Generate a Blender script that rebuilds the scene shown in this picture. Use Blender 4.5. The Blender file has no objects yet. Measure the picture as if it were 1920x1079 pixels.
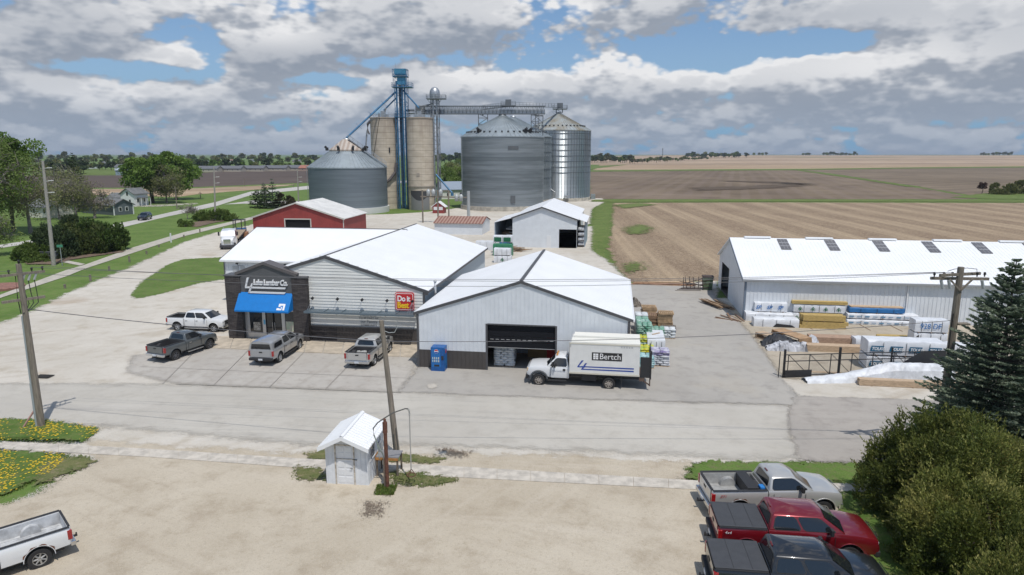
import bpy, math, random
import numpy as np
from mathutils import Vector, Matrix
R = math.radians
SC = bpy.context.scene
COL = SC.collection
rnd = random.Random(7)
# ------------------------------------------------------------------ camera
CAM_H = 15.0; FPX = 1280.0; PITCH = R(11.05)
cam = bpy.data.objects.new('camera', bpy.data.cameras.new('camera')); COL.objects.link(cam)
cam.location = (0, 0, CAM_H); cam.rotation_euler = (R(90) - PITCH, 0, 0)
cam.data.sensor_width = 36; cam.data.lens = 24.0; cam.data.clip_start = .3; cam.data.clip_end = 40000
SC.camera = cam
SC.view_settings.view_transform = 'Standard'; SC.view_settings.look = 'None'
SC.cycles.transparent_max_bounces = 32
SC.view_settings.exposure = 0.0; SC.view_settings.gamma = 1
# ------------------------------------------------------------------ sun and sky
SUN_EL = R(66); SUN_PHI = R(24)      # light travels towards +Y, leaning to -X
sun = bpy.data.objects.new('sun', bpy.data.lights.new('sun', 'SUN')); COL.objects.link(sun)
sun.data.energy = 3.3; sun.data.angle = R(.6); sun.data.color = (1, .955, .89)
ldir = Vector((-math.sin(SUN_PHI)*math.cos(SUN_EL), math.cos(SUN_PHI)*math.cos(SUN_EL), -math.sin(SUN_EL)))
sun.rotation_euler = ldir.to_track_quat('-Z', 'Y').to_euler(); sun.location = (20, -40, 80)
W = bpy.data.worlds.new('World'); SC.world = W; W.use_nodes = True
nt = W.node_tree; nt.nodes.clear()
def N(t, typ, **kw):
    n = t.nodes.new(typ)
    for k, v in kw.items(): setattr(n, k, v)
    return n
def M_(t, op, a, b=None, c=None, clamp=False):
    n = t.nodes.new('ShaderNodeMath'); n.operation = op; n.use_clamp = clamp
    for i, v in enumerate((a, b, c)):
        if v is None: continue
        if isinstance(v, (int, float)): n.inputs[i].default_value = v
        else: t.links.new(v, n.inputs[i])
    return n.outputs[0]
def MR(t, v, a, b, c=0., d=1., smooth=True):
    n = t.nodes.new('ShaderNodeMapRange'); n.interpolation_type = 'SMOOTHSTEP' if smooth else 'LINEAR'
    t.links.new(v, n.inputs[0])
    for i, x in zip((1, 2, 3, 4), (a, b, c, d)): n.inputs[i].default_value = x
    return n.outputs[0]
def MIX(t, f, a, b, blend='MIX'):
    n = t.nodes.new('ShaderNodeMix'); n.data_type = 'RGBA'; n.blend_type = blend
    for s, v in ((n.inputs[0], f), (n.inputs[6], a), (n.inputs[7], b)):
        if isinstance(v, (int, float)): s.default_value = v
        elif isinstance(v, tuple): s.default_value = (*v, 1) if len(v) == 3 else v
        else: t.links.new(v, s)
    return n.outputs[2]
def pxae(px, py):                       # picture direction of a cloud -> azimuth, elevation
    a = (px-960)/FPX; b = (539.5-py)/FPX
    d = Vector((a, math.cos(PITCH)+b*math.sin(PITCH), -math.sin(PITCH)+b*math.cos(PITCH))).normalized()
    return math.atan2(d.x, d.y), math.asin(d.z)
COV = [(130,55,210,75,.2),(330,105,42,36,.16),(440,60,110,50,.13),(560,100,150,50,.18),(700,50,60,50,.14),(930,60,230,60,.26),(1170,70,60,40,.12),
       (1540,25,170,34,.24),(1860,80,130,90,.2),(1250,160,130,45,.20),(1000,165,120,30,.16),(1560,165,160,45,.16),(640,190,90,40,.1),(850,165,70,32,.18),(60,180,120,60,.1),(300,200,200,60,.08),(1720,130,110,40,.14),
       (235,130,125,20,-.38),(335,75,46,24,-.32),(398,95,24,30,-.34),(770,113,100,12,-.2),(630,152,60,9,-.2),(1285,75,62,46,-.28),(1440,95,110,22,-.32),(1590,75,80,20,-.28),(1390,190,40,18,-.16)]
DRK = [(140,75,190,45,.6),(560,120,130,28,.6),(920,80,230,32,.75),(1500,35,180,26,.6),(1880,90,80,60,.4),(1230,190,100,20,.35),(1600,205,200,22,.3),
       (330,90,50,24,-.8),(510,65,70,18,-.7),(1030,28,70,18,-.6),(1240,118,120,20,-.9),(900,140,60,22,-.8),(1700,120,120,34,-.6),(1120,105,60,16,-.6),(420,30,90,20,-.4),(200,185,60,12,-.6),(600,175,50,16,-.5)]
def blobs(t, az, el, L):
    acc = None
    for (px, py, rx, ry, w) in L:
        a0, e0 = pxae(px, py)
        u = M_(t, 'MULTIPLY', M_(t, 'SUBTRACT', az, a0), FPX/rx/1.25)
        v = M_(t, 'MULTIPLY', M_(t, 'SUBTRACT', el, e0), FPX/ry/1.1)
        q = M_(t, 'ADD', M_(t, 'MULTIPLY', u, u), M_(t, 'MULTIPLY', v, v))
        g = M_(t, 'MULTIPLY', M_(t, 'POWER', 2.718, M_(t, 'MULTIPLY', q, -1.)), w)
        acc = g if acc is None else M_(t, 'ADD', acc, g)
    return acc
def cloud_group():
    g = bpy.data.node_groups.new('cloud_density', 'ShaderNodeTree')
    g.interface.new_socket('az', in_out='INPUT', socket_type='NodeSocketFloat')
    g.interface.new_socket('el', in_out='INPUT', socket_type='NodeSocketFloat')
    g.interface.new_socket('d', in_out='OUTPUT', socket_type='NodeSocketFloat')
    i = g.nodes.new('NodeGroupInput'); o = g.nodes.new('NodeGroupOutput')
    az, el = i.outputs[0], i.outputs[1]
    def nz(sx_, sy_, det, rough, off, dist=0.):
        c = g.nodes.new('ShaderNodeCombineXYZ'); g.links.new(M_(g, 'MULTIPLY_ADD', az, sx_, off[0]), c.inputs[0]); g.links.new(M_(g, 'MULTIPLY_ADD', el, sy_, off[1]), c.inputs[1])
        n = N(g, 'ShaderNodeTexNoise'); n.noise_dimensions = '2D'; n.inputs['Scale'].default_value = 1.
        n.inputs['Detail'].default_value = det; n.inputs['Roughness'].default_value = rough; n.inputs['Distortion'].default_value = dist
        g.links.new(c.outputs[0], n.inputs['Vector']); return n.outputs[0], c.outputs[0]
    a, _ = nz(6.2, 9.5, 7, .47, (3.1, 8.2), .05)
    b2, cb = nz(14., 27., 6, .50, (7.3, 1.4), .05)
    w = MR(g, el, .02, .10)
    a = M_(g, 'ADD', M_(g, 'MULTIPLY', a, w), M_(g, 'MULTIPLY', b2, M_(g, 'SUBTRACT', 1., w)))
    v = g.nodes.new('ShaderNodeTexVoronoi'); v.voronoi_dimensions = '2D'; v.feature = 'SMOOTH_F1'; v.inputs['Scale'].default_value = 1.7; v.inputs['Smoothness'].default_value = .6
    v.inputs['Detail'].default_value = 2.; v.inputs['Roughness'].default_value = .6
    g.links.new(cb, v.inputs['Vector'])
    d = M_(g, 'ADD', a, M_(g, 'MULTIPLY', M_(g, 'SUBTRACT', .42, v.outputs['Distance']), .19))
    g.links.new(d, o.inputs[0])
    return g
CG = cloud_group()
tc = N(nt, 'ShaderNodeTexCoord'); sx = N(nt, 'ShaderNodeSeparateXYZ'); nt.links.new(tc.outputs['Generated'], sx.inputs[0])
az = M_(nt, 'ARCTAN2', sx.outputs[0], sx.outputs[1]); el = M_(nt, 'ARCSINE', sx.outputs[2])
def cg(dy):
    n = nt.nodes.new('ShaderNodeGroup'); n.node_tree = CG
    nt.links.new(az, n.inputs[0]); nt.links.new(M_(nt, 'ADD', el, M_(nt, 'MULTIPLY', M_(nt, 'ADD', el, .07), dy)) if dy else el, n.inputs[1]); return n.outputs[0]
n0 = cg(0); n1 = cg(.14)
dee = M_(nt, 'MULTIPLY', M_(nt, 'ADD', el, .07), .14)
bias = M_(nt, 'ADD', M_(nt, 'MULTIPLY', blobs(nt, az, el, COV), 1.05), MR(nt, el, .0, .13, .24, .02))
bup = blobs(nt, az, M_(nt, 'ADD', el, dee), COV); bdn = blobs(nt, az, el, COV)
d0 = M_(nt, 'ADD', n0, bias)
mask = MR(nt, d0, .455, .575)
thick = MR(nt, d0, .50, .80)
lit = MR(nt, M_(nt, 'ADD', M_(nt, 'SUBTRACT', n0, n1), M_(nt, 'MULTIPLY', M_(nt, 'SUBTRACT', bdn, bup), .9)), -.13, .16)
dk = M_(nt, 'MINIMUM', blobs(nt, az, el, DRK), 1.)
body = M_(nt, 'SUBTRACT', 1., M_(nt, 'MULTIPLY', MR(nt, d0, .56, .72), .30))
sh = M_(nt, 'MULTIPLY', M_(nt, 'MULTIPLY', M_(nt, 'ADD', M_(nt, 'MULTIPLY', lit, .85), .15), body), M_(nt, 'SUBTRACT', 1., M_(nt, 'MULTIPLY', dk, .65)), clamp=True)
ccol = MIX(nt, sh, (.25, .295, .37), (.82, .825, .84))
hz = MR(nt, el, 0., .11, 1., 0.)
ccol = MIX(nt, M_(nt, 'MULTIPLY', hz, .74), ccol, (.275, .345, .455))
sky = N(nt, 'ShaderNodeTexSky'); sky.sky_type = 'NISHITA'; sky.sun_disc = False
sky.sun_elevation = SUN_EL; sky.sun_rotation = math.atan2(-ldir.x, -ldir.y)
sky.air_density = 1.0; sky.dust_density = .6; sky.ozone_density = 1.5
skyc = MIX(nt, 1., sky.outputs[0], (.088, .094, .108), 'MULTIPLY')
skyc = MIX(nt, M_(nt, 'MULTIPLY', MR(nt, el, 0., .14, 1., 0.3), .85), skyc, (.15, .345, .575))
fin = MIX(nt, mask, skyc, ccol)
bg = N(nt, 'ShaderNodeBackground'); bg.inputs[1].default_value = 1.0
nt.links.new(fin, bg.inputs[0]); wo = N(nt, 'ShaderNodeOutputWorld'); nt.links.new(bg.outputs[0], wo.inputs[0])
W.cycles.sampling_method = 'MANUAL'; W.cycles.sample_map_resolution = 256

# ------------------------------------------------------------------ geometry helpers
sP, cP = math.sin(PITCH), math.cos(PITCH)
def P(px, py, z=0.0):                   # a point of the place at height z, read off the photograph
    a = (px-960)/FPX; b = (py-539.5)/FPX
    t = (z-CAM_H)/-(sP+b*cP)
    return Vector((a*t, (cP-b*sP)*t, z))
def ZAT(px, py, y):
    a = (px-960)/FPX; b = (py-539.5)/FPX; t = y/(cP-b*sP)
    return Vector((a*t, y, CAM_H-(sP+b*cP)*t))
class MB:
    def __init__(s): s.v = []; s.f = []; s.mi = []; s.m = 0
    def add(s, vs, fs):
        o = len(s.v); s.v += [tuple(v) for v in vs]
        for f in fs: s.f.append([o+i for i in f]); s.mi.append(s.m)
        return s
    def box(s, x0, x1, y0, y1, z0, z1):
        return s.add([(x0,y0,z0),(x1,y0,z0),(x1,y1,z0),(x0,y1,z0),(x0,y0,z1),(x1,y0,z1),(x1,y1,z1),(x0,y1,z1)],
                     [(0,3,2,1),(4,5,6,7),(0,1,5,4),(1,2,6,5),(2,3,7,6),(3,0,4,7)])
    def cbox(s, c, d, rz=0, M=None):
        x, y, z = d[0]/2, d[1]/2, d[2]/2
        Mt = Matrix.Translation(c) @ (M if M is not None else Matrix.Rotation(rz, 4, 'Z'))
        vs = [Mt @ Vector(p) for p in [(-x,-y,-z),(x,-y,-z),(x,y,-z),(-x,y,-z),(-x,-y,z),(x,-y,z),(x,y,z),(-x,y,z)]]
        return s.add(vs, [(0,3,2,1),(4,5,6,7),(0,1,5,4),(1,2,6,5),(2,3,7,6),(3,0,4,7)])
    def prism(s, poly, a, b, axis='y'):    # polygon (p,q) extruded along axis from a to b
        n = len(poly)
        def mk(p, t): return {'y': (p[0], t, p[1]), 'x': (t, p[0], p[1]), 'z': (p[0], p[1], t)}[axis]
        vs = [mk(p, a) for p in poly]+[mk(p, b) for p in poly]
        return s.add(vs, [list(range(n))[::-1], list(range(n, 2*n))]+[(i, (i+1) % n, n+(i+1) % n, n+i) for i in range(n)])
    def bar(s, p, q, w, h=None):           # rectangular bar
        p, q = Vector(p), Vector(q); h = h or w; d = q-p
        if d.length < 1e-6: return s
        M = d.to_track_quat('X', 'Z').to_matrix().to_4x4()
        return s.cbox((p+q)/2, (d.length, w, h), M=M)
    def cyl(s, p, q, r, r2=None, n=10, cap=True):
        p, q = Vector(p), Vector(q); r2 = r if r2 is None else r2; d = q-p
        M = d.to_track_quat('Z', 'Y').to_matrix()
        vs = []
        for c, rr in ((p, r), (q, r2)):
            for i in range(n):
                a = 2*math.pi*i/n; vs.append(c + M @ Vector((rr*math.cos(a), rr*math.sin(a), 0)))
        fs = [(i, (i+1) % n, n+(i+1) % n, n+i) for i in range(n)]
        if cap: fs += [list(range(n))[::-1], list(range(n, 2*n))]
        return s.add(vs, fs)
    def tube(s, pts, r, n=6, r2=None):
        pts = [Vector(p) for p in pts]; m = len(pts); vs = []
        for k, p in enumerate(pts):
            d = (pts[min(k+1, m-1)]-pts[max(k-1, 0)])
            M = d.to_track_quat('Z', 'Y').to_matrix(); rr = r if r2 is None else r+(r2-r)*k/(m-1)
            for i in range(n):
                a = 2*math.pi*i/n; vs.append(p + M @ Vector((rr*math.cos(a), rr*math.sin(a), 0)))
        fs = [(k*n+i, k*n+(i+1) % n, (k+1)*n+(i+1) % n, (k+1)*n+i) for k in range(m-1) for i in range(n)]
        return s.add(vs, fs+[list(range(n))[::-1], list(range((m-1)*n, m*n))])
    def lathe(s, prof, n=48, c=(0, 0, 0), a0=0, a1=2*math.pi):
        full = abs(a1-a0-2*math.pi) < 1e-6; k = n if full else n+1; m = len(prof)
        vs = [(c[0]+r*math.cos(a0+(a1-a0)*i/n), c[1]+r*math.sin(a0+(a1-a0)*i/n), c[2]+z) for (r, z) in prof for i in range(k)]
        fs = [(j*k+i, j*k+(i+1) % k, (j+1)*k+(i+1) % k, (j+1)*k+i) for j in range(m-1) for i in range(n)]
        return s.add(vs, fs)
    def build(s, name, mat=None, parent=None, smooth=False, bevel=0, loc=None, rz=None, auto=None):
        me = bpy.data.meshes.new(name); me.from_pydata(s.v, [], s.f)
        for m in (mat if isinstance(mat, (list, tuple)) else [mat]):
            if m: me.materials.append(m)
        if any(s.mi): me.polygons.foreach_set('material_index', s.mi)
        if smooth: me.polygons.foreach_set('use_smooth', [True]*len(me.polygons))
        me.update()
        if auto: me.set_sharp_from_angle(angle=R(auto))
        o = bpy.data.objects.new(name, me); COL.objects.link(o)
        if parent: o.parent = parent
        if loc is not None: o.location = loc
        if rz is not None: o.rotation_euler.z = rz
        if bevel:
            b = o.modifiers.new('b', 'BEVEL'); b.width = bevel; b.segments = 2; b.limit_method = 'ANGLE'; b.angle_limit = R(35)
        return o
def tag(o, label=None, cat=None, group=None, kind=None):
    if label: o['label'] = label
    if cat: o['category'] = cat
    if group: o['group'] = group
    if kind: o['kind'] = kind
    return o
def thing(name, label, cat, loc=(0, 0, 0), rz=0, group=None):
    o = bpy.data.objects.new(name, None); COL.objects.link(o); o.empty_display_size = .3
    o.location = loc; o.rotation_euler.z = rz
    return tag(o, label, cat, group)
def kids(o): return [c for c in bpy.data.objects if c.parent == o]
def copy_tree(o, parent=None):
    c = o.copy(); COL.objects.link(c); c.parent = parent
    for ch in kids(o): copy_tree(ch, c)
    return c
def text_mesh(body, size, name, mat, parent, loc, rot, extrude=.01, shear=0, bold=0, align='LEFT', sx=1.0, spacing=1.0):
    cu = bpy.data.curves.new('t', 'FONT'); cu.body = body; cu.size = size; cu.extrude = extrude; cu.shear = shear; cu.offset = bold
    cu.align_x = align; cu.space_character = spacing; cu.resolution_u = 3; cu.align_y = 'BOTTOM_BASELINE'
    t = bpy.data.objects.new('t', cu); COL.objects.link(t)
    me = bpy.data.meshes.new_from_object(t.evaluated_get(bpy.context.evaluated_depsgraph_get()))
    bpy.data.objects.remove(t); bpy.data.curves.remove(cu)
    me.name = name
    while me.materials: me.materials.pop()
    me.materials.clear(); me.materials.append(mat)
    for p in me.polygons: p.material_index = 0
    o = bpy.data.objects.new(name, me); COL.objects.link(o); o.parent = parent; o.location = loc; o.rotation_euler = rot; o.scale = (sx, 1, 1)
    return o
# ------------------------------------------------------------------ materials
def srgb(r, g, b):
    f = lambda c: (c/255/12.92) if c/255 < .04045 else ((c/255+.055)/1.055)**2.4
    return (f(r), f(g), f(b))
_mc = {}
def mat(name, col, rough=.6, metal=0., var=.0, vscale=4., bump=0., bscale=30., stretch=(1, 1, 1), coat=0., col2=None, spec=.5, world=True, detail=5, rot=0., dirt=None):
    if name in _mc: return _mc[name]
    m = bpy.data.materials.new(name); m.use_nodes = True; t = m.node_tree; b = t.nodes['Principled BSDF']
    b.inputs['Roughness'].default_value = rough; b.inputs['Metallic'].default_value = metal
    b.inputs['Coat Weight'].default_value = coat; b.inputs['Coat Roughness'].default_value = .06; b.inputs['Specular IOR Level'].default_value = spec
    b.inputs['Base Color'].default_value = (*col, 1)
    if var or bump or dirt:
        if world: g = N(t, 'ShaderNodeNewGeometry').outputs['Position']
        else: g = N(t, 'ShaderNodeTexCoord').outputs['Object']
        mp = N(t, 'ShaderNodeMapping'); mp.inputs[3].default_value = stretch; mp.inputs[2].default_value = (0, 0, rot); t.links.new(g, mp.inputs[0])
    if var:
        n = N(t, 'ShaderNodeTexNoise'); n.inputs['Scale'].default_value = vscale; n.inputs['Detail'].default_value = detail; n.inputs['Roughness'].default_value = .62
        t.links.new(mp.outputs[0], n.inputs['Vector'])
        c2 = col2 or tuple(x*(1-var) for x in col); c1 = col if col2 else tuple(min(1, x*(1+var*.6)) for x in col)
        f = MR(t, n.outputs[0], .32, .68)
        t.links.new(MIX(t, f, c2, c1), b.inputs['Base Color'])
    if bump:
        n = N(t, 'ShaderNodeTexNoise'); n.inputs['Scale'].default_value = bscale; n.inputs['Detail'].default_value = 4
        t.links.new(mp.outputs[0], n.inputs['Vector'])
        bp = N(t, 'ShaderNodeBump'); bp.inputs['Strength'].default_value = bump; bp.inputs['Distance'].default_value = .02
        t.links.new(n.outputs[0], bp.inputs['Height']); t.links.new(bp.outputs[0], b.inputs['Normal'])
    _mc[name] = m; return m
def ground_mat(name, cols, scales, bump=.5, bscale=14., rough=.95, soft=.5, amp=1.0, ascale=1.2, streak=None, alpha=True, patches=None, rows=None, speck=None):
    """cols = 3 tones mixed by noises of the given scales; 'edge' attribute fades the ragged border"""
    m = bpy.data.materials.new(name); m.use_nodes = True; t = m.node_tree; b = t.nodes['Principled BSDF']
    b.inputs['Roughness'].default_value = rough; b.inputs['Specular IOR Level'].default_value = .25
    pos = N(t, 'ShaderNodeNewGeometry').outputs['Position']
    def nz(sc, det=6, off=0., st=(1, 1, 1), rot=0., rg=.6):
        mp = N(t, 'ShaderNodeMapping', vector_type='TEXTURE'); mp.inputs[1].default_value = (off*9, off*7, 0); mp.inputs[3].default_value = tuple(1/q for q in st); mp.inputs[2].default_value = (0, 0, rot)
        t.links.new(pos, mp.inputs[0])
        n = N(t, 'ShaderNodeTexNoise'); n.inputs['Scale'].default_value = sc; n.inputs['Detail'].default_value = det; n.inputs['Roughness'].default_value = rg
        t.links.new(mp.outputs[0], n.inputs['Vector']); return n.outputs[0]
    c = MIX(t, MR(t, nz(scales[0], 5, 3.), .35, .65), cols[0], cols[1])
    c = MIX(t, MR(t, nz(scales[1], 7, 11., rg=.7), .45, .72), c, cols[2])
    if streak:                           # (angle, colour, strength, across scale)
        for (ang, sc_, colr, st, off) in streak:
            s = MR(t, nz(sc_, 4, off, (.06, 1, 1), ang), .5, .72)
            w = MR(t, nz(.09, 2, off+5), .4, .62)
            c = MIX(t, M_(t, 'MULTIPLY', M_(t, 'MULTIPLY', s, w), st), c, colr)
    if rows:                             # (angle, period m, colour, strength)
        for (ang, per, colr, st) in rows:
            mp = N(t, 'ShaderNodeMapping', vector_type='TEXTURE'); mp.inputs[2].default_value = (0, 0, ang); t.links.new(pos, mp.inputs[0])
            wv = N(t, 'ShaderNodeTexWave'); wv.wave_type = 'BANDS'; wv.bands_direction = 'Y'; wv.inputs['Scale'].default_value = .3142/per*1.0
            wv.inputs['Distortion'].default_value = 1.2 if per > 3 else .5; wv.inputs['Detail'].default_value = 2; wv.inputs['Detail Scale'].default_value = .6
            t.links.new(mp.outputs[0], wv.inputs[0])
            f = M_(t, 'MULTIPLY', MR(t, wv.outputs[1], .35, .8), st)
            f = M_(t, 'MULTIPLY', f, MR(t, nz(.035 if per > 3 else .3, 4, 2.), .3, .6, .35, 1.))
            c = MIX(t, f, c, colr)
    if patches:
        for (sc_, lo, hi, colr, st, off) in patches:
            c = MIX(t, M_(t, 'MULTIPLY', MR(t, nz(sc_, 6, off), lo, hi), st), c, colr)
    if speck:
        for (sc_, lo, hi, colr, st) in speck:
            c = MIX(t, M_(t, 'MULTIPLY', MR(t, nz(sc_, 3, 1., rg=.8), lo, hi), st), c, colr)
    t.links.new(c, b.inputs['Base Color'])
    if bump:
        bp = N(t, 'ShaderNodeBump'); bp.inputs['Strength'].default_value = bump; bp.inputs['Distance'].default_value = .05
        t.links.new(nz(bscale, 5), bp.inputs['Height']); t.links.new(bp.outputs[0], b.inputs['Normal'])
    if alpha:
        at = N(t, 'ShaderNodeAttribute'); at.attribute_name = 'edge'
        e = M_(t, 'ADD', at.outputs['Fac'], M_(t, 'MULTIPLY', M_(t, 'SUBTRACT', nz(ascale, 6, 7., rg=.7), .5), amp*2))
        e = M_(t, 'ADD', e, M_(t, 'MULTIPLY', M_(t, 'SUBTRACT', nz(14., 3, 4., rg=.8), .5), soft*2.6)); t.links.new(MR(t, e, -.012, .012), b.inputs['Alpha'])
    return m
def sd_poly(pts, X, Y):
    d = np.full(X.shape, 1e9); ins = np.zeros(X.shape, bool); n = len(pts)
    for i in range(n):
        x0, y0 = pts[i][:2]; x1, y1 = pts[(i+1) % n][:2]; ex, ey = x1-x0, y1-y0
        t = np.clip(((X-x0)*ex+(Y-y0)*ey)/max(1e-9, ex*ex+ey*ey), 0, 1)
        d = np.minimum(d, np.hypot(X-x0-t*ex, Y-y0-t*ey))
        c = ((y0 > Y) != (y1 > Y)); ins ^= c & (X < (x1-x0)*(Y-y0)/((y1-y0) if y1 != y0 else 1e-9)+x0)
    return np.where(ins, d, -d)
def np_mesh(name, V, F, mat_=None, parent=None, smooth=False):
    me = bpy.data.meshes.new(name); k = F.shape[1]
    me.vertices.add(len(V)); me.vertices.foreach_set('co', np.ascontiguousarray(V, np.float32).ravel())
    me.loops.add(F.size); me.loops.foreach_set('vertex_index', np.ascontiguousarray(F, np.int32).ravel())
    me.polygons.add(len(F)); me.polygons.foreach_set('loop_start', np.arange(0, F.size, k, dtype=np.int32))
    if smooth: me.polygons.foreach_set('use_smooth', np.ones(len(F), bool))
    me.update(calc_edges=True); me.validate()
    if mat_: me.materials.append(mat_)
    o = bpy.data.objects.new(name, me); COL.objects.link(o); o.parent = parent
    return o
LV = [0]
def sheet(name, pts, m, z, sp=.6, margin=1.5, label=None, kind='structure'):
    pts = [tuple(p)[:2] for p in pts]
    xs = [p[0] for p in pts]; ys = [p[1] for p in pts]
    gx = np.arange(min(xs)-margin, max(xs)+margin+sp, sp); gy = np.arange(min(ys)-margin, max(ys)+margin+sp, sp)
    X, Y = np.meshgrid(gx, gy); D = sd_poly(pts, X, Y)
    nx = len(gx); idx = np.arange(X.size).reshape(X.shape)
    mx = np.maximum(np.maximum(D[:-1, :-1], D[1:, :-1]), np.maximum(D[:-1, 1:], D[1:, 1:])) > -margin
    F = np.stack([idx[:-1, :-1][mx], idx[:-1, 1:][mx], idx[1:, 1:][mx], idx[1:, :-1][mx]], 1)
    used = np.unique(F); rem = -np.ones(X.size, int); rem[used] = np.arange(len(used)); F = rem[F]
    V = np.stack([X.ravel()[used], Y.ravel()[used], np.full(len(used), z)], 1)
    o = np_mesh(name, V, F, m); a = o.data.attributes.new('edge', 'FLOAT', 'POINT'); a.data.foreach_set('value', D.ravel()[used].astype(np.float32))
    return tag(o, label, kind=kind)
def flat(name, pts, m, z, kind='structure', thick=0):
    b = MB()
    if thick: b.prism([tuple(p)[:2] for p in pts], z-thick, z, 'z')
    else: b.add([(p[0], p[1], z) for p in pts], [list(range(len(pts)))])
    o = b.build(name, m)
    return tag(o, kind=kind)
def PP(L, z=0): return [P(x, y, z) for x, y in L]
# ------------------------------------------------------------------ ground, fields, roads
GRASS1, GRASS2, GRASS3 = (.085, .15, .028), (.12, .19, .042), (.16, .18, .07)
g_grass = ground_mat('grass_ground', [GRASS1, GRASS2, GRASS3], [.25, 1.5], alpha=False, bump=.8, bscale=6, patches=[(.03, .55, .7, (.05, .085, .02), .6, 4.)])
g_verge = ground_mat('verge_grass', [GRASS1, GRASS2, (.16, .15, .075)], [.4, 3.], bump=1., bscale=9, amp=.9, soft=.3, ascale=2.2, speck=[(14., .5, .75, (.035, .06, .012), .6)])
g_wild = ground_mat('rough_grass', [(.085, .135, .028), (.12, .175, .04), (.18, .175, .075)], [.3, 1.4], bump=1., bscale=5, amp=2.5, soft=1., ascale=.35)
g_stub = ground_mat('corn_stubble', [(.205, .142, .088), (.285, .21, .132), (.14, .095, .06)], [.08, 1.3], bump=.9, bscale=3, amp=2., soft=1., ascale=.5,
    rows=[(R(88), 10.5, (.43, .33, .215), .75), (R(86), 3.6, (.12, .08, .05), .28), (R(87), 1.4, (.11, .07, .045), .25)], speck=[(1.1, .45, .7, (.42, .33, .23), .6), (2.6, .46, .66, (.11, .07, .045), .65), (5., .45, .62, (.46, .37, .27), .5)],
    patches=[(.05, .62, .72, (.10, .12, .04), .35, 9.)])
g_plow = ground_mat('ploughed_field', [(.15, .112, .074), (.205, .157, .108), (.112, .083, .057)], [.012, .05], bump=.6, bscale=.6, amp=4, soft=2, ascale=.1,
    rows=[(R(72), 7., (.22, .17, .14), .35), (R(72), 31., (.11, .08, .066), .22)], patches=[(.006, .5, .66, (.24, .185, .14), .45, 3.)])
g_dark = ground_mat('dark_ploughed_field', [(.082, .062, .052), (.105, .08, .066), (.062, .047, .04)], [.01, .05], bump=.5, bscale=.5, amp=4, soft=2, ascale=.1, rows=[(R(12), 12., (.13, .10, .085), .3)])
g_plow2 = ground_mat('grey_stubble_field', [(.17, .132, .09), (.22, .172, .12), (.13, .10, .07)], [.01, .04], bump=.4, bscale=.5, amp=5, soft=3, ascale=.08, rows=[(R(30), 14., (.11, .085, .065), .45)])
g_tan = ground_mat('tan_stubble_field', [(.33, .235, .145), (.39, .29, .19), (.23, .16, .10)], [.008, .03], bump=.3, bscale=.3, amp=5, soft=3, ascale=.06, rows=[(R(5), 30., (.47, .37, .27), .5), (R(5), 90., (.25, .18, .125), .4)])
g_gravel = ground_mat('sandy_gravel', [(.455, .395, .305), (.53, .47, .375), (.375, .315, .235)], [.10, .55], bump=.7, bscale=22, amp=1.3, soft=.7, ascale=.8,
    streak=[(R(-6), .9, (.57, .51, .42), .5, 1.), (R(-30), 1.3, (.34, .28, .21), .4, 6.), (R(20), 1.6, (.36, .30, .22), .35, 12.), (R(55), 1.2, (.56, .50, .41), .4, 17.)], speck=[(9., .5, .72, (.31, .26, .19), .5), (22., .48, .7, (.60, .54, .45), .4), (34., .5, .7, (.29, .24, .18), .3), (3., .6, .75, (.34, .28, .20), .45)],
    patches=[(.16, .60, .72, (.275, .205, .15), .4, 20.)])
g_gravelw = ground_mat('pale_limestone_gravel', [(.50, .465, .405), (.57, .535, .475), (.43, .385, .315)], [.08, .5], bump=.5, bscale=16, amp=1.4, soft=1., ascale=.6,
    streak=[(R(93), .7, (.60, .565, .51), .6, 2.), (R(30), .8, (.36, .30, .23), .6, 7.), (R(-6), .9, (.62, .59, .53), .5, 15.)], speck=[(8., .5, .75, (.36, .31, .25), .4)], patches=[(.11, .58, .70, (.36, .28, .20), .5, 31.)])
g_street = ground_mat('street_surface', [(.435, .41, .365), (.48, .455, .405), (.395, .37, .325)], [.12, .6], bump=.35, bscale=20, amp=1., soft=1.3, ascale=.9,
    streak=[(R(-6), 1.1, (.30, .285, .265), .5, 3.), (R(-6), .6, (.50, .475, .435), .6, 9.), (R(-6), 5., (.29, .28, .26), .35, 14.)], speck=[(10., .55, .75, (.29, .27, .25), .35), (4., .6, .75, (.5, .46, .41), .3)])
g_asph = ground_mat('worn_grey_asphalt', [(.355, .335, .305), (.40, .378, .343), (.31, .293, .267)], [.12, .8], bump=.4, bscale=22, amp=.6, soft=.6, ascale=1.2,
    streak=[(R(100), 1., (.36, .35, .33), .5, 3.), (R(135), 1., (.38, .365, .34), .5, 12.)], speck=[(12., .5, .75, (.21, .205, .2), .4), (3., .6, .75, (.42, .39, .345), .4)], patches=[(.2, .58, .7, (.40, .365, .31), .5, 8.)])
g_right = ground_mat('worn_side_street', [(.34, .315, .285), (.385, .355, .32), (.29, .265, .24)], [.15, .8], bump=.4, bscale=22, amp=.5, soft=.5, ascale=1.4,
    streak=[(R(-6), 1.5, (.28, .26, .235), .5, 3.)], speck=[(12., .5, .75, (.22, .2, .18), .4)])
g_conc = ground_mat('parking_concrete', [(.395, .37, .335), (.44, .415, .375), (.34, .31, .275)], [.25, 1.2], bump=.2, bscale=20, alpha=True, amp=.6, soft=1.2, ascale=1.,
    streak=[(R(80), 1.2, (.31, .285, .25), .5, 5.), (R(-6), 2.5, (.50, .475, .43), .35, 3.)], speck=[(6., .6, .75, (.25, .22, .19), .35)], patches=[(.35, .62, .74, (.28, .255, .225), .5, 2.)])
g_walk = mat('pale_walk_concrete', (.50, .46, .40), .9, var=.22, vscale=2.2, bump=.2, detail=8)
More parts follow.
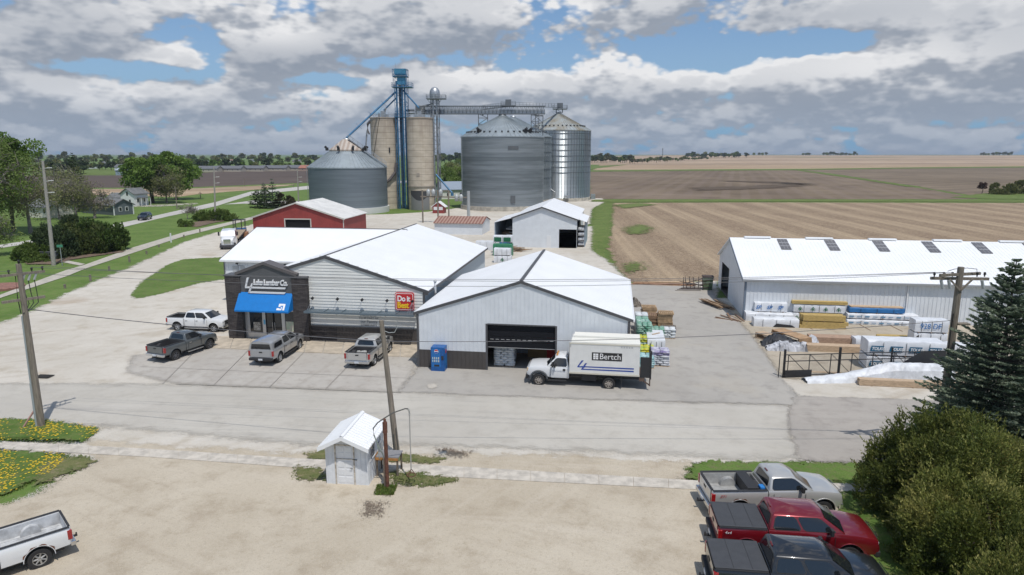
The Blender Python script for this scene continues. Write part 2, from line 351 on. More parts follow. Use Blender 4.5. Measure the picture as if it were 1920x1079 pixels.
g_walk2 = mat('tan_walk_concrete', (.47, .405, .32), .9, var=.22, vscale=1.5, bump=.2, detail=8)
g_hwy = ground_mat('highway_concrete', [(.44, .425, .395), (.48, .46, .43), (.40, .385, .355)], [.05, .3], bump=0, alpha=False, streak=[(R(40), 1., (.36, .345, .32), .5, 3.)])
g_trail = mat('trail_concrete', (.44, .41, .35), .9, var=.15, vscale=1.2, detail=7)

flat('ground', [(-16000, -60), (16000, -60), (16000, 22000), (-16000, 22000)], g_grass, 0)
z = .004
def Z(k=1):
    global z; z += .004*k; return z
# far land on the right
sheet('far_field', [P(1108,319.5), P(1300,318), P(1490,317), P(2300,309), P(2200,294), P(1650,291.2), P(1500,291.2), P(1300,298), P(1200,303), P(1128,308)], g_tan, Z(), 30, 5)
sheet('ploughed_field', PP([(1105,374),(1105,322),(1300,320),(1492,319),(1560,328),(1640,340),(1720,352),(1845,374)]), g_plow, Z(), 4, 4)
sheet('side_field', PP([(1500,319),(1700,316.5),(2300,311),(2700,360),(2100,362),(1900,362),(1840,370),(1720,350),(1640,338),(1560,326)]), g_plow2, Z(), 5, 4)
sheet('stubble_field', PP([(1146,381),(1400,380),(1920,381),(2500,381),(3300,500),(2600,540),(1400,527),(1340,528),(1178,530),(1150,500),(1136,466),(1142,430)]), g_stub, Z(), 1.5, 3)
sheet('grass_strip', PP([(1112,400),(1120,380),(1150,378),(1147,430),(1139,466),(1153,500),(1180,532),(1120,545),(1100,470)]), g_wild, Z(), 1, 3)
# far land on the left
sheet('dark_field', PP([(-600,355),(-600,333),(250,329),(440,321.5),(520,319.5),(700,318.5),(700,346),(575,343),(350,352)]), g_dark, Z(), 4, 4)
sheet('stubble_strip', PP([(-600,378),(-600,357),(350,354.5),(560,345.5),(480,356),(380,364),(330,370),(230,366)]), g_tan, Z(), 3, 3)
flat('highway', PP([(-900,540),(0,460),(85,446.5),(150,436),(215,421),(269,410),(344,393),(406,379),(469,360),(585,348.3),(800,337),(800,341),(585,354.7),(500,363),(465,368),(406,387),(312,407),(217,430),(150,440.5),(75,454),(0,466),(-900,552)]), g_hwy, Z())
flat('highway_turning', PP([(420,384),(469,377),(520,377),(620,379),(620,382.5),(520,382),(455,382.5)]), g_hwy, Z())
sheet('elevator_gravel_yard', PP([(560,420),(640,404),(740,402),(800,398),(865,390),(1000,380),(1128,372),(1136,378),(1110,392),(1105,420),(1040,470),(900,470),(480,470),(480,425)]), g_gravelw, Z(), 1., 3)
flat('driveway_house', PP([(240,386),(285,385),(370,381),(372,383),(300,388),(250,388.5)]), g_gravelw, Z())
flat('trail', PP([(-800,712),(0,554),(125,507),(159,497.5),(250,464.6),(344,436.5),(475,406.8),(600,380),(600,383),(481,410),(344,444),(250,475),(159,505),(125,519),(0,560),(-800,738)]), g_trail, Z())
flat('garden_path', PP([(95,488),(110,486),(160,496),(150,499)]), g_trail, Z())
# gravel lot (left and foreground)
sheet('gravel_lot', PP([(-500,760),(-260,672),(0,607),(50,590),(107,560),(176,530),(238,505),(310,472),(345,455),(405,437),(478,421),(500,470),(1110,425),(1108,470),(1152,500),(1178,533),(1345,528),(1345,560),(2000,560),(2000,750),(1620,868),(1300,872),(1285,905),(1330,925),(1575,925),(1640,1030),(1700,1300),(400,1500),(-900,1500),(-700,1100),(-60,960),(40,945),(110,905),(180,870),(120,852),(-100,845),(-100,832),(160,832),(182,806),(120,795),(-300,790)]),
      g_gravelw, Z(), .45, 2)
sheet('foreground_gravel', PP([(250,835),(560,852),(860,852),(1280,868),(1300,872),(1285,905),(1330,925),(1575,925),(1640,1030),(1700,1300),(400,1500),(-900,1500),(-700,1100),(-60,960),(40,945),(110,905),(180,870),(165,820)]), g_gravel, Z(), .4, 2)
sheet('grass_island', PP([(245,555),(262,532),(315,497),(345,487),(425,483),(440,522),(375,532),(300,553),(255,562)]), g_verge, Z(), .35, 1.5)
sheet('parking_lot', PP([(380,652),(430,640),(800,652),(752,738),(330,722),(240,700),(250,670)]), g_conc, Z(), .35, 1)
sheet('street', PP([(-500,735),(0,722),(200,722),(330,724),(752,738),(1490,763),(1480,790),(1500,866),(860,838),(560,835),(190,800),(-500,775)]), g_street, Z(), .4, 2)
sheet('side_street', PP([(1482,745),(1720,752),(2400,775),(2400,930),(1630,870),(1500,866),(1478,800)]), g_right, Z(), .4, 1)
sheet('asphalt_yard', PP([(786,690),(748,737),(1100,751),(1490,762),(1493,742),(1465,712),(1432,660),(1408,628),(1345,560),(1335,545),(1280,536),(1178,533),(1000,560)]), g_asph, Z(), .35, 1)
sheet('stock_yard', PP([(1345,560),(1420,600),(2100,620),(2100,722),(1730,720),(1560,716),(1470,712),(1432,660),(1408,628)]), ground_mat('sandy_yard', [(.40, .35, .275), (.45, .395, .315), (.33, .28, .215)], [.2, 1.], bump=.5, bscale=18, amp=.6, soft=.6, ascale=1.2, speck=[(9., .5, .72, (.28, .235, .18), .45)]), Z(), .35, 1)
g_fw = ground_mat('field_weeds', [(.10, .15, .035), (.13, .18, .045), (.2, .17, .10)], [.4, 2.], bump=.6, amp=5., soft=2.5, ascale=1.3)
for L_ in ([(1172,430),(1200,422),(1222,428),(1205,440),(1180,440)], [(1172,500),(1196,494),(1205,505),(1180,512)], [(1150,385),(1200,382),(1230,385),(1170,392)]): sheet('field_weeds', PP(L_), g_fw, .16, .8, 4)
g_wet = ground_mat('damp_soil', [(.10, .075, .053), (.12, .09, .064), (.09, .066, .047)], [.05, .3], bump=.2, amp=12, soft=14, ascale=.12)
for L_ in ([(1300,353),(1400,350),(1500,345),(1520,348),(1420,355),(1310,358)], [(1360,339),(1440,341),(1520,345),(1510,347),(1430,343.5),(1362,341)]): sheet('damp_soil', PP(L_), g_wet, .16, 3, 10)
# pavements
ZW = Z(2)
b = MB(); top = [(-400,825),(0,830.5),(280,845),(560,863),(870,879),(1320,905.5),(1600,910),(1900,916)]; bot = [(-400,842),(0,845),(280,860),(560,880),(870,899),(1320,922),(1600,925.5),(1900,931)]
for i in range(len(top)-1):
    n = max(2, int((P(*top[i+1])-P(*top[i])).length/1.5))
    for k in range(n):
        a, c = k/n+.0008, (k+1)/n-.0008
        L = lambda A, B_, t: P(*A).lerp(P(*B_), t)
        q = [L(bot[i], bot[i+1], a), L(bot[i], bot[i+1], c), L(top[i], top[i+1], c), L(top[i], top[i+1], a)]
        dz = rnd.uniform(0, .003)
        b.add([(p.x, p.y, ZW+dz) for p in q]+[(p.x, p.y, ZW-.03) for p in q], [(0,1,2,3),(0,4,5,1),(1,5,6,2),(2,6,7,3),(3,7,4,0)])
tag(b.build('pavement', g_walk), kind='structure')
b = MB(); T8 = R(-8.5)
f0, f1 = [P(398,655), P(787,673)], [P(400,636), P(787,650)]
for k in range(11):
    a, c = k/11+.002, (k+1)/11-.002
    q = [f0[0].lerp(f0[1], a), f0[0].lerp(f0[1], c), f1[0].lerp(f1[1], c)+Vector((0, .6, 0)), f1[0].lerp(f1[1], a)+Vector((0, .6, 0))]
    b.add([(p.x, p.y, .12) for p in q]+[(p.x, p.y, -.02) for p in q], [(0,1,2,3),(0,4,5,1),(1,5,6,2),(2,6,7,3),(3,7,4,0)])
tag(b.build('shopfront_pavement', g_walk2), kind='structure')
# joints cut in the parking concrete (thin dark sealed lines)
jm = mat('joint_sealant', (.20, .185, .165), .9)
b = MB()
def jline(p, q, w=.035):
    p, q = P(*p), P(*q); d = (q-p).normalized()*1; nrm = Vector((-d.y, d.x, 0))*w/2
    b.add([(v.x, v.y, ZW+.002) for v in (p-nrm, q-nrm, q+nrm, p+nrm)], [(0,1,2,3)])
for px in (360, 455, 560, 665): jline((px+12, 655+(px-360)*.03), (px-55, 722+(px-330)*.033))
jline((262,690), (770,712)); jline((330,723), (752,739), .06)
tag(b.build('concrete_joints', jm), kind='structure')
# patches of grass and weeds by the pavement
g_p = ground_mat('patchy_grass', [(.07, .125, .022), (.10, .165, .035), (.16, .16, .06)], [.8, 3.], bump=1., bscale=12, amp=.75, soft=.35, ascale=2.5, speck=[(16., .5, .75, (.04, .07, .015), .6)])
g_w = ground_mat('sparse_weeds', [(.10, .125, .04), (.15, .155, .06), (.24, .2, .12)], [1.2, 4.], bump=1., bscale=12, amp=1.0, soft=.25, ascale=3.5, speck=[(16., .5, .75, (.05, .07, .02), .6)])
ZG = Z(2)
sheet('verge_dandelions', PP([(-400,785),(60,789),(120,795),(182,806),(176,818),(155,833),(60,831),(-400,829)]), g_p, ZG, .2, 1)
sheet('lawn_dandelions', PP([(-500,842),(0,846),(90,852),(130,862),(100,885),(60,905),(20,925),(-80,950),(-600,1000)]), g_p, ZG, .2, 1.5)
sheet('lawn_fringe', PP([(85,868),(150,858),(185,866),(160,880),(100,900),(60,915)]), g_w, ZG+.003, .15, .8)
sheet('grass_strip_right', PP([(1290,880),(1330,868),(1480,871),(1750,874),(1850,915),(1600,909),(1400,904),(1292,901)]), g_verge, ZG, .2, 1)
sheet('lawn_right', PP([(1555,927),(1600,927),(2400,960),(2400,1500),(1700,1500),(1660,1100),(1600,1010)]), g_p, ZG, .25, 1)
for nm, L in (('weed_patch', [(575,853),(615,846),(700,850),(840,862),(820,872),(740,868),(580,862)]), ('weed_patch', [(548,880),(600,878),(612,905),(560,902)]),
              ('weed_patch', [(735,888),(790,892),(860,903),(800,916),(740,912)]), ('weed_patch', [(708,915),(740,916),(738,930),(712,928)])):
    sheet(nm, PP(L), g_w, ZG+.003, .12, .7)
oil = ground_mat('dark_stain', [(.17, .135, .10), (.2, .16, .125), (.14, .11, .085)], [.8, 3.], bump=.3, amp=.8, soft=1.1, ascale=1.8)
sheet('stain', PP([(686,950),(715,950),(712,968),(684,966)]), oil, ZG+.003, .12, .8)
sheet('stain', PP([(820,845),(880,850),(870,858),(830,856)]), oil, ZG+.003, .12, .7)
lite = ground_mat('pale_patch', [(.46, .43, .38), (.5, .47, .41), (.42, .38, .33)], [.8, 3.], bump=.2, amp=.2, soft=.3, ascale=3)
sheet('pale_patch', PP([(801,724),(815,722),(822,728),(812,732),(802,731)]), lite, ZG+.003, .1, .3)
# drain grate
dg = MB(); c = P(83, 709)
for i in range(5): dg.cbox((0, -.3+.15*i, .0), (1.05, .05, .03))
for i in range(7): dg.cbox((-.5+.167*i, 0, .0), (.05, .65, .028))
dg.cbox((0, 0, -.012), (1.0, .6, .004))
tag(dg.build('drain_grate', mat('dark_iron', (.05, .045, .04), .7, .3), loc=(c.x, c.y, ZG+.02), rz=R(-6)), 'dark iron storm drain grate set in the pale gravel lot', 'drain grate')
# tufts of grass and dandelions as real blades (uncountable)
def in_poly(pts, n, seed):
    r = np.random.default_rng(seed); pts = [tuple(p)[:2] for p in pts]; xs = [p[0] for p in pts]; ys = [p[1] for p in pts]
    X = r.uniform(min(xs), max(xs), n); Y = r.uniform(min(ys), max(ys), n); D = sd_poly(pts, X, Y); k = D > r.uniform(-.3, .35, n)
    return X[k], Y[k]
def leaf_mat(name, c1, c2, c3, rough=.6, trans=.25):
    m = bpy.data.materials.new(name); m.use_nodes = True; t = m.node_tree; b = t.nodes['Principled BSDF']
    a = N(t, 'ShaderNodeAttribute'); a.attribute_name = 'rnd'; f = a.outputs['Fac']
    c = MIX(t, MR(t, f, 0., .6, smooth=False), c1, c2); c = MIX(t, MR(t, f, .6, 1., smooth=False), c, c3)
    t.links.new(c, b.inputs['Base Color']); b.inputs['Roughness'].default_value = rough; b.inputs['Specular IOR Level'].default_value = .3
    if trans:
        tr = N(t, 'ShaderNodeBsdfTranslucent'); t.links.new(c, tr.inputs[0]); mx = N(t, 'ShaderNodeMixShader'); mx.inputs[0].default_value = trans
        out = t.nodes['Material Output']; t.links.new(b.outputs[0], mx.inputs[1]); t.links.new(tr.outputs[0], mx.inputs[2]); t.links.new(mx.outputs[0], out.inputs[0])
    return m
def leaves(name, C, size, m, seed=0, aspect=2.2, up=None, dirs=None, parent=None, flatten=1., rv=None, jit=.5):
    """one small kite-shaped face per leaf"""
    r = np.random.default_rng(seed); n = len(C)
    if dirs is None: d = r.normal(size=(n, 3)); d[:, 2] *= flatten
    else: d = dirs+r.normal(size=(n, 3))*jit
    d /= np.linalg.norm(d, axis=1, keepdims=True)+1e-9
    q = r.normal(size=(n, 3)); s = np.cross(d, q); s /= np.linalg.norm(s, axis=1, keepdims=True)+1e-9
    L = size*r.uniform(.6, 1.3, (n, 1)); Wd = L/aspect
    V = np.stack([C-d*L*.5, C+s*Wd*.5-d*L*.05, C+d*L*.5, C-s*Wd*.5-d*L*.05], 1).reshape(-1, 3)
    F = np.arange(4*n).reshape(n, 4)
    o = np_mesh(name, V, F, m, parent)
    a = o.data.attributes.new('rnd', 'FLOAT', 'FACE')
    v = r.uniform(0, 1, n) if rv is None else np.clip(rv+r.normal(size=n)*.15, 0, 1)
    a.data.foreach_set('value', v.astype(np.float32)); return o
m_blade = leaf_mat('grass_blade', (.07, .12, .02), (.12, .19, .035), (.2, .2, .06))
m_dand = leaf_mat('dandelion_yellow', (.62, .42, .02), (.70, .50, .03), (.5, .36, .03), trans=0)
def tufts(poly, n, h, seed, name, flowers=0, dens=None):
    X, Y = in_poly(poly, n, seed); k = len(X); r = np.random.default_rng(seed+5)
    if dens: 
        w = np.sin(X*1.7+seed)*np.cos(Y*2.3)+r.normal(size=k)*.5; q = w > dens; X, Y = X[q], Y[q]; k = len(X)
    C = np.stack([X, Y, np.full(k, h*.45)], 1); d = r.normal(size=(k, 3))*.5; d[:, 2] = 1
    tag(leaves(name, C, h, m_blade, seed, 4., dirs=d, jit=.2), kind='stuff')
    tag(bpy.data.objects[-1] if 0 else COL.objects[-1], cat='grass', label='short green grass blades growing over the verge')
    if flowers:
        X, Y = in_poly(poly, flowers, seed+9); r = np.random.default_rng(seed+2)
        w = np.sin(X*.8+1+Y*.5)*np.cos(Y*1.1-X*.3)+np.sin(X*2.3+Y*1.9)*.6+r.normal(size=len(X))*.5; q = w > .25; X, Y = X[q], Y[q]
        vs = []; fs = []; n8 = 6; rr = r.uniform(.03, .055, len(X))
        ang = np.arange(n8)*2*np.pi/n8
        V = np.stack([X[:, None]+rr[:, None]*np.cos(ang), Y[:, None]+rr[:, None]*np.sin(ang), .09+r.uniform(0, .05, (len(X), 1))+np.zeros(n8)], 2).reshape(-1, 3)
        o = np_mesh('dandelions', V, np.arange(len(X)*n8).reshape(-1, n8), m_dand); a = o.data.attributes.new('rnd', 'FLOAT', 'FACE'); a.data.foreach_set('value', r.uniform(0, 1, len(X)).astype(np.float32))
        tag(o, 'yellow dandelion heads scattered through the short grass', 'dandelions', kind='stuff')
tufts(PP([(-60,787),(60,789),(120,795),(182,806),(176,818),(155,833),(60,831),(-60,829)]), 26000, .10, 1, 'grass_tufts', 2600)
tufts(PP([(-60,846),(0,846),(90,852),(130,862),(100,885),(60,905),(20,925),(-80,950)]), 36000, .10, 2, 'grass_tufts', 3400)
tufts(PP([(1290,880),(1330,868),(1480,871),(1650,874),(1650,909),(1400,904),(1292,901)]), 30000, .10, 3, 'grass_tufts')
tufts(PP([(735,888),(790,892),(860,903),(800,916),(740,912)]), 5000, .16, 4, 'weed_tufts', dens=-.1)
tufts(PP([(708,913),(740,914),(738,932),(710,930)]), 1800, .2, 5, 'weed_tufts')
tufts(PP([(575,853),(615,846),(700,850),(840,862),(820,872),(740,868),(580,862)]), 4500, .14, 6, 'weed_tufts', dens=.2)
tufts(PP([(548,880),(600,878),(612,905),(560,902)]), 1800, .14, 7, 'weed_tufts', dens=.2)
tufts(PP([(1570,928),(1640,930),(1720,1030),(1720,1079),(1640,1079),(1600,1010)]), 22000, .1, 8, 'grass_tufts')
# ------------------------------------------------------------------ buildings
T8 = R(-8.5); U8 = Vector((math.cos(T8), math.sin(T8), 0)); V8 = Vector((-math.sin(T8), math.cos(T8), 0))
m_white = mat('white_steel_siding', (.66, .69, .72), .45, var=.05, vscale=1.2, spec=.4)
m_roof = mat('white_steel_roof', (.80, .81, .82), .38, var=.03, vscale=.4)
m_trim = mat('charcoal_trim', (.075, .075, .08), .5)
m_brown = mat('charcoal_brown_siding', (.07, .062, .058), .6, var=.1, vscale=1.5)
m_grey = mat('grey_metal_panel', (.095, .097, .102), .45, var=.05, vscale=1)
m_lap = mat('white_lap_siding', (.70, .70, .67), .55, var=.04, vscale=1.)
m_dark = mat('dark_interior', (.05, .05, .055), .8)
m_door = mat('dark_door_and_opening', (.013, .014, .017), .8, spec=.15)
m_glass = mat('window_glass', (.02, .025, .03), .05, spec=.8)
m_alu = mat('aluminium', (.55, .56, .57), .35, .6)
m_galv = mat('galvanised_steel', (.42, .44, .46), .42, .7, var=.12, vscale=2.)
m_gut = mat('white_gutter', (.7, .71, .72), .4)
m_blackm = mat('black_metal', (.02, .02, .022), .5)
m_wconc = mat('foundation_concrete', (.38, .35, .3), .9, var=.2, vscale=1.)
def roofline(pts, u):
    for (a, za), (b, zb) in zip(pts, pts[1:]):
        if a-1e-6 <= u <= b+1e-6: return za+(zb-za)*(u-a)/(b-a)
    return pts[-1][1]
def gable(mb, prof, ops, y0, y1, z0=0.):
    """wall under a roofline with openings (u0,u1,z0,z1), thickness y0..y1"""
    us = sorted(set([p[0] for p in prof]+[o[0] for o in ops]+[o[1] for o in ops]))
    for a, b in zip(us, us[1:]):
        mid = (a+b)/2; cur = z0
        for o in sorted([o for o in ops if o[0]-1e-6 <= mid <= o[1]+1e-6], key=lambda o: o[2]):
            if o[2] > cur+1e-4: mb.prism([(a, cur), (b, cur), (b, o[2]), (a, o[2])], y0, y1)
            cur = o[3]
        if cur < roofline(prof, mid)-1e-4: mb.prism([(a, cur), (b, cur), (b, roofline(prof, b)), (a, roofline(prof, a))], y0, y1)
def ribs_front(mb, prof, ops, y, z0, step=.3, w=.035, d=.022):
    u = prof[0][0]+step/2
    while u < prof[-1][0]-.05:
        segs = [(z0, roofline(prof, u)-.02)]
        for o in ops:
            if o[0]-.02 <= u <= o[1]+.02:
                ns = []
                for a, b in segs:
                    if o[2] > a: ns.append((a, min(b, o[2])))
                    if o[3] < b: ns.append((max(a, o[3]), b))
                segs = ns
        for a, b in segs:
            if b-a > .03: mb.box(u-w/2, u+w/2, y-d, y+.004, a, b)
        u += step
def slab(mb, a, b, y0, y1, th):         # sloping roof slab between (u,z) a and b
    mb.prism([(a[0], a[1]), (b[0], b[1]), (b[0], b[1]+th), (a[0], a[1]+th)], y0, y1)
def roof_ribs(mb, a, b, y0, y1, step, h=.03, w=.05, th=.12):
    y = y0+step/2
    while y < y1:
        mb.prism([(a[0], a[1]+th-.004), (b[0], b[1]+th-.004), (b[0], b[1]+th+h), (a[0], a[1]+th+h)], y-w/2, y+w/2); y += step
# ---------------- right building (warehouse with roll-up door)
OR = P(785, 690)
wr = thing('warehouse', 'white ribbed steel warehouse with low gable roof, dark lower band and half-open roll-up door', 'warehouse', OR, T8)
Wd, Dp, EV, PK = 14.75, 15.2, 4.05, 6.42; PU = 7.38
prof = [(0, EV), (PU, PK), (Wd, EV)]; door = (4.98, 9.8, .0, 3.36)
mb = MB(); gable(mb, prof, [door], 0, .14); mb.box(0, .14, .14, Dp, 0, EV); mb.box(Wd-.14, Wd, .14, Dp, 0, EV); gable(mb, prof, [], Dp, Dp+.14)
ribs_front(mb, prof, [door], 0, 1.4)
y = .3
while y < Dp:
    mb.box(Wd, Wd+.022, y, y+.035, 1.4, EV); mb.box(-.022, 0, y, y+.035, 1.4, EV); y += .3
mb.build('wall', m_white, wr)
for a, b2 in ((-.01, door[0]), (door[1], Wd+.01)):
    mb = MB(); mb.box(a, b2, -.028, -.003, 0, 1.38); ribs_front(mb, [(a, 1.38), (b2, 1.38)], [], -.028, 0, .3)
    xx = -.028 if a < 0 else Wd+.003; mb.box(xx, xx+.025, -.003, Dp, 0, 1.38); mb.build('lower_band', m_brown, wr)
mb = MB(); slab(mb, (-.25, EV-.08), (PU, PK), -.02, Dp+.3, .12); slab(mb, (PU, PK), (Wd+.25, EV-.08), -.02, Dp+.3, .12)
roof_ribs(mb, (-.25, EV-.08), (PU-.15, PK-.05), 0, Dp+.3, .45, .018, .03); roof_ribs(mb, (PU+.15, PK-.05), (Wd+.25, EV-.08), 0, Dp+.3, .45, .018, .03)
mb.build('roof', m_roof, wr)
mb = MB()
for s in (-1, 1):
    e = (-.27, EV-.1) if s < 0 else (Wd+.27, EV-.1)
    a, b_ = (e, (PU, PK)) if s < 0 else ((PU, PK), e)
    mb.prism([(a[0], a[1]-.07), (b_[0], b_[1]-.07), (b_[0], b_[1]+.13), (a[0], a[1]+.13)], -.09, -.025)
mb.prism([(PU-.13, PK+.11), (PU, PK+.15), (PU+.13, PK+.11), (PU+.13, PK+.13), (PU, PK+.18), (PU-.13, PK+.13)], -.02, Dp+.3)
mb.box(Wd+.002, Wd+.06, -.05, .14, 0, EV-.1); mb.box(-.06, -.03, -.05, .1, 0, EV-.1); mb.box(Wd-.1, Wd+.05, -.055, -.029, 0, EV-.1); mb.box(-.05, .1, -.055, -.029, 0, EV-.1)
mb.build('trim', m_trim, wr)
mb = MB(); mb.box(Wd+.25, Wd+.37, -.1, Dp+.2, EV-.1, EV+.02); mb.build('gutter', m_gut, wr)
dr = MB()
for k in range(4): dr.box(5.04, 9.74, .12, .17, 3.36-1.62+.4*k+.012, 3.36-1.62+.4*k+.39)
dd = dr.build('rollup_door', m_door, wr)
mb = MB(); mb.box(5.04, 9.74, .09, .12, 1.72, 1.75)
for k in range(12): mb.box(5.2+.38*k, 5.2+.38*k+.24, .10, .118, 2.3, 2.33)
mb.build('door_strip', m_alu, dd)
mb = MB(); mb.box(4.9, 5.03, -.04, .06, 0, 3.44); mb.box(9.75, 9.88, -.04, .06, 0, 3.44); mb.box(5.03, 9.75, -.04, .06, 3.37, 3.46); mb.build('door_frame', m_trim, wr)
mb = MB(); mb.box(.16, Wd-.16, .16, Dp-.02, .02, .05); mb.build('floor_slab', mat('dark_floor', (.16, .15, .14), .8, var=.2, vscale=1), wr)
mb = MB(); mb.box(4.8, 10.6, -.8, .12, .0, .045); mb.build('threshold', g_walk2, wr)
mb = MB(); mb.cyl((-.4, 6.5, 3.6), (-.4, 6.5, 5.1), .09); mb.lathe([(.0,.18),(.14,.1),(.14,0)], 10, (-.4, 6.5, 5.05)); mb.build('vent_pipe', m_alu, wr, True)
# ---------------- middle building (shop)
OM = P(432, 636)
sh_ = thing('shop_building', 'shop building with white lap siding gable, brick piers, dark grey entrance gable and blue awning', 'shop', OM, T8)
x0, x1, xp = .9, 16.55, 8.45; EVM, PKM = 4.45, 6.98; YF = .35; DM = 25.6
prof = [(x0, 4.68), (xp, PKM), (x1, EVM)]
mb = MB(); ent = (1.3, 5.8, 0, 3.0)
gable(mb, [(5.9, roofline(prof, 5.9)), (xp, PKM), (x1, EVM)], [], YF, YF+.15); gable(mb, [(x0, 4.68), (5.9, roofline(prof, 5.9))], [ent], YF, YF+.15)
mb.box(x1-.15, x1, YF+.15, DM, 0, EVM)
gable(mb, prof, [], DM, DM+.15)
zz = 1.45                               # lap siding courses
while zz < PKM:
    a = b2 = None
    if zz < EVM: a, b2 = 6.9, x1
    else:
        a = max(6.2, xp-(PKM-zz)/(PKM-4.68)*(xp-x0)); b2 = xp+(PKM-zz)/(PKM-EVM)*(x1-xp)
    if b2-a > .2: mb.add([(a, YF-.035, zz), (b2, YF-.035, zz), (b2, YF-.004, zz+.235), (a, YF-.004, zz+.235), (a, YF-.002, zz-.002), (b2, YF-.002, zz-.002)], [(0,1,2,3), (4,5,1,0)])
    zz += .245
mb.build('wall', m_lap, sh_)
mb = MB(); y = YF+.3
while y < DM: mb.box(x1, x1+.022, y, y+.035, .9, EVM); y += .3
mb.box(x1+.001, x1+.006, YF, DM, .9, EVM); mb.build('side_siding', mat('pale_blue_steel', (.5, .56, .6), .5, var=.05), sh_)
mb = MB(); mb.box(6.9, x1+.01, YF-.05, YF-.003, 0, 1.36); 
ribs_front(mb, [(9.2, 1.36), (x1, 1.36)], [], YF-.05, .0, .3); mb.box(x1+.006, x1+.03, YF, DM, 0, .9)
mb.build('lower_band', m_brown, sh_)
mb = MB(); mb.box(6.9, x1, YF-.09, YF-.05, 1.30, 1.40); mb.build('band_cap', m_trim, sh_)
mb = MB(); slab(mb, (x0-.5, 4.55), (xp, PKM), YF-.04, DM+.3, .12); slab(mb, (xp, PKM), (x1+.3, EVM-.08), YF-.04, DM+.3, .12)
roof_ribs(mb, (xp+.1, PKM-.03), (x1+.3, EVM-.08), YF, DM+.3, .45, .018, .03); mb.build('roof', m_roof, sh_)
mb = MB()
mb.prism([(x0-.5, 4.45), (xp, PKM-.1), (xp, PKM+.15), (x0-.5, 4.70)], YF-.11, YF-.045); mb.prism([(xp, PKM-.1), (x1+.32, EVM-.2), (x1+.32, EVM+.06), (xp, PKM+.15)], YF-.11, YF-.045)
mb.box(x1-.12, x1+.05, YF-.08, YF-.04, 0, EVM-.1); mb.box(x1+.3, x1+.36, YF-.1, DM+.3, EVM-.14, EVM+.03)
mb.prism([(x1+.02, EVM-.3), (x1+.3, EVM-.3), (x1+.3, EVM-.14), (x1+.02, EVM-.05)], YF-.1, YF-.02)
mb.prism([(xp-.02, PKM+.1), (xp+.1, PKM+.1), (xp+.1, PKM+.16), (xp-.02, PKM+.16)], YF-.04, DM+.3)
mb.build('trim', m_trim, sh_)
# brick piers
def brick_mat():
    m = bpy.data.materials.new('dark_stacked_stone'); m.use_nodes = True; t = m.node_tree; b = t.nodes['Principled BSDF']; b.inputs['Roughness'].default_value = .85
    g = N(t, 'ShaderNodeTexCoord'); sp_ = N(t, 'ShaderNodeSeparateXYZ'); t.links.new(g.outputs['Object'], sp_.inputs[0])
    cb = N(t, 'ShaderNodeCombineXYZ'); t.links.new(M_(t, 'ADD', sp_.outputs[0], sp_.outputs[1]), cb.inputs[0]); t.links.new(sp_.outputs[2], cb.inputs[1])
    br = N(t, 'ShaderNodeTexBrick'); br.inputs['Scale'].default_value = 1.; br.inputs['Brick Width'].default_value = .42; br.inputs['Row Height'].default_value = .1
    br.inputs['Color1'].default_value = (.04, .034, .034, 1); br.inputs['Color2'].default_value = (.085, .075, .072, 1); br.inputs['Mortar'].default_value = (.02, .018, .018, 1)
    br.inputs['Mortar Size'].default_value = .008; br.inputs['Bias'].default_value = -.1
    t.links.new(cb.outputs[0], br.inputs['Vector']); t.links.new(br.outputs[0], b.inputs['Base Color'])
    bp = N(t, 'ShaderNodeBump'); bp.inputs['Distance'].default_value = .03; bp.inputs['Strength'].default_value = .8; t.links.new(br.outputs['Color'], bp.inputs['Height']); t.links.new(bp.outputs[0], b.inputs['Normal'])
    return m
m_brick = brick_mat()
for a, b2, lab in ((-.02, 1.3, None), (5.72, 6.98, None)):
    mb = MB(); mb.box(a, b2, -.12, .98, 0, 5.3); p_ = mb.build('brick_pier', m_brick, sh_)
    mb = MB(); mb.box(a-.05, b2+.05, -.17, 1.03, 5.3, 5.42); mb.build('coping', m_trim, p_)
mb = MB(); mb.box(6.99, 9.2, YF-.06, YF-.052, 0, 1.3); mb.build('stone_band', m_brick, sh_)
# entrance gable
gp = [(1.02, 5.55), (3.42, 6.45), (6.05, 5.55)]
mb = MB(); gable(mb, gp, [ent], -.04, .30); mb.build('entrance_front', m_grey, sh_)
mb = MB()
mb.prism([(.92, 5.5), (3.42, 6.43), (3.42, 6.56), (.92, 5.64)], -.16, 1.0); mb.prism([(3.42, 6.43), (6.18, 5.5), (6.18, 5.64), (3.42, 6.56)], -.16, 1.0)
mb.prism([(.92, 5.40), (3.42, 6.33), (3.42, 6.43), (.92, 5.5)], -.16, -.08); mb.prism([(3.42, 6.33), (6.18, 5.40), (6.18, 5.5), (3.42, 6.43)], -.16, -.08)
mb.build('entrance_roof', mat('dark_roof_metal', (.11, .10, .10), .5), sh_)
mb = MB(); gable(mb, [(1.05, 5.54), (3.42, 6.42), (6.03, 5.54)], [], .85, .95, 3.0); mb.build('entrance_back', m_grey, sh_)
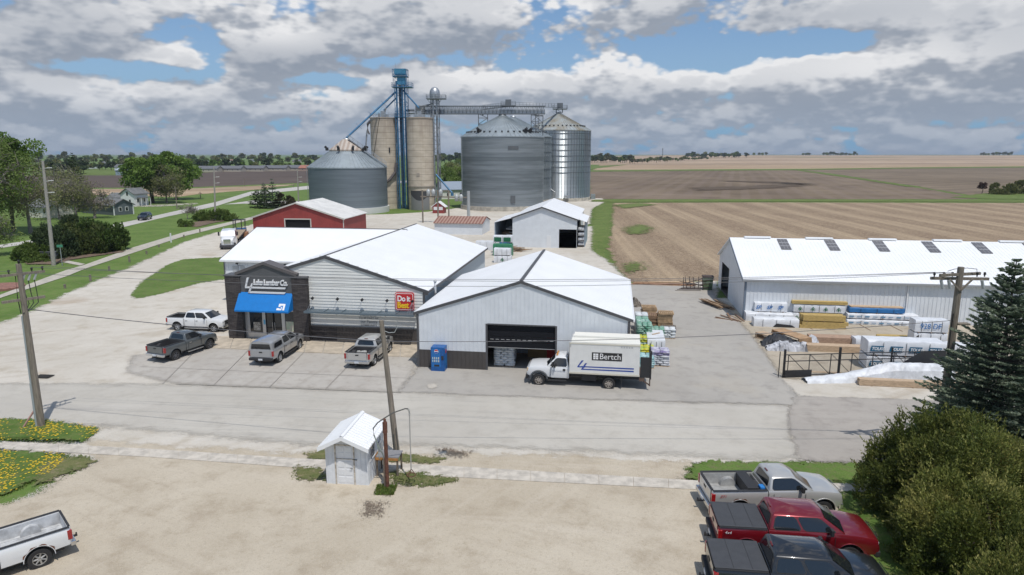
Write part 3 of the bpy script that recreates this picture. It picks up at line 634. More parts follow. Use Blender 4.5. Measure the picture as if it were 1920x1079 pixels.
# shopfront: glass, doors
fr = MB(); YG = .30
def frm(a, b2, z0, z1, w=.07):
    fr.box(a, a+w, YG-.05, YG+.05, z0, z1); fr.box(b2-w, b2, YG-.05, YG+.05, z0, z1); fr.box(a+w, b2-w, YG-.05, YG+.05, z0, z0+w); fr.box(a+w, b2-w, YG-.05, YG+.05, z1-w, z1)
fr.box(1.3, 5.8, YG-.06, YG+.06, 2.5, 2.72)
frm(1.62, 2.9, .48, 2.5, .09); fr.box(1.3, 1.62, YG-.05, YG+.05, 0, 2.5); fr.box(1.62, 2.95, YG-.05, YG+.05, 0, .48)
fr.box(2.9, 3.1, YG-.06, YG+.06, 0, 2.5); fr.box(4.5, 4.72, YG-.06, YG+.06, 0, 2.5); frm(4.72, 5.78, .3, 2.5)
fr.build('shopfront_frame', m_alu, sh_)
mb = MB(); mb.box(1.7, 2.82, YG-.01, YG+.01, .55, 2.42); mb.box(4.78, 5.72, YG-.01, YG+.01, .36, 2.44); mb.box(4.72, 5.8, YG-.03, YG+.03, 0, .3); mb.build('shop_window', m_glass, sh_)
for a in (3.1, 3.8):
    mb = MB(); w = .7
    mb.box(a+.01, a+.07, YG-.03, YG+.03, .02, 2.48); mb.box(a+w-.07, a+w-.01, YG-.03, YG+.03, .02, 2.48); mb.box(a+.07, a+w-.07, YG-.03, YG+.03, .02, .2); mb.box(a+.07, a+w-.07, YG-.03, YG+.03, 2.38, 2.48); mb.box(a+.07, a+w-.07, YG-.03, YG+.03, 1.0, 1.06)
    d_ = mb.build('door', m_door, sh_)
    mb = MB(); mb.box(a+.07, a+w-.07, YG-.01, YG+.01, .2, 2.38); mb.build('pane', m_glass, d_)
    mb = MB(); hx = a+w-.1 if a < 3.5 else a+.1; mb.cyl((hx, YG-.08, .8), (hx, YG-.08, 1.5), .02); mb.build('handle', m_alu, d_)
mb = MB(); mb.box(2.0, 2.6, YG-.03, YG-.02, .75, 1.45); mb.build('window_poster', mat('poster_white', (.6, .58, .52), .6, var=.7, vscale=7, world=False, col2=(.1, .08, .06)), sh_)
mb = MB(); mb.box(4.85, 5.5, YG-.03, YG-.02, .75, 1.6); mb.build('window_poster', mat('poster_green', (.45, .55, .4), .6, var=.6, vscale=5, world=False, col2=(.6, .55, .45)), sh_)
mb = MB(); mb.box(2.92, 3.08, YG-.075, YG-.062, 1.3, 1.7); mb.build('door_sticker', mat('sticker_blue', (.12, .4, .6), .5), sh_)
# awning
m_awn = mat('blue_awning_canvas', (.0, .17, .52), .55, var=.06, vscale=3.)
mb = MB(); A0, A1 = 1.15, 5.75; zt, zb, yb = 4.02, 2.72, -1.0
mb.add([(A0, -.05, zt), (A1, -.05, zt), (A1, yb, zb), (A0, yb, zb), (A0, yb, zb-.12), (A1, yb, zb-.12), (A0, -.05, zb-.05), (A1, -.05, zb-.05)], [(0,3,2,1), (3,4,5,2), (0,6,4,3), (1,2,5,7)])
aw = mb.build('awning', m_awn, sh_)
mw = mat('white_logo_vinyl', (.8, .8, .8), .5)
def awp(u, t, off=.012):                # point on the awning slope
    nrm = Vector((0, -(zt-zb), -(yb+.05)*-1)).normalized(); nrm = Vector((0, -(zt-zb), (-yb-.05))).normalized()
    p_ = Vector((u, -.05+(yb+.05)*t, zt+(zb-zt)*t)); return p_+nrm*off
def awpoly(L): mbx.add([awp(u, t) for u, t in L], [list(range(len(L)))])
mbx = MB(); a = 4.72
awpoly([(a+.12, .58), (a+.66, .58), (a+.66, .68), (a+.12, .68)]); awpoly([(a+.5, .68), (a+.66, .68), (a+.66, .93), (a+.5, .93)]); awpoly([(a+.0, .82), (a+.24, .82), (a+.24, .93), (a+.0, .93)])
awpoly([(a+.12, .68), (a+.28, .68), (a+.28, .75), (a+.12, .75)]); awpoly([(a+.34, .74), (a+.42, .74), (a+.42, .93), (a+.34, .93)]); awpoly([(a+.24, .86), (a+.34, .86), (a+.34, .93), (a+.24, .93)])
mbx.build('awning_logo', mw, aw)
# raised lettering
m_let = mat('raised_letter_white', (.72, .73, .74), .45)
sg = thing('storefront_sign', 'raised white letters and twin underline bars on the dark grey entrance gable', 'sign', OM+U8*1.75+V8*-.12+Vector((0, 0, 4.25)), T8)
text_mesh('Lake Lumber Co.', .62, 'lettering', m_let, sg, (.72, 0, .42), (R(90), 0, 0), .05, shear=.12, bold=.024, sx=.76, spacing=.88)
mb = MB()
def spoly(L, y0=-.06, y1=.06): mb.prism(L, y0, y1)
spoly([(.0, .12), (.62, .12), (.62, .24), (.0, .24)]); spoly([(.0, .24), (.12, .24), (.38, .98), (.20, .98)]); spoly([(.22, -.28), (.36, -.28), (.72, .55), (.58, .55)])
mb.build('numeral_logo', m_let, sg)
mb = MB(); spoly([(.62, .12), (3.42, .12), (3.5, .25), (.66, .25)]); mb.build('underline_bar', m_let, sg)
mb = MB(); spoly([(.24, -.28), (3.35, -.28), (3.45, -.14), (.3, -.14)]); mb.build('underline_bar', m_let, sg)
# square sign on the gable
mred = mat('sign_red', (.52, .02, .025), .4); myel = mat('sign_yellow', (.85, .55, .02), .4); mwh = mat('sign_white', (.8, .8, .8), .4)
s2 = thing('square_sign', 'red square wall sign with white and yellow words at the right of the white gable', 'sign', OM+U8*14.2+V8*(YF-.14)+Vector((0, 0, 2.9)), T8)
def rrect(w, h, r, n=5):
    L = []
    for cx, cz, a0 in ((w-r, r, -90), (w-r, h-r, 0), (r, h-r, 90), (r, r, 180)):
        for k in range(n+1): a = R(a0+90*k/n); L.append((cx+r*math.cos(a), cz+r*math.sin(a)))
    return L
mb = MB(); mb.prism(rrect(1.52, 1.42, .14), -.05, .1); mb.build('sign_board', mred, s2)
mb = MB(); mb.prism([(x+.05, z+.05) for x, z in rrect(1.42, 1.32, .12)], -.054, -.05); mb.build('border_line', mwh, s2)
mb = MB(); mb.prism([(x+.09, z+.09) for x, z in rrect(1.34, 1.24, .1)], -.058, -.054); mb.build('sign_face', mred, s2)
text_mesh('Do it', .62, 'lettering', mwh, s2, (.18, -.064, .74), (R(90), 0, 0), .003, bold=.02, sx=.86, spacing=.92)
text_mesh('Best', .66, 'lettering', myel, s2, (.17, -.064, .2), (R(90), 0, 0), .003, bold=.02, sx=.86, spacing=.92)
# canopy over the band with brackets
mb = MB(); CY = -.85
for k in range(8): mb.box(7.05, 15.95, CY+.03+k*.145, CY+.03+k*.145+.108, 2.72, 2.75)
for k in range(7): mb.box(7.05+k*1.48, 7.05+k*1.48+.06, CY, YF-.04, 2.752, 2.81)
mb.box(7.0, 16.0, CY-.06, CY, 2.64, 2.80); mb.build('canopy', mat('canopy_metal', (.13, .17, .20), .4, .2), sh_)
mb = MB(); mb.box(9.2, x1+.02, YF-.1, YF-.052, 0, .34); mb.build('base_strip', mat('brown_base', (.17, .15, .13), .8), sh_)
# windows ghosted lines under canopy: painted slogan
m_sl = mat('slogan_grey', (.28, .29, .30), .6)
for tx, sz, zz_, w in (('PROUD', .34, 2.28, 1.35), ('TO BE PART OF', .2, 2.06, 1.3), ('our Panora', .34, 1.72, 1.0), ('COMMUNITY', .22, 1.46, 1.15)):
    text_mesh(tx, sz, 'slogan', m_sl, sh_, (11.9, YF-.045, zz_), (R(90), 0, 0), .003, align='CENTER', sx=w*.9, bold=.006)
def wall_lamp(u, y, z, k=1.):
    l = thing('gooseneck_lamp', None, 'lamp', OM+U8*u+V8*y+Vector((0, 0, z)), T8)
    mb = MB(); mb.cyl((-.18, -.85, -.05), (.1, -.45, .78), .014, n=5); mb.cyl((.02, -.85, -.05), (.1, -.45, .78), .014, n=5); mb.build('arm', m_galv, l)
    mb = MB(); mb.cbox((.12, -.42, .84), (.19, .16, .19), M=Matrix.Rotation(R(40), 4, 'Y')); mb.build('lamp_head', m_blackm, l)
    return l
for i, u in enumerate((7.3, 9.4, 11.45, 13.5, 15.55)):
    l = wall_lamp(u, YF, 2.85); tag(l, ['black gooseneck wall lamp beside the right brick pier', 'second black gooseneck lamp from the brick pier', 'black gooseneck lamp above the middle of the canopy', 'black gooseneck lamp just left of the red square sign', 'black gooseneck lamp below the right edge of the red square sign'][i], group='gooseneck lamps along the shop canopy')
# left wing, behind the entrance
lw = thing('shop_wing', 'long white-roofed wing joined behind the shop entrance', 'building', Vector((-29.1, 68.4, 0)), T8)
mb = MB(); EL, RL = 4.45, 6.93; ry = 7.5; LWd = 16.9; LD = 15.0
# front wall and roof rising away from the street
mb.box(-.1, 15, 0, .15, 0, EL); mb.prism([(0, 0), (LD, 0), (LD, EL), (ry, RL), (0, EL)], -.1, .05, 'x')
ribs_front(mb, [(-.1, EL), (14., EL)], [], 0, .3); mb.build('wall', m_white, lw)
mb = MB(); mb.prism([(-.25, EL-.02), (ry, RL), (ry, RL+.12), (-.25, EL+.1)], -.4, LWd, 'x'); mb.prism([(ry, RL), (LD+.3, EL-.02), (LD+.3, EL+.1), (ry, RL+.12)], -.4, LWd, 'x')
mb.build('roof', m_roof, lw)
mb = MB(); mb.box(-.4, 12.5, -.36, -.25, EL-.1, EL+.06); mb.build('gutter', m_gut, lw)
mb = MB(); mb.prism([(-.25, EL-.15), (ry, RL-.12), (ry, RL+.14), (-.25, EL+.12)], -.46, -.4, 'x'); mb.box(-.14, -.1, -.05, .05, 0, EL-.1); mb.box(-.4, LWd, ry-.1, ry+.1, RL+.12, RL+.15); mb.build('trim', m_trim, lw)
for u in (1.55, 6.7):
    l = thing('wall_light', 'black floodlight on the white wing wall, %s of the grey entrance gable' % ('left' if u < 3 else 'right'), 'lamp', Vector((-29.1, 68.4, 0))+U8*u-V8*.03+Vector((0, 0, 3.95)), T8, 'floodlights on the wing wall')
    mb = MB(); mb.tube([(0, 0, 0), (0, -.3, .1), (.0, -.35, .25)], .03, 6); mb.build('arm', m_blackm, l); mb = MB(); mb.cbox((0, -.4, .28), (.22, .16, .14)); mb.build('lamp_head', m_blackm, l)
    mb = MB(); mb.box(u-.75, u-.1, -.05, 0, 2.9, 3.9); mb.box(u+.1, u+.6, -.05, 0, 3.3, 3.95); mb.build('wall_panel', mat('grey_box', (.4, .42, .44), .5), lw)
# small deck with railing on the left side
dk_ = thing('side_deck', 'grey side deck with white railing left of the brick pier', 'deck', OM+U8*-1.9+V8*3.2, T8)
mb = MB(); mb.box(0, 1.8, 0, 3, .75, .95); mb.build('deck_floor', mat('deck_grey', (.3, .29, .28), .7), dk_)
mb = MB(); mb.box(.15, 1.8, .15, 2.8, 0, .75); mb.build('base', m_wconc, dk_)
mb = MB()
for y in (0.04,): 
    mb.box(0, 1.8, y-.03, y+.03, 1.9, 1.96)
    for k in range(14): mb.box(.08+k*.13, .11+k*.13, y-.015, y+.015, .95, 1.9)
for k in range(22): mb.box(.02, .05, .1+k*.13, .13+k*.13, .95, 1.9)
mb.box(-.0, .06, 0, 3, 1.9, 1.96); mb.box(-.03, .09, -.03, .09, .0, 2.0); mb.build('railing', m_alu, dk_)
# ---------------- long shed on the right
OS = P(1393, 598); HS, PS, DS = 3.72, 6.45, 15.9; LS = 42.
ls = thing('long_shed', 'long white ribbed storage shed with translucent roof panels behind the lumber yard', 'shed', OS, T8)
g = [(0, 0), (DS, 0), (DS, HS), (DS/2+.6, PS), (0, HS)]
mb = MB(); mb.box(0, LS, 0, .12, 0, HS); mb.box(0, LS, DS-.12, DS, 0, HS)
y0_, y1_, zt_ = 9.0, 13.9, 3.2
for a, b2 in ((0.12, 9.0), (9.0, 13.9), (13.9, DS-.12)):
    zlo = zt_ if a == 9.0 else 0
    f = lambda y: HS+(PS-HS)*(y/(DS/2+.6) if y < DS/2+.6 else (DS-y)/(DS/2-.6))
    ys = sorted({a, b2} | ({DS/2+.6} if a < DS/2+.6 < b2 else set()))
    mb.prism([(a, zlo), (b2, zlo)]+[(y, f(y)) for y in reversed(ys)], 0, .12, 'x')
    mb.prism([(a, 0), (b2, 0)]+[(y, f(y)) for y in reversed(ys)], LS-.12, LS, 'x')
ribs_front(mb, [(0, HS), (LS, HS)], [], 0, .05, .34, .05, .03); mb.build('wall', m_white, ls)
mb = MB(); yr = DS/2+.6
A_ = (-.25, HS-.06); B_ = (yr, PS)
mb.prism([A_, B_, (B_[0], B_[1]+.12), (A_[0], A_[1]+.12)], -.25, LS+.3, 'x'); C_ = (DS+.25, HS-.06); mb.prism([B_, C_, (C_[0], C_[1]+.12), (B_[0], B_[1]+.12)], -.25, LS+.3, 'x')
x = 0
while x < LS: mb.prism([(A_[0], A_[1]+.118), (B_[0], B_[1]+.118), (B_[0], B_[1]+.135), (A_[0], A_[1]+.135)], x, x+.04, 'x'); x += .34
mb.build('roof', m_roof, ls)
mb = MB(); mb.box(-.3, LS+.3, -.4, -.25, HS-.12, HS+.04); mb.build('gutter', mat('grey_gutter', (.3, .31, .32), .5), ls)
mb = MB(); mb.box(13.9, 14.0, -.12, -.03, 0, HS-.1); mb.box(29, 29.1, -.12, -.03, 0, HS-.1); mb.build('downpipe', m_gut, ls)
mb = MB(); mb.box(-.06, .0, -.05, .12, 0, HS); mb.box(-.05, .12, -.06, -.035, 0, HS); mb.prism([(A_[0], A_[1]-.1), (B_[0], B_[1]-.1), (B_[0], B_[1]+.13), (A_[0], A_[1]+.13)], -.3, -.25, 'x'); mb.build('trim', mat('steel_blue_trim', (.16, .2, .25), .5), ls)
m_sky = mat('smoky_skylight', (.13, .125, .13), .3)
for k in range(8):
    x = 4.35+k*4.55; mb = MB(); a, b2 = .70, .965
    f = lambda t, o: (A_[0]+(B_[0]-A_[0])*t, A_[1]+(B_[1]-A_[1])*t+o)
    mb.prism([f(a, .155), f(b2, .155), f(b2, .185), f(a, .185)], x, x+.95, 'x'); s_ = mb.build('skylight', m_sky, ls)
    mb = MB(); 
    for q in (.31, .62): mb.prism([f(a, .186), f(b2, .186), f(b2, .2), f(a, .2)], x+q, x+q+.03, 'x')
    for q in (.3, .6): c_ = a+(b2-a)*q; mb.prism([f(c_, .186), f(c_+.012, .186), f(c_+.012, .2), f(c_, .2)], x+.02, x+.93, 'x')
    mb.build('panel_ribs', mat('skylight_rib', (.35, .35, .36), .4), s_)
for k in range(7):
    mb = MB(); x = 1.2+k*6.0; mb.prism([(yr-.25, PS+.13), (yr+.25, PS+.13), (yr+.2, PS+.27), (yr-.2, PS+.27)], x, x+2.6, 'x'); mb.build('ridge_vent', m_roof, ls)
mb = MB(); mb.box(.0, .12, 9.0, 9.15, 0, 3.2); mb.box(.0, .12, 13.75, 13.9, 0, 3.2); mb.box(LS-2, LS-1, 3, 12, 0, 2); mb.build('inner_frame', m_dark, ls)
mb = MB(); mb.box(.0, LS, .1, DS-.1, .02, .06); mb.build('floor_slab', mat('dark_floor', None), ls)
# ---------------- red barn
OB = P(476, 441); TB = R(-6)
rb = thing('red_barn', 'red metal barn with pale gable roof and dark doorway behind the shop wing', 'barn', OB, TB)
kx = (P(651, 441)-OB).length
m_red = mat('barn_red', (.27, .045, .04), .6, var=.12, vscale=.6)
WB, PB, EB, DB = kx, 6.1, 3.35, 13.
PUB = WB*.488; prof = [(0, EB), (PUB, PB), (WB, EB-.1)]; dop = (WB*.36, WB*.635, 0, 3.0)
mb = MB(); gable(mb, prof, [dop], 0, .15); mb.box(WB-.15, WB, .15, DB, 0, EB-.1); mb.box(0, .15, .15, DB, 0, EB); gable(mb, prof, [], DB, DB+.15); ribs_front(mb, prof, [dop], 0, 0, .5); mb.build('wall', m_red, rb)
mb = MB(); slab(mb, (-.3, EB-.08), (PUB, PB), -.25, DB+.3, .12); slab(mb, (PUB, PB), (WB+.3, EB-.18), -.25, DB+.3, .12); mb.build('roof', mat('pale_barn_roof', (.68, .67, .64), .5, var=.12, vscale=.5), rb)
mb = MB(); mb.box(dop[0], dop[1], .16, .2, 0, 3.0); mb.build('doorway', m_door, rb)  # dark sheet just behind the opening stands in for the shade inside
mb = MB(); mb.box(dop[0]-.2, dop[0], -.05, .1, 0, 3.2); mb.box(dop[1], dop[1]+.2, -.05, .1, 0, 3.2); mb.box(dop[0]-.2, dop[1]+.2, -.06, -.0, 3.0, 3.2)
mb.prism([(-.3, EB-.25), (PUB, PB-.15), (PUB, PB+.1), (-.3, EB+.02)], -.3, -.25); mb.prism([(PUB, PB-.15), (WB+.3, EB-.35), (WB+.3, EB-.06), (PUB, PB+.1)], -.3, -.25); mb.box(WB-.12, WB+.04, -.06, -.02, 0, EB-.2); mb.build('trim', mat('pale_trim', (.5, .48, .44), .6), rb)
# ---------------- back storage shed with lean-tos
OW = P(944, 464); w1 = P(1112, 462); WW = 11.6
bs = thing('back_shed', 'white gable storage shed with open lean-tos on both sides in the back yard', 'shed', OW, T8)
EW, PW = 4.9, 6.6; U0, U1, UP = 1.5, 12.0, 6.3; DW = 22.
prof = [(U0, EW), (UP, PW), (U1, EW-.2)]; dp = (9.1, 11.95, 0, 3.1)
mb = MB(); gable(mb, prof, [dp], 0, .15); mb.box(U0, U0+.15, .15, DW, 0, EW); gable(mb, prof, [], DW, DW+.15); mb.box(U1-.1, U1, 9., DW, 0, EW-.2); mb.build('wall', m_white, bs)
mb = MB(); mb.box(U1+1.1, U1+1.22, 2, 12, 0, 4.0); mb.build('side_wall', mat('blue_grey_siding', (.30, .37, .44), .5, var=.06), bs)
mb = MB(); slab(mb, (U0-.2, EW-.08), (UP, PW), -.25, DW+.3, .1); slab(mb, (UP, PW), (U1+.2, EW-.28), -.25, DW+.3, .1); mb.build('roof', m_roof, bs)
mb = MB(); slab(mb, (-1.6, 4.0), (U0-.2, EW-.12), .3, 12, .08); slab(mb, (U1+.2, EW-.32), (U1+1.5, 4.15), 1.2, 12.5, .08); mb.build('lean_to_roof', m_roof, bs)
mb = MB(); mb.box(U0, U1, .1, DW, .02, .06); mb.build('floor_slab', mat('dark_floor', None), bs)
mb = MB(); 
mb.prism([(U0-.2, EW-.2), (UP, PW-.1), (UP, PW+.12), (U0-.2, EW+.03)], -.31, -.25); mb.prism([(UP, PW-.1), (U1+.2, EW-.4), (U1+.2, EW-.16), (UP, PW+.12)], -.31, -.25); mb.build('trim', m_trim, bs)
mb = MB(); mb.box(7.1, 7.8, -.03, .0, 0, 2.05); mb.build('door', m_gut, bs)
mb = MB(); mb.box(-1.55, -1.45, .4, 12, 0, 4.0); mb.box(-1.5, U0, 11.9, 12, 0, 4.2); mb.build('lean_to_wall', mat('blue_grey_siding', None), bs)
mb = MB()
for z_ in (1.0, 1.9, 2.8):
    for y in (1.5, 4.5, 7.5): mb.bar((U0-.05, y, z_), (U0-1.3, y, z_+.1), .1)
    for y in (1.5, 3, 5, 7.): mb.bar((U1+1.1, y, z_), (U1+.1, y, z_+.1), .1)
mb.build('rack_arm', m_galv, bs)
# little brown-roofed shed
OQ = P(815, 440)
qs = thing('low_shed', 'low shed with rusty red-brown metal roof beside the back shed', 'shed', OQ, T8)
mb = MB(); mb.prism([(0, 0), (8, 0), (8, 2.2), (4, 3.1), (0, 2.2)], 0, 9.2, 'x'); mb.build('wall', m_white, qs)
def stripe_mat(name, c1, c2, per, ax=0):
    m = bpy.data.materials.new(name); m.use_nodes = True; t = m.node_tree; b = t.nodes['Principled BSDF']; b.inputs['Roughness'].default_value = .7
    g_ = N(t, 'ShaderNodeTexCoord'); s_ = N(t, 'ShaderNodeSeparateXYZ'); t.links.new(g_.outputs['Object'], s_.inputs[0])
    f = M_(t, 'PINGPONG', s_.outputs[ax], per/2); n = N(t, 'ShaderNodeTexNoise'); n.inputs['Scale'].default_value = 1.2; t.links.new(g_.outputs['Object'], n.inputs[0])
    f = M_(t, 'ADD', MR(t, f, per*.12, per*.38), M_(t, 'MULTIPLY', M_(t, 'SUBTRACT', n.outputs[0], .5), .8), clamp=True)
    t.links.new(MIX(t, f, c1, c2), b.inputs['Base Color']); return m
mb = MB(); mb.prism([(-.3, 2.15), (4, 3.12), (4, 3.2), (-.3, 2.23)], -.2, 9.4, 'x'); mb.prism([(4, 3.12), (8.3, 2.15), (8.3, 2.23), (4, 3.2)], -.2, 9.4, 'x'); mb.build('roof', stripe_mat('rusty_roof', (.20, .085, .06), (.36, .24, .19), .62), qs)
# ---------------- small weigh shack in the foreground
OK_ = P(613, 909); k2 = P(692, 913)
kr = math.atan2(k2.y-OK_.y, k2.x-OK_.x); kw = (k2-OK_).length
ks = thing('scale_shack', 'small white metal shack with gable roof and white door by the sidewalk', 'shack', OK_, kr)
EK, PKK, DK = 2.12, 2.52, 2.4
prof = [(0, EK), (kw*.47, PKK-.05), (kw, EK)]; dk = (.5, 1.32, .04, 1.96)
mb = MB(); gable(mb, prof, [dk], 0, .08); mb.box(0, .08, .08, DK, 0, EK); gable(mb, prof, [], DK-.08, DK)
wz0, wz1, wy0, wy1 = 1.15, 1.95, .3, 1.0
mb.box(kw-.08, kw, .08, DK-.08, 0, wz0); mb.box(kw-.08, kw, .08, DK-.08, wz1, EK); mb.box(kw-.08, kw, .08, wy0, wz0, wz1); mb.box(kw-.08, kw, wy1, DK-.08, wz0, wz1)
ribs_front(mb, prof, [dk], 0, .04, .22, .03, .018)
for y in (.12, .55, 1.15, 1.45, 1.75, 2.05, 2.3): mb.box(kw, kw+.015, y, y+.03, 0, (EK if y > 1.05 or y < .3 else wz0))
mb.build('wall', mat('shack_white', (.68, .70, .72), .5, var=.07, vscale=2.5), ks)
mb = MB(); ky = kw*.47; ov = .18
slab(mb, (-ov, EK-.16), (ky, PKK), -.42, DK+.25, .05); slab(mb, (ky, PKK), (kw+ov, EK-.14), -.42, DK+.25, .05)
roof_ribs(mb, (-ov, EK-.16), (ky-.02, PKK-.005), -.4, DK+.25, .235, .03, .05, .05); roof_ribs(mb, (ky+.02, PKK-.005), (kw+ov, EK-.14), -.4, DK+.25, .235, .03, .05, .05)
mb.prism([(ky-.1, PKK+.05), (ky, PKK+.1), (ky+.1, PKK+.05), (ky+.1, PKK+.06), (ky, PKK+.115), (ky-.1, PKK+.06)], -.43, DK+.26)
mb.prism([(-ov-.01, EK-.3), (ky, PKK-.13), (ky, PKK+.06), (-ov-.01, EK-.1)], -.45, -.42); mb.prism([(ky, PKK-.13), (kw+ov+.01, EK-.28), (kw+ov+.01, EK-.08), (ky, PKK+.06)], -.45, -.42)
mb.build('roof', m_roof, ks)
mb = MB(); mb.box(.5, 1.32, .015, .055, .04, 1.3)
for zz_ in (.14, .52, .9):
    for xx in (.58, .95): mb.box(xx, xx+.3, .002, .016, zz_, zz_+.28)
d_ = mb.build('door', mat('old_white_door', (.72, .73, .74), .5, var=.05, vscale=4), ks)
mb = MB(); mb.box(.5, 1.32, .012, .05, 1.33, 1.96)
for zz_ in (1.4, 1.68):
    for xx in (.58, .95): mb.box(xx, xx+.3, .0, .014, zz_, zz_+.22)
mb.build('upper_door_leaf', mat('old_white_door', None), d_)
mb = MB(); mb.cyl((1.24, -.0, .86), (1.24, -.05, .86), .02); mb.bar((1.24, -.05, .86), (1.15, -.05, .86), .02); mb.bar((1.3, -.03, 1.32), (1.5, -.03, 1.3), .03); mb.build('handle', m_blackm, d_)
mb = MB()
for a in ((.44, .5), (1.32, 1.38)): mb.box(a[0], a[1], -.03, .02, .0, 2.02)
mb.box(.5, 1.32, -.03, .02, 1.96, 2.02); mb.box(.5, 1.32, -.02, .0, 1.3, 1.33); mb.build('door_frame', mat('peeling_frame', (.5, .45, .38), .8, var=.4, vscale=9), ks)
mb = MB(); mb.box(kw-.05, kw-.03, wy0, wy1, wz0, wz1); w_ = mb.build('window', m_glass, ks)
mb = MB(); mb.box(kw-.01, kw+.03, wy0-.06, wy0, wz0-.06, wz1+.06); mb.box(kw-.01, kw+.03, wy1, wy1+.06, wz0-.06, wz1+.06); mb.box(kw-.01, kw+.03, wy0, wy1, wz0-.06, wz0); mb.box(kw-.01, kw+.03, wy0, wy1, wz1, wz1+.06); mb.build('frame', m_gut, w_)
mb = MB(); mb.cbox((kw+.1, 1.6, 1.25), (.16, .3, .5)); mb.tube([(kw+.1, 1.6, 1.5), (kw+.12, 1.55, 1.8), (kw+.05, 1.5, 1.9)], .03); mb.cyl((kw+.08, 1.45, 0), (kw+.08, 1.45, 1.2), .03); mb.build('meter_box', m_galv, ks)
tb = thing('wooden_table', 'small grey-topped wooden table against the right wall of the white shack', 'table', OK_, kr)
mb = MB(); mb.box(kw+.06, kw+1.15, .95, 1.75, 1.0, 1.05); mb.build('tabletop', mat('grey_slab', (.22, .22, .23), .7), tb)
mo = mat('orange_brown_wood', (.42, .2, .06), .8, var=.3, vscale=5)
mb = MB(); mb.box(kw+.05, kw+1.13, .93, .95, .88, 1.0); mb.box(kw+.04, kw+.06, .93, 1.75, .85, 1.12); mb.build('apron', mo, tb)
for xx, yy in ((kw+.1, 1.0), (kw+1.08, 1.0), (kw+.1, 1.7), (kw+1.08, 1.7)): mb = MB(); mb.box(xx-.04, xx+.04, yy-.04, yy+.04, 0, 1.0); mb.build('leg', mat('weathered_post', (.16, .13, .1), .9), tb)
# grain probe: rusty post with swing pipe and hanging hose
q0 = P(727, 918); pr = thing('grain_probe', 'rusty steel post with bent swing pipe, hose and hanging iron ring beside the shack', 'grain probe', q0, 0)
m_rust = mat('rusty_steel', (.13, .055, .035), .85, var=.4, vscale=7)
mb = MB(); mb.cyl((0, 0, 0), (-.02, 0, 3.1), .085, n=10); mb.cyl((-.02, 0, 2.75), (-.02, 0, 3.25), .11, n=10); mb.cyl((-.02, 0, 3.25), (-.02, 0, 3.4), .06); mb.build('post', m_rust, pr)
mb = MB(); mb.cyl((-.13, .05, 0), (-.13, .05, 1.5), .05); mb.build('side_post', mat('weathered_post', None), pr)
m_pipe = mat('grey_pipe', (.12, .12, .11), .5, .4)
arm = [(-.52, .0, 2.6), (-.55, 0, 2.95), (-.35, .05, 3.2), (-.02, .1, 3.42), (.35, .2, 3.62), (.85, .35, 3.75), (.98, .4, 3.72)]
mb = MB(); mb.tube(arm, .03, 8); mb.build('swing_pipe', m_pipe, pr)
mb = MB(); mb.tube([(.98, .4, 3.72), (1.03, .4, 3.6), (1.03, .4, 3.45)], .045, 8); mb.tube([(1.03, .4, 3.45), (1.03, .4, .75)], .028, 8); mb.build('drop_pipe', mat('pale_pipe', (.42, .42, .4), .45, .3), pr)
mb = MB(); c_ = (1.03, .4, .52)
mb.tube([(c_[0]+.2*math.cos(a), c_[1]+.2*math.sin(a), c_[2]) for a in [R(20*i) for i in range(19)]], .02, 6)
for i in range(3): a = R(120*i); mb.tube([(c_[0], c_[1], .82), (c_[0]+.2*math.cos(a), c_[1]+.2*math.sin(a), c_[2])], .018, 5)
mb.build('ring', m_rust, pr)
mb = MB(); mb.tube([(-.52, 0, 2.62), (-.4, .25, 2.0), (-.25, .45, 1.5), (-.18, .5, 1.15), (-.2, .6, 1.06)], .03, 7); mb.tube([(-.5, 0, 2.6), (-.5, .5, 2.), (-.45, .6, 1.2)], .018, 6); mb.build('hose', mat('pale_hose', (.34, .4, .36), .4), pr)
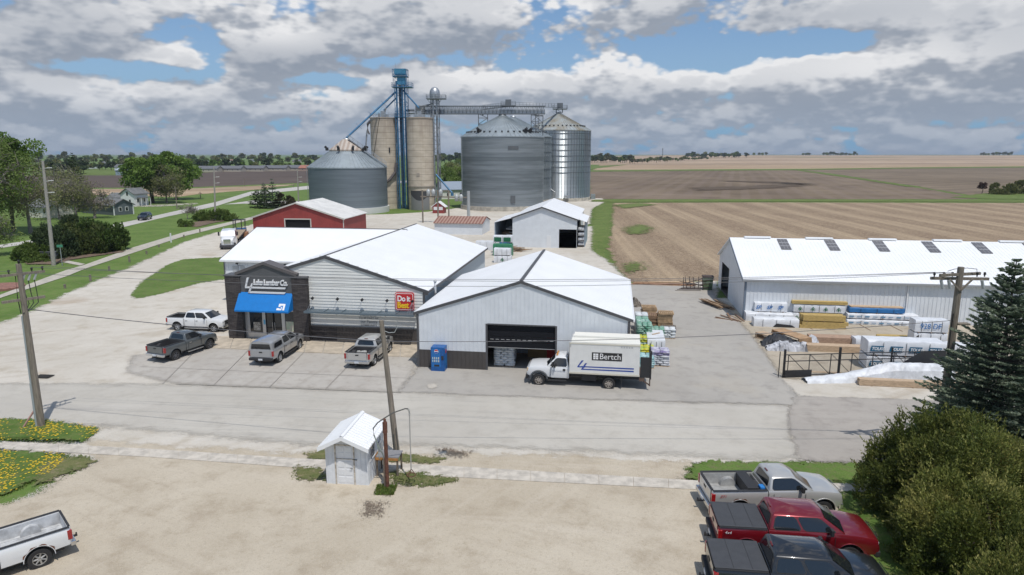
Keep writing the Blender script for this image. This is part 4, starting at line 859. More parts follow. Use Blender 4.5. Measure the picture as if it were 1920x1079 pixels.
# ------------------------------------------------------------------ grain elevator
def corr_mat(name, c1, c2, rough, per=1.1, metal=.85, vper=0, bump=.4, rust=None, bands=0.):
    m = bpy.data.materials.new(name); m.use_nodes = True; t = m.node_tree; b = t.nodes['Principled BSDF']
    b.inputs['Metallic'].default_value = metal; b.inputs['Roughness'].default_value = rough
    g_ = N(t, 'ShaderNodeTexCoord'); s_ = N(t, 'ShaderNodeSeparateXYZ'); t.links.new(g_.outputs['Object'], s_.inputs[0])
    n = N(t, 'ShaderNodeTexNoise'); n.noise_dimensions = '1D'; n.inputs['Scale'].default_value = .42; n.inputs['Detail'].default_value = 3
    t.links.new(M_(t, 'SNAP', s_.outputs[2], per), n.inputs['W'])
    n2 = N(t, 'ShaderNodeTexNoise'); mp = N(t, 'ShaderNodeMapping'); mp.inputs[3].default_value = (.12, .12, 1.4); t.links.new(g_.outputs['Object'], mp.inputs[0]); t.links.new(mp.outputs[0], n2.inputs[0]); n2.inputs['Scale'].default_value = 1.; n2.inputs['Detail'].default_value = 6
    f = M_(t, 'ADD', M_(t, 'MULTIPLY', n.outputs[0], .65), M_(t, 'MULTIPLY', n2.outputs[0], .35))
    c = MIX(t, MR(t, f, .38, .62), c1, c2)
    seam = MR(t, M_(t, 'PINGPONG', s_.outputs[2], per/2), .0, .07, .8, 0.)
    c = MIX(t, M_(t, 'MULTIPLY', seam, .45), c, tuple(x*.45 for x in c1))
    if rust:
        a = M_(t, 'ARCTAN2', s_.outputs[1], s_.outputs[0]); w = MR(t, M_(t, 'ABSOLUTE', M_(t, 'SUBTRACT', a, rust[0])), 0., rust[1], 1., 0.)
        n3 = N(t, 'ShaderNodeTexNoise'); mp3 = N(t, 'ShaderNodeMapping'); mp3.inputs[3].default_value = (1.5, 1.5, .1); t.links.new(g_.outputs['Object'], mp3.inputs[0]); t.links.new(mp3.outputs[0], n3.inputs[0]); n3.inputs['Scale'].default_value = 1.
        w = M_(t, 'MULTIPLY', M_(t, 'MULTIPLY', w, MR(t, n3.outputs[0], .35, .65)), MR(t, s_.outputs[2], rust[2], rust[3]))
        c = MIX(t, M_(t, 'MULTIPLY', w, .75), c, (.28, .17, .055))
    t.links.new(c, b.inputs['Base Color'])
    if bump:
        w = M_(t, 'PINGPONG', s_.outputs[2], .12); bp = N(t, 'ShaderNodeBump'); bp.inputs['Strength'].default_value = bump; bp.inputs['Distance'].default_value = .08
        t.links.new(w, bp.inputs['Height']); t.links.new(bp.outputs[0], b.inputs['Normal'])
    return m
m_bin = corr_mat('weathered_bin_steel', (.16, .185, .20), (.285, .315, .335), .58, metal=.55)
m_bin1 = corr_mat('blue_grey_bin_steel', (.15, .18, .205), (.20, .235, .26), .6, metal=.45)
m_bin3 = corr_mat('shiny_bin_steel', (.58, .63, .66), (.68, .73, .76), .27, metal=1., bump=.25, rust=(-.35, .75, 9., 19.))
m_binroof = mat('bin_roof_steel', (.34, .385, .41), .5, .5, var=.12, vscale=.4)
m_binroofr = mat('stained_roof_steel', (.42, .46, .47), .5, .4, var=.4, vscale=.3, col2=(.33, .30, .24))
m_tanroof = mat('rust_streaked_tan_roof', (.40, .34, .29), .7, var=.4, vscale=1.)
m_bw = mat('bin_foundation', (.45, .42, .36), .9, var=.25, vscale=.8)
def bin_(name, label, c, r, z0, zw, rings, group, wall_m, roof_m, ribs=0, vents=0, vz=.5, hoops=None, cap=None, fm=None):
    """rings = roof profile [(r,z),...] from the eave up"""
    b = thing(name, label, 'grain bin', (c[0], c[1], 0), 0, group)
    mb = MB(); mb.lathe([(r, z0), (r, zw)], 96); mb.build('wall', wall_m, b, True)
    mb = MB(); mb.lathe([(r+.35, 0), (r+.35, z0), (r-.1, z0)], 64); mb.build('foundation', fm or m_bw, b)
    mb = MB(); pr_ = [(r+.15, zw-.25), (r+.15, zw)]+rings; mb.lathe(pr_, 96)
    nr = 60
    for k in range(nr):                 # raised roof seams
        a = 2*math.pi*k/nr; q = [(rr*math.cos(a), rr*math.sin(a), z_+.05) for rr, z_ in [(r+.15, zw)]+rings if rr > .5]
        for p_, p2 in zip(q, q[1:]): mb.bar(p_, p2, .1, .12)
    mb.build('roof', roof_m, b, False)
    if ribs:
        mb = MB()
        for k in range(ribs):
            a = 2*math.pi*k/ribs; ca, sa = math.cos(a), math.sin(a)
            mb.prism([(ca*(r-.02)-sa*.09, sa*(r-.02)+ca*.09), (ca*(r-.02)+sa*.09, sa*(r-.02)-ca*.09), (ca*(r+.13)+sa*.05, sa*(r+.13)-ca*.05), (ca*(r+.13)-sa*.05, sa*(r+.13)+ca*.05)], z0, zw-.2, 'z')
        mb.build('stiffener', mat('stiffener_steel', (.30, .34, .37), .45, .8), b)
    if hoops:
        mb = MB()
        for z_ in hoops: mb.lathe([(r+.02, z_-.06), (r+.15, z_-.05), (r+.15, z_+.05), (r+.02, z_+.06)], 96)
        mb.build('wind_ring', mat('ring_steel', (.12, .14, .16), .6, .5), b)
    if vents:
        r1, z1 = r+.15, zw; r2, z2 = rings[0]; t_ = vz
        for k in range(vents):
            a = 2*math.pi*(k+.5)/vents; rr = r1+(r2-r1)*t_; z_ = z1+(z2-z1)*t_; p_ = Vector((rr*math.cos(a), rr*math.sin(a), z_+.18))
            mb = MB(); mb.cbox(p_, (.5, .42, .42), a); mb.build('roof_vent', mat('vent_dark', (.07, .075, .08), .5, .3), b)
    if cap:
        mb = MB(); mb.lathe([(cap[0], cap[1]-.3), (cap[0], cap[1]+.25), (cap[0]*.8, cap[1]+.5), (0, cap[1]+.6)], 24); mb.build('cap', m_galv, b)
    # side ladder with cage and a door
    a = R(-160); mb = MB(); ca, sa = math.cos(a), math.sin(a)
    for s in (-.25, .25): mb.bar((ca*(r+.3)-sa*s, sa*(r+.3)+ca*s, z0), (ca*(r+.3)-sa*s, sa*(r+.3)+ca*s, zw+.8), .06)
    z_ = z0
    while z_ < zw+.5: mb.bar((ca*(r+.3)-sa*.25, sa*(r+.3)+ca*.25, z_), (ca*(r+.3)+sa*.25, sa*(r+.3)-ca*.25, z_), .04); z_ += .5
    mb.build('ladder', m_galv, b)
    return b
def ctr(pxc, pxr, ybase):               # centre from the left/right edge pixels and the front base row
    f = P(pxc, ybase); dep = f.y*cP+CAM_H*sP; r = 1.
    for _ in range(6): r = pxr/FPX*(dep+r)*.995
    y = f.y+r; d2 = y*cP+CAM_H*sP; return ((pxc-960)/FPX*d2, y), r
(c1, r1) = ctr(655.5, 71.5, 403)
zw1 = ZAT(655, 313.5, c1[1]).z; zb = ZAT(655, 283, c1[1]).z; za = ZAT(655, 268, c1[1]).z
B1 = bin_('grain_bin', 'squat blue-grey steel bin with tan inner roof cone, left of the concrete silos', c1, r1, 1.5, zw1, [(4.2, zb), (.9, za+.6)], 'steel grain bins', m_bin1, m_binroof, cap=(.9, za+.6), fm=mat('white_plinth', (.6, .6, .58), .7))
mb = MB(); mb.lathe([(4.5, zb-.05), (4.5, zb+.25), (.95, za+.9)], 40)
mb.build('inner_roof', stripe_mat('tan_cone', (.34, .27, .22), (.46, .41, .36), 1.1), B1)
for a in (-150, -100, -60, -20, 30): 
    mb = MB(); p_ = Vector((5.2*math.cos(R(a)), 5.2*math.sin(R(a)), zb-.1)); mb.cbox(p_+Vector((0, 0, .5)), (.7, .5, .8), R(a)); mb.cyl(p_+Vector((0, 0, .6)), p_+Vector((.5*math.cos(R(a)), .5*math.sin(R(a)), 1.2)), .3); mb.build('roof_fan', m_blackm, B1)
mb = MB(); s0, s1 = Vector((.8, -.9, za+1.)), Vector((r1+.4, -1.5, zw1+.3))
for dz in (.1, .55, 1.0):
    mb.bar(s0+Vector((0, 0, dz)), s1+Vector((0, 0, dz)), .06)
for k in range(9): q = s0.lerp(s1, k/8); mb.bar(q, q+Vector((0, 0, 1.0)), .05); mb.bar(q+Vector((0, -.6, 0)), q+Vector((0, -.6, 1.0)), .05)
mb.bar(s0+Vector((0, -.6, 1.)), s1+Vector((0, -.6, 1.)), .06); mb.bar(s0+Vector((0, -.3, 0)), s1+Vector((0, -.3, 0)), .7, .05)
mb.build('roof_stair', m_galv, B1)
for a in (-105, -118, -75): mb = MB(); p_ = Vector(((r1+1)*math.cos(R(a)), (r1+1)*math.sin(R(a)), 0)); mb.cyl(p_+Vector((0, 0, .8)), p_+Vector((0, -.8, .8)), .5, n=14); mb.cbox(p_+Vector((.1, .3, .7)), (1., .8, 1.2)); mb.build('aeration_fan', m_blackm, B1)
(c2, r2) = ctr(942.5, 76.5, 397)
zw2 = ZAT(942, 257.5, c2[1]).z; zk = ZAT(942, 240, c2[1]).z; za2 = ZAT(942, 218.5, c2[1]).z
B2 = bin_('grain_bin', 'large weathered grey steel bin in front, with a row of roof vents', c2, r2, 1.2, zw2, [(6.9, zw2+(za2-zw2)*.5), (1.1, za2)], 'steel grain bins', m_bin, m_binroof, vents=38, vz=.38, cap=(1.1, za2))
for a in (-128, -52, -42): mb = MB(); p_ = Vector(((r2*.86)*math.cos(R(a)), (r2*.86)*math.sin(R(a)), zw2+1.1)); mb.cbox(p_+Vector((0, 0, .3)), (1.1, .8, .8), R(a)); mb.cyl(p_+Vector((0, 0, .5)), p_+Vector((.8*math.cos(R(a)), .8*math.sin(R(a)), 1.)), .35); mb.build('roof_fan', m_blackm, B2)
mb = MB(); a = R(-75); mb.cbox((r2*math.cos(a), r2*math.sin(a)-.02, zw2-3.), (2.8, .12, .9), a+R(90)); mb.cbox((2.9, -r2*.975, 3.2), (1.2, .3, 2.), R(14)); mb.build('wall_hatch', mat('grey_hatch', (.12, .13, .14), .6, .3), B2)
(c2b, r2b) = ctr(962, 71, 383.5)
zw3 = ZAT(962, 257, c2b[1]).z; za3 = ZAT(962, 221, c2b[1]).z
B4 = bin_('grain_bin', 'ribbed dark steel bin mostly hidden behind the large front bin', c2b, r2b, 1., zw3, [(1.1, za3)], 'steel grain bins', m_bin, m_binroof, ribs=72, vents=36, vz=.2, hoops=[zw3-2.2-i*2.6 for i in range(5)], cap=(1., za3))
_b3 = m_bin3.node_tree.nodes['Principled BSDF']; _b3.inputs['Anisotropic'].default_value = 1.; _b3.inputs['Anisotropic Rotation'].default_value = .25; _b3.inputs['Roughness'].default_value = .5
_tg = m_bin3.node_tree.nodes.new('ShaderNodeTangent'); _tg.direction_type = 'RADIAL'; _tg.axis = 'Z'; m_bin3.node_tree.links.new(_tg.outputs[0], _b3.inputs['Tangent'])
(c3, r3) = ctr(1045.5, 59.5, 379)
zw4 = ZAT(1045, 245.5, c3[1]).z; za4 = ZAT(1045, 214, c3[1]).z
B3 = bin_('grain_bin', 'tall shiny ribbed steel bin with rust-stained roof at the right end', c3, r3, 1.1, zw4, [(.9, za4)], 'steel grain bins', m_bin3, m_binroofr, ribs=66, vents=40, vz=.22, hoops=[zw4-1.1-i*1.75 for i in range(8)], cap=(.9, za4))
mb = MB(); 
for dz in (0, .5, 1.): mb.bar((-1., -.9, za4+.4+dz), (-r3*.93, -3.2, zw4+1.2+dz), .08)
for k in range(10): q = Vector((-1., -.9, za4+.4)).lerp(Vector((-r3*.93, -3.2, zw4+1.2)), k/9); mb.bar(q, q+Vector((0, 0, 1.)), .06)
mb.build('roof_stair', m_galv, B3)
mb = MB(); mb.cbox((2.2, -3.4, zw4+(za4-zw4)*.62), (.7, .5, .5)); mb.build('roof_hatch', m_blackm, B3)
mb = MB(); mb.cyl((-r3*.55, -r3*.9, 6.2), (-r3*.15, -r3*1.15, 3.1), .12); mb.cbox((r3*.2, -r3*1.08, 1.8), (1.8, 1.2, .6)); mb.cbox((r3+1., -2, 1.2), (1.4, 1.2, 1.6)); mb.build('conveyor', m_galv, B3)
# concrete silos
def silo_mat():
    m = bpy.data.materials.new('tan_silo_concrete'); m.use_nodes = True; t = m.node_tree; b = t.nodes['Principled BSDF']; b.inputs['Roughness'].default_value = .92
    g_ = N(t, 'ShaderNodeTexCoord'); s_ = N(t, 'ShaderNodeSeparateXYZ'); t.links.new(g_.outputs['Object'], s_.inputs[0])
    def nz(st, sc, det=6):
        mp = N(t, 'ShaderNodeMapping'); mp.inputs[3].default_value = st; t.links.new(g_.outputs['Object'], mp.inputs[0]); n = N(t, 'ShaderNodeTexNoise'); n.inputs['Scale'].default_value = sc; n.inputs['Detail'].default_value = det; t.links.new(mp.outputs[0], n.inputs[0]); return n.outputs[0]
    c = MIX(t, MR(t, nz((.4, .4, .8), 1.), .35, .65), (.44, .38, .30), (.53, .465, .375))
    c = MIX(t, M_(t, 'MULTIPLY', MR(t, nz((2.2, 2.2, .07), 1.), .52, .7), .35), c, (.30, .235, .175))
    top = MR(t, M_(t, 'ADD', s_.outputs[2], M_(t, 'MULTIPLY', nz((1.6, 1.6, .1), 1.), 9.)), 23., 29.5)
    c = MIX(t, M_(t, 'MULTIPLY', top, .55), c, (.25, .20, .165))
    seam = MR(t, M_(t, 'PINGPONG', s_.outputs[2], .8), .0, .09, 1., 0.)
    c = MIX(t, M_(t, 'MULTIPLY', seam, .75), c, (.14, .115, .095))
    t.links.new(c, b.inputs['Base Color']); return m
m_silo = silo_mat()
def silo(label, pxc, pxr, yb, ytop, front):
    (c, r) = ctr(pxc, pxr, yb); zt_ = ZAT(pxc, ytop, c[1]).z
    s = thing('concrete_silo', label, 'silo', (c[0], c[1], 0), 0, 'concrete silos')
    mb = MB(); mb.lathe([(r, 0), (r, zt_), (r+.12, zt_), (r+.12, zt_+.25), (r, zt_+.25), (0, zt_+.3)], 64); mb.build('wall', m_silo, s, True, auto=30)
    mb = MB()
    for k in range(26): a = 2*math.pi*k/26; q = Vector((r*math.cos(a), r*math.sin(a), zt_+.25)); mb.bar(q, q+Vector((0, 0, 1.1)), .05)
    for dz in (.6, 1.1): mb.lathe([(r-.03, zt_+.25+dz), (r+.03, zt_+.25+dz), (r+.03, zt_+.31+dz), (r-.03, zt_+.31+dz)], 40)
    mb.build('roof_railing', m_galv, s)
    mb = MB(); mb.cbox((0, 0, zt_+1.1), (1.2, 1.2, 1.8)); mb.cyl((-1, -.6, zt_+.3), (-1, -.6, zt_+1.4), .3); mb.cbox((1.1, -.8, zt_+.7), (.9, .9, .8)); mb.cyl((.2, .2, zt_+1.2), (.9, -.5, zt_+2.8), .2); mb.build('roof_spout', m_galv, s)
    return s, c, r, zt_
S1, cs1, rs1, zs = silo('tan concrete silo behind the squat bin, with a dark curved pipe on its left', 724.5, 24, 393, 223, 0)
S2, cs2, rs2, zs2 = silo('tan concrete silo with an arched dark doorway, right of the blue leg', 791, 24, 395, 223, 1)
mb = MB(); mb.tube([(-rs1+.3, -1.1, zs-.6), (-rs1-.5, -1.2, zs-1.5), (-rs1-.6, -1.2, zs-3.2), (-rs1-.1, -1.4, zs-4.2)], .42, 10, .2)
mb.tube([(rs1*.98, -2.3, zs-12), (rs1*.9, -2.6, zs-14.5), (rs1*.5, -3.6, zs-16.5), (-.3, -4.3, zs-18.2)], .38, 10); mb.build('curved_pipe', mat('dark_pipe', (.09, .08, .08), .6), S1)
mb = MB(); mb.tube([(-rs1*.1, -rs1-.1, zs), (-rs1*.5, -rs1+.2, zs-7), (-rs1*.93, -rs1+1.5, zs-13)], .06, 6); mb.cbox((rs1*.55, -rs1*.86, zs-8.5), (.35, .25, 1.4)); mb.build('dark_cable', m_blackm, S1)
mb = MB(); n = 10; L = []
for k in range(n+1): a = R(-58+k*116/n*.78-6)+R(-90)+R(18); L.append(a)
vs = []; 
for a in L: u = (a-L[0])/(L[-1]-L[0]); dip = 4.3-1.7*math.sin(math.pi*u); vs += [((rs2+.03)*math.cos(a), (rs2+.03)*math.sin(a), .1), ((rs2+.03)*math.cos(a), (rs2+.03)*math.sin(a), dip), ((rs2+.03)*math.cos(a), (rs2+.03)*math.sin(a), 5.3)]
mb.add(vs, [(3*i, 3*i+3, 3*i+4, 3*i+1) for i in range(n)]); mb.build('drive_door', mat('silo_door_grey', (.20, .20, .2), .7), S2)
mb = MB(); mb.add(vs, [(3*i+1, 3*i+4, 3*i+5, 3*i+2) for i in range(n)]); mb.build('door_arch', mat('dark_arch', (.05, .05, .055), .8), S2)
mb = MB(); mb.lathe([(rs2+.02, 6.3), (rs2+.22, 6.3), (rs2+.22, 6.5), (rs2+.02, 6.5)], 48); mb.cbox((-.3, -rs2-.03, 9.6), (.8, .12, .8)); mb.build('ledge', mat('ledge_tan', (.3, .27, .23), .9), S2)
# lattice helpers
def lattice(mb, x, y, z0, z1, w, d, st, bw=.12, dg=.07):
    for sx_ in (-1, 1):
        for sy_ in (-1, 1): mb.bar((x+sx_*w/2, y+sy_*d/2, z0), (x+sx_*w/2, y+sy_*d/2, z1), bw)
    z_ = z0; k = 0
    while z_ < z1-.1:
        zn = min(z_+st, z1); s = 1 if k % 2 else -1
        for sy_ in (-1, 1): mb.bar((x-w/2, y+sy_*d/2, zn), (x+w/2, y+sy_*d/2, zn), dg); mb.bar((x-s*w/2, y+sy_*d/2, z_), (x+s*w/2, y+sy_*d/2, zn), dg)
        for sx_ in (-1, 1): mb.bar((x+sx_*w/2, y-d/2, zn), (x+sx_*w/2, y+d/2, zn), dg); mb.bar((x+sx_*w/2, y-s*d/2, z_), (x+sx_*w/2, y+s*d/2, zn), dg)
        z_ = zn; k += 1
def platform(mb, x, y, z, w, d, rail=1.1):
    mb.cbox((x, y, z), (w, d, .18))
    for dz in (.55, rail):
        for s in (-1, 1): mb.bar((x-w/2, y+s*d/2, z+dz), (x+w/2, y+s*d/2, z+dz), .06); mb.bar((x+s*w/2, y-d/2, z+dz), (x+s*w/2, y+d/2, z+dz), .06)
    n = max(2, int(w/1.2))
    for k in range(n+1):
        for s in (-1, 1): q = (x-w/2+w*k/n, y+s*d/2, z); mb.bar(q, (q[0], q[1], z+rail), .06)
    for s in (-1, 1): mb.bar((x+s*w/2, y, z), (x+s*w/2, y, z+rail), .06)
m_blue = mat('blue_painted_steel', (.045, .155, .29), .5, .2, var=.25, vscale=1.)
m_dsteel = mat('dark_galvanised_frame', (.17, .185, .20), .55, .5)
yt = cs1[1]-1.0; zT = ZAT(755, 131, yt).z; xt = (755.5-960)/FPX*(yt*cP+(CAM_H-0)*sP-zT*sP*0)
def XA(px, y, z): return (px-960)/FPX*(y*cP-(z-CAM_H)*sP)
xt = XA(755, yt, 20)
bt = thing('elevator_leg', 'tall blue bucket elevator tower between the two tan silos', 'elevator tower', (xt, yt, 0))
def ZY(py, y): return ZAT(755, py, y).z
z14 = ZY(160, yt)
mb = MB(); lattice(mb, 0, 0, 0, z14, 3.3, 2.6, 2.4, .12, .06); mb.build('frame', m_blue, bt)
for x_ in (-1.15, .35, 1.05): mb = MB(); mb.cyl((x_, -.9, 0), (x_, -.9, z14+1), .23, n=10); mb.build('leg_casing', m_blue, bt)
mb = MB(); mb.cbox((-.45, .5, z14/2), (.6, .7, z14)); mb.build('elevator_shaft', mat('dark_shaft', (.03, .07, .12), .6), bt)
mb = MB(); platform(mb, .35, 0, z14-.6, 5.4, 3.6); platform(mb, -.1, 0, z14+2.2, 4.0, 3.2, 1.8); lattice(mb, -.1, 0, z14-.5, zT, 3.6, 3.0, 2.6, .1, .06); mb.build('platform', m_blue, bt)
mb = MB(); mb.cbox((-.1, 0, z14+3.4), (3.0, 2.0, 1.6)); mb.cbox((.2, -.2, z14+1.), (2.2, 1.8, 1.8)); mb.build('drive_head', mat('blue_head', (.06, .24, .38), .45, .2), bt)
mb = MB(); mb.bar((-1.4, 0, zT), (-1.4, 0, zT+1.8), .06); mb.build('mast', m_galv, bt)
mb = MB(); platform(mb, 0, 0, ZY(220, yt), 3.9, 3., 1.); 
for k in range(14): mb.bar((1.6, -1.5, 3+k*1.9), (1.6, -.8, 3+k*1.9), .25)
mb.build('mid_platform', m_blue, bt)
def spout(label, a, b_, r, m, trusses=True, parent=None):
    s = thing('grain_spout', label, 'spout', a)
    d = Vector(b_)-Vector(a); mb = MB(); mb.cyl((0, 0, 0), d, r, n=8); mb.build('pipe', m, s)
    if trusses:
        mb = MB()
        for t_ in (.25, .5, .75):
            q = d*t_; nrm = Vector((-d.z, 0, d.x)).normalized()*1.0
            mb.bar(q-nrm, q+nrm, .06); mb.bar(q+Vector((0, -.8, 0)), q+Vector((0, .8, 0)), .06)
        mb.bar(d*.05, d*.5+Vector((-d.z, 0, d.x)).normalized()*1., .03); mb.bar(d*.5+Vector((-d.z, 0, d.x)).normalized()*1., d*.95, .03)
        mb.build('stay', m, s)
    return s
top1 = (xt-1.6, yt, ZY(173, yt))
spout('long blue spout running down to the peak of the squat bin', top1, (c1[0], c1[1], za+1.2), .26, m_blue)
spout('dark spout running down behind the silo to the bin stair', (cs1[0]-rs1-.6, cs1[1]-2., ZAT(702, 246, cs1[1]-2).z), (XA(684, c1[1], 18), c1[1]+1, ZAT(684, 275, c1[1]).z), .2, m_dsteel, False)
spout('dark blue spout from the tower to the top of the left silo', (xt-1.4, yt+.5, ZY(183, yt)), (cs1[0]+.2, cs1[1], zs+2.2), .2, m_blue, False)
spout('blue spout from the tower over to the right silo top', (xt+.5, yt, ZY(170, yt)), (XA(786, cs2[1]-1, 26), cs2[1]-1, ZAT(786, 203, cs2[1]-1).z), .22, m_blue, False)
# second leg, galvanised
y2_ = cs2[1]+2.2; x2_ = XA(817, y2_, 18); z2t = ZAT(817, 188, y2_).z
gl = thing('elevator_leg', 'grey galvanised bucket elevator with domed head right of the silos', 'elevator tower', (x2_, y2_, 0))
mb = MB(); lattice(mb, 0, 0, 0, z2t, 2.2, 2.0, 2.2, .12, .06); mb.build('frame', m_dsteel, gl)
for s in (-.5, .5): mb = MB(); mb.cyl((s, 0, 0), (s, 0, z2t), .3, n=8); mb.build('leg_casing', m_galv, gl)
mb = MB(); 
for s in (-1, 1): mb.bar((s*.9, -.9, z2t-1.2), (s*2., -1.1, z2t+.2), .1)
platform(mb, .4, 0, z2t+.3, 5.2, 3.0, 1.0); mb.build('platform', m_dsteel, gl)
zd = ZAT(817, 163, y2_).z; mb = MB(); mb.lathe([(1.35, z2t+.4), (1.45, zd-1.8), (1.3, zd-1.), (.8, zd-.3), (0, zd)], 20); mb.build('domed_head', m_galv, gl, True)
mb = MB(); mb.cyl((0, -1, 9.5), (4.6, -3.5, 4.6), .24); mb.cyl((4.6, -3.5, 4.6), (4.6, -3.5, 3.8), .4); mb.build('loadout_spout', m_blue, gl)
for dx_, lab in ((-3.8, None), (-2.8, None)):
    mb = MB(); mb.cyl((-.6, 0, z2t-1.), (dx_, -1, ZAT(790, 200, y2_).z), .14); mb.build('spout', m_dsteel, gl)
# bridge conveyor from the silos to the last bin
yb = c2[1]; ZB0, ZB1 = ZAT(900, 214, yb).z, ZAT(900, 199.5, yb).z; xb0, xb1 = XA(784, yb, 27), XA(1022, yb, 27)
br = thing('catwalk_bridge', 'long grey truss bridge conveyor over the silo and bin tops', 'conveyor bridge', (0, yb-1, 0))
mb = MB(); n = 34
for k in range(n):
    xa, xc = xb0+(xb1-xb0)*k/n, xb0+(xb1-xb0)*(k+1)/n
    for y in (0, 2.):
        mb.bar((xa, y, ZB0), (xc, y, ZB0), .2); mb.bar((xa, y, ZB1), (xc, y, ZB1), .17); mb.bar((xa, y, ZB0), (xa, y, ZB1), .11)
        mb.bar((xa, y, ZB0), ((xa+xc)/2, y, ZB1), .08); mb.bar(((xa+xc)/2, y, ZB1), (xc, y, ZB0), .08)
    mb.bar((xa, 0, ZB1), (xc, 2., ZB1), .07)
mb.build('truss', m_dsteel, br)
mb = MB(); mb.box(xb0, xb1, .2, 1.8, ZB0+.1, ZB0+.25); mb.box(xb0, xb1, .7, 1.3, ZB0+.25, ZB0+1.15); mb.build('conveyor', m_galv, br)
mb = MB(); platform(mb, xb0-.4, 1, ZB0+.1, 4.5, 3.6); mb.cbox((xb0+.6, 1, ZB0+1.2), (2.4, 2.2, 1.9)); mb.cbox((xb0-2.2, .6, ZB0+.9), (2.4, .5, .5)); mb.build('end_platform', m_dsteel, br)
# upper catwalks to the last bin
mb = MB(); q0_ = Vector((XA(905, yb+2, 28), 2., ZAT(905, 203, yb+2).z)); q1_ = Vector((XA(1050, c3[1], 29), c3[1]-yb+1, ZAT(1050, 199, c3[1]).z)); qm = Vector((XA(953, yb, 29), 1., ZAT(953, 197, yb).z))
for a, b_ in ((q0_, qm), (qm, q1_)):
    n = 16
    for k in range(n):
        p_, q = a.lerp(b_, k/n), a.lerp(b_, (k+1)/n)
        for dz in (0, .6, 1.1): mb.bar(p_+Vector((0, 0, dz-.4)), q+Vector((0, 0, dz-.4)), .1 if dz == 0 else .06)
        mb.bar(p_+Vector((0, 0, -.4)), p_+Vector((0, 0, .7)), .06); mb.bar(p_+Vector((0, 1, -.4)), p_+Vector((0, 1, .7)), .06); mb.bar(p_+Vector((0, .5, -.45)), q+Vector((0, .5, -.45)), .9, .08)
mb.build('upper_catwalk', m_dsteel, br)
mb = MB(); platform(mb, qm.x, 1., ZB1+.1, 4., 3.2); mb.cbox((qm.x, 1, ZB1+1.), (1.6, 1.2, 1.5)); mb.cyl((qm.x-.8, 1, ZB0), (XA(944, yb, 26), 1, za2+.4), .3); mb.build('transfer_box', m_dsteel, br)
mb = MB(); platform(mb, q1_.x, q1_.y, q1_.z-1.0, 4.6, 3.4); mb.cbox((q1_.x, q1_.y, q1_.z+.1), (1.8, 1.4, 1.6)); lattice(mb, q1_.x-.2, q1_.y, za4+.3, q1_.z-1, 2., 2., 1.2, .12, .07); mb.build('bin_head_platform', m_dsteel, br)
for px_, zb_, yy in ((906, zw2+2, 6), (1003, zw2-4., 8)):
    mb = MB(); x_ = XA(px_, yb+yy, 26); lattice(mb, x_, yy, zb_, ZB0+.3, 2.6 if px_ < 950 else 2.2, 2., 1.7, .14, .08); mb.bar((x_, yy, ZB0), (x_, 1, ZB0), .3); mb.build('support_tower', m_dsteel, br)
mb = MB(); lattice(mb, XA(1010, yb+14, 10), 14, 0, ZB0+.3, 2.2, 2., 2., .14, .08); mb.build('support_tower', m_dsteel, br)
# yard kit round the elevator
def kit(name, label, cat, px, py, parts, group=None, rz=0):
    t_ = thing(name, label, cat, P(px, py), rz, group)
    for nm, m, fn in parts:
        mb = MB(); fn(mb); mb.build(nm, m, t_)
    return t_
kit('fuel_cabinet', 'pale metal cabinet on a stand before the large bin', 'cabinet', 904, 392, [('cabinet', mat('cabinet_grey', (.5, .52, .52), .5), lambda m: m.box(-1.5, 1.5, -.8, .8, 1.2, 3.3)), ('stand', m_galv, lambda m: [m.bar((x, y, 0), (x, y, 1.2), .12) for x in (-1.3, 1.3) for y in (-.7, .7)])])
kit('scale_hut', 'small red and white control hut below the right silo', 'hut', 824, 400, [('wall', m_red, lambda m: m.prism([(-1.5, 0), (1.5, 0), (1.5, 1.8), (0, 2.9), (-1.5, 1.8)], -1.2, 1.2)), ('roof', m_roof, lambda m: [m.prism([(-1.9, 1.55), (0, 2.95), (0, 3.1), (-1.9, 1.7)], -1.4, 1.4), m.prism([(0, 2.95), (1.9, 1.55), (1.9, 1.7), (0, 3.1)], -1.4, 1.4)]), ('window', m_gut, lambda m: [m.box(-1.2, -.2, -1.26, -1.2, .9, 1.7), m.box(.2, 1.2, -1.26, -1.2, .9, 1.7)])], rz=R(-8))
m_pole = mat('weathered_pole_wood', (.22, .19, .155), .95, var=.3, vscale=3., stretch=(6, 6, .5))
m_tr = mat('transformer_grey', (.4, .42, .42), .45, .2)
tp = thing('transformer_platform', 'three-legged pole rack carrying grey transformer cans before the silo', 'transformer', P(820, 418))
for x_ in (-3.2, .2, 2.6): mb = MB(); mb.cyl((x_, 0, 0), (x_, 0, 7.2), .17, n=8); mb.build('pole', m_pole, tp)
mb = MB(); mb.bar((-3.6, 0, 5.8), (6.8, 0, 5.6), .25); mb.bar((-3.4, .3, 7.), (3., .3, 7.), .2); mb.build('crossarm', m_pole, tp)
for x_ in (-1.8, -.7, .9, 4.4, 5.4): mb = MB(); mb.lathe([(0, 0), (.42, 0), (.45, 1.2), (.3, 1.35), (.1, 1.6), (0, 1.6)], 14, (x_, -.3, 5.9 if x_ < 4 else 4.8)); mb.build('transformer_can', m_tr, tp, True)
mb = MB(); mb.cyl((7.0, 0, 0), (7.0, 0, 7.0), .35, n=10); mb.build('concrete_post', m_tr, tp)
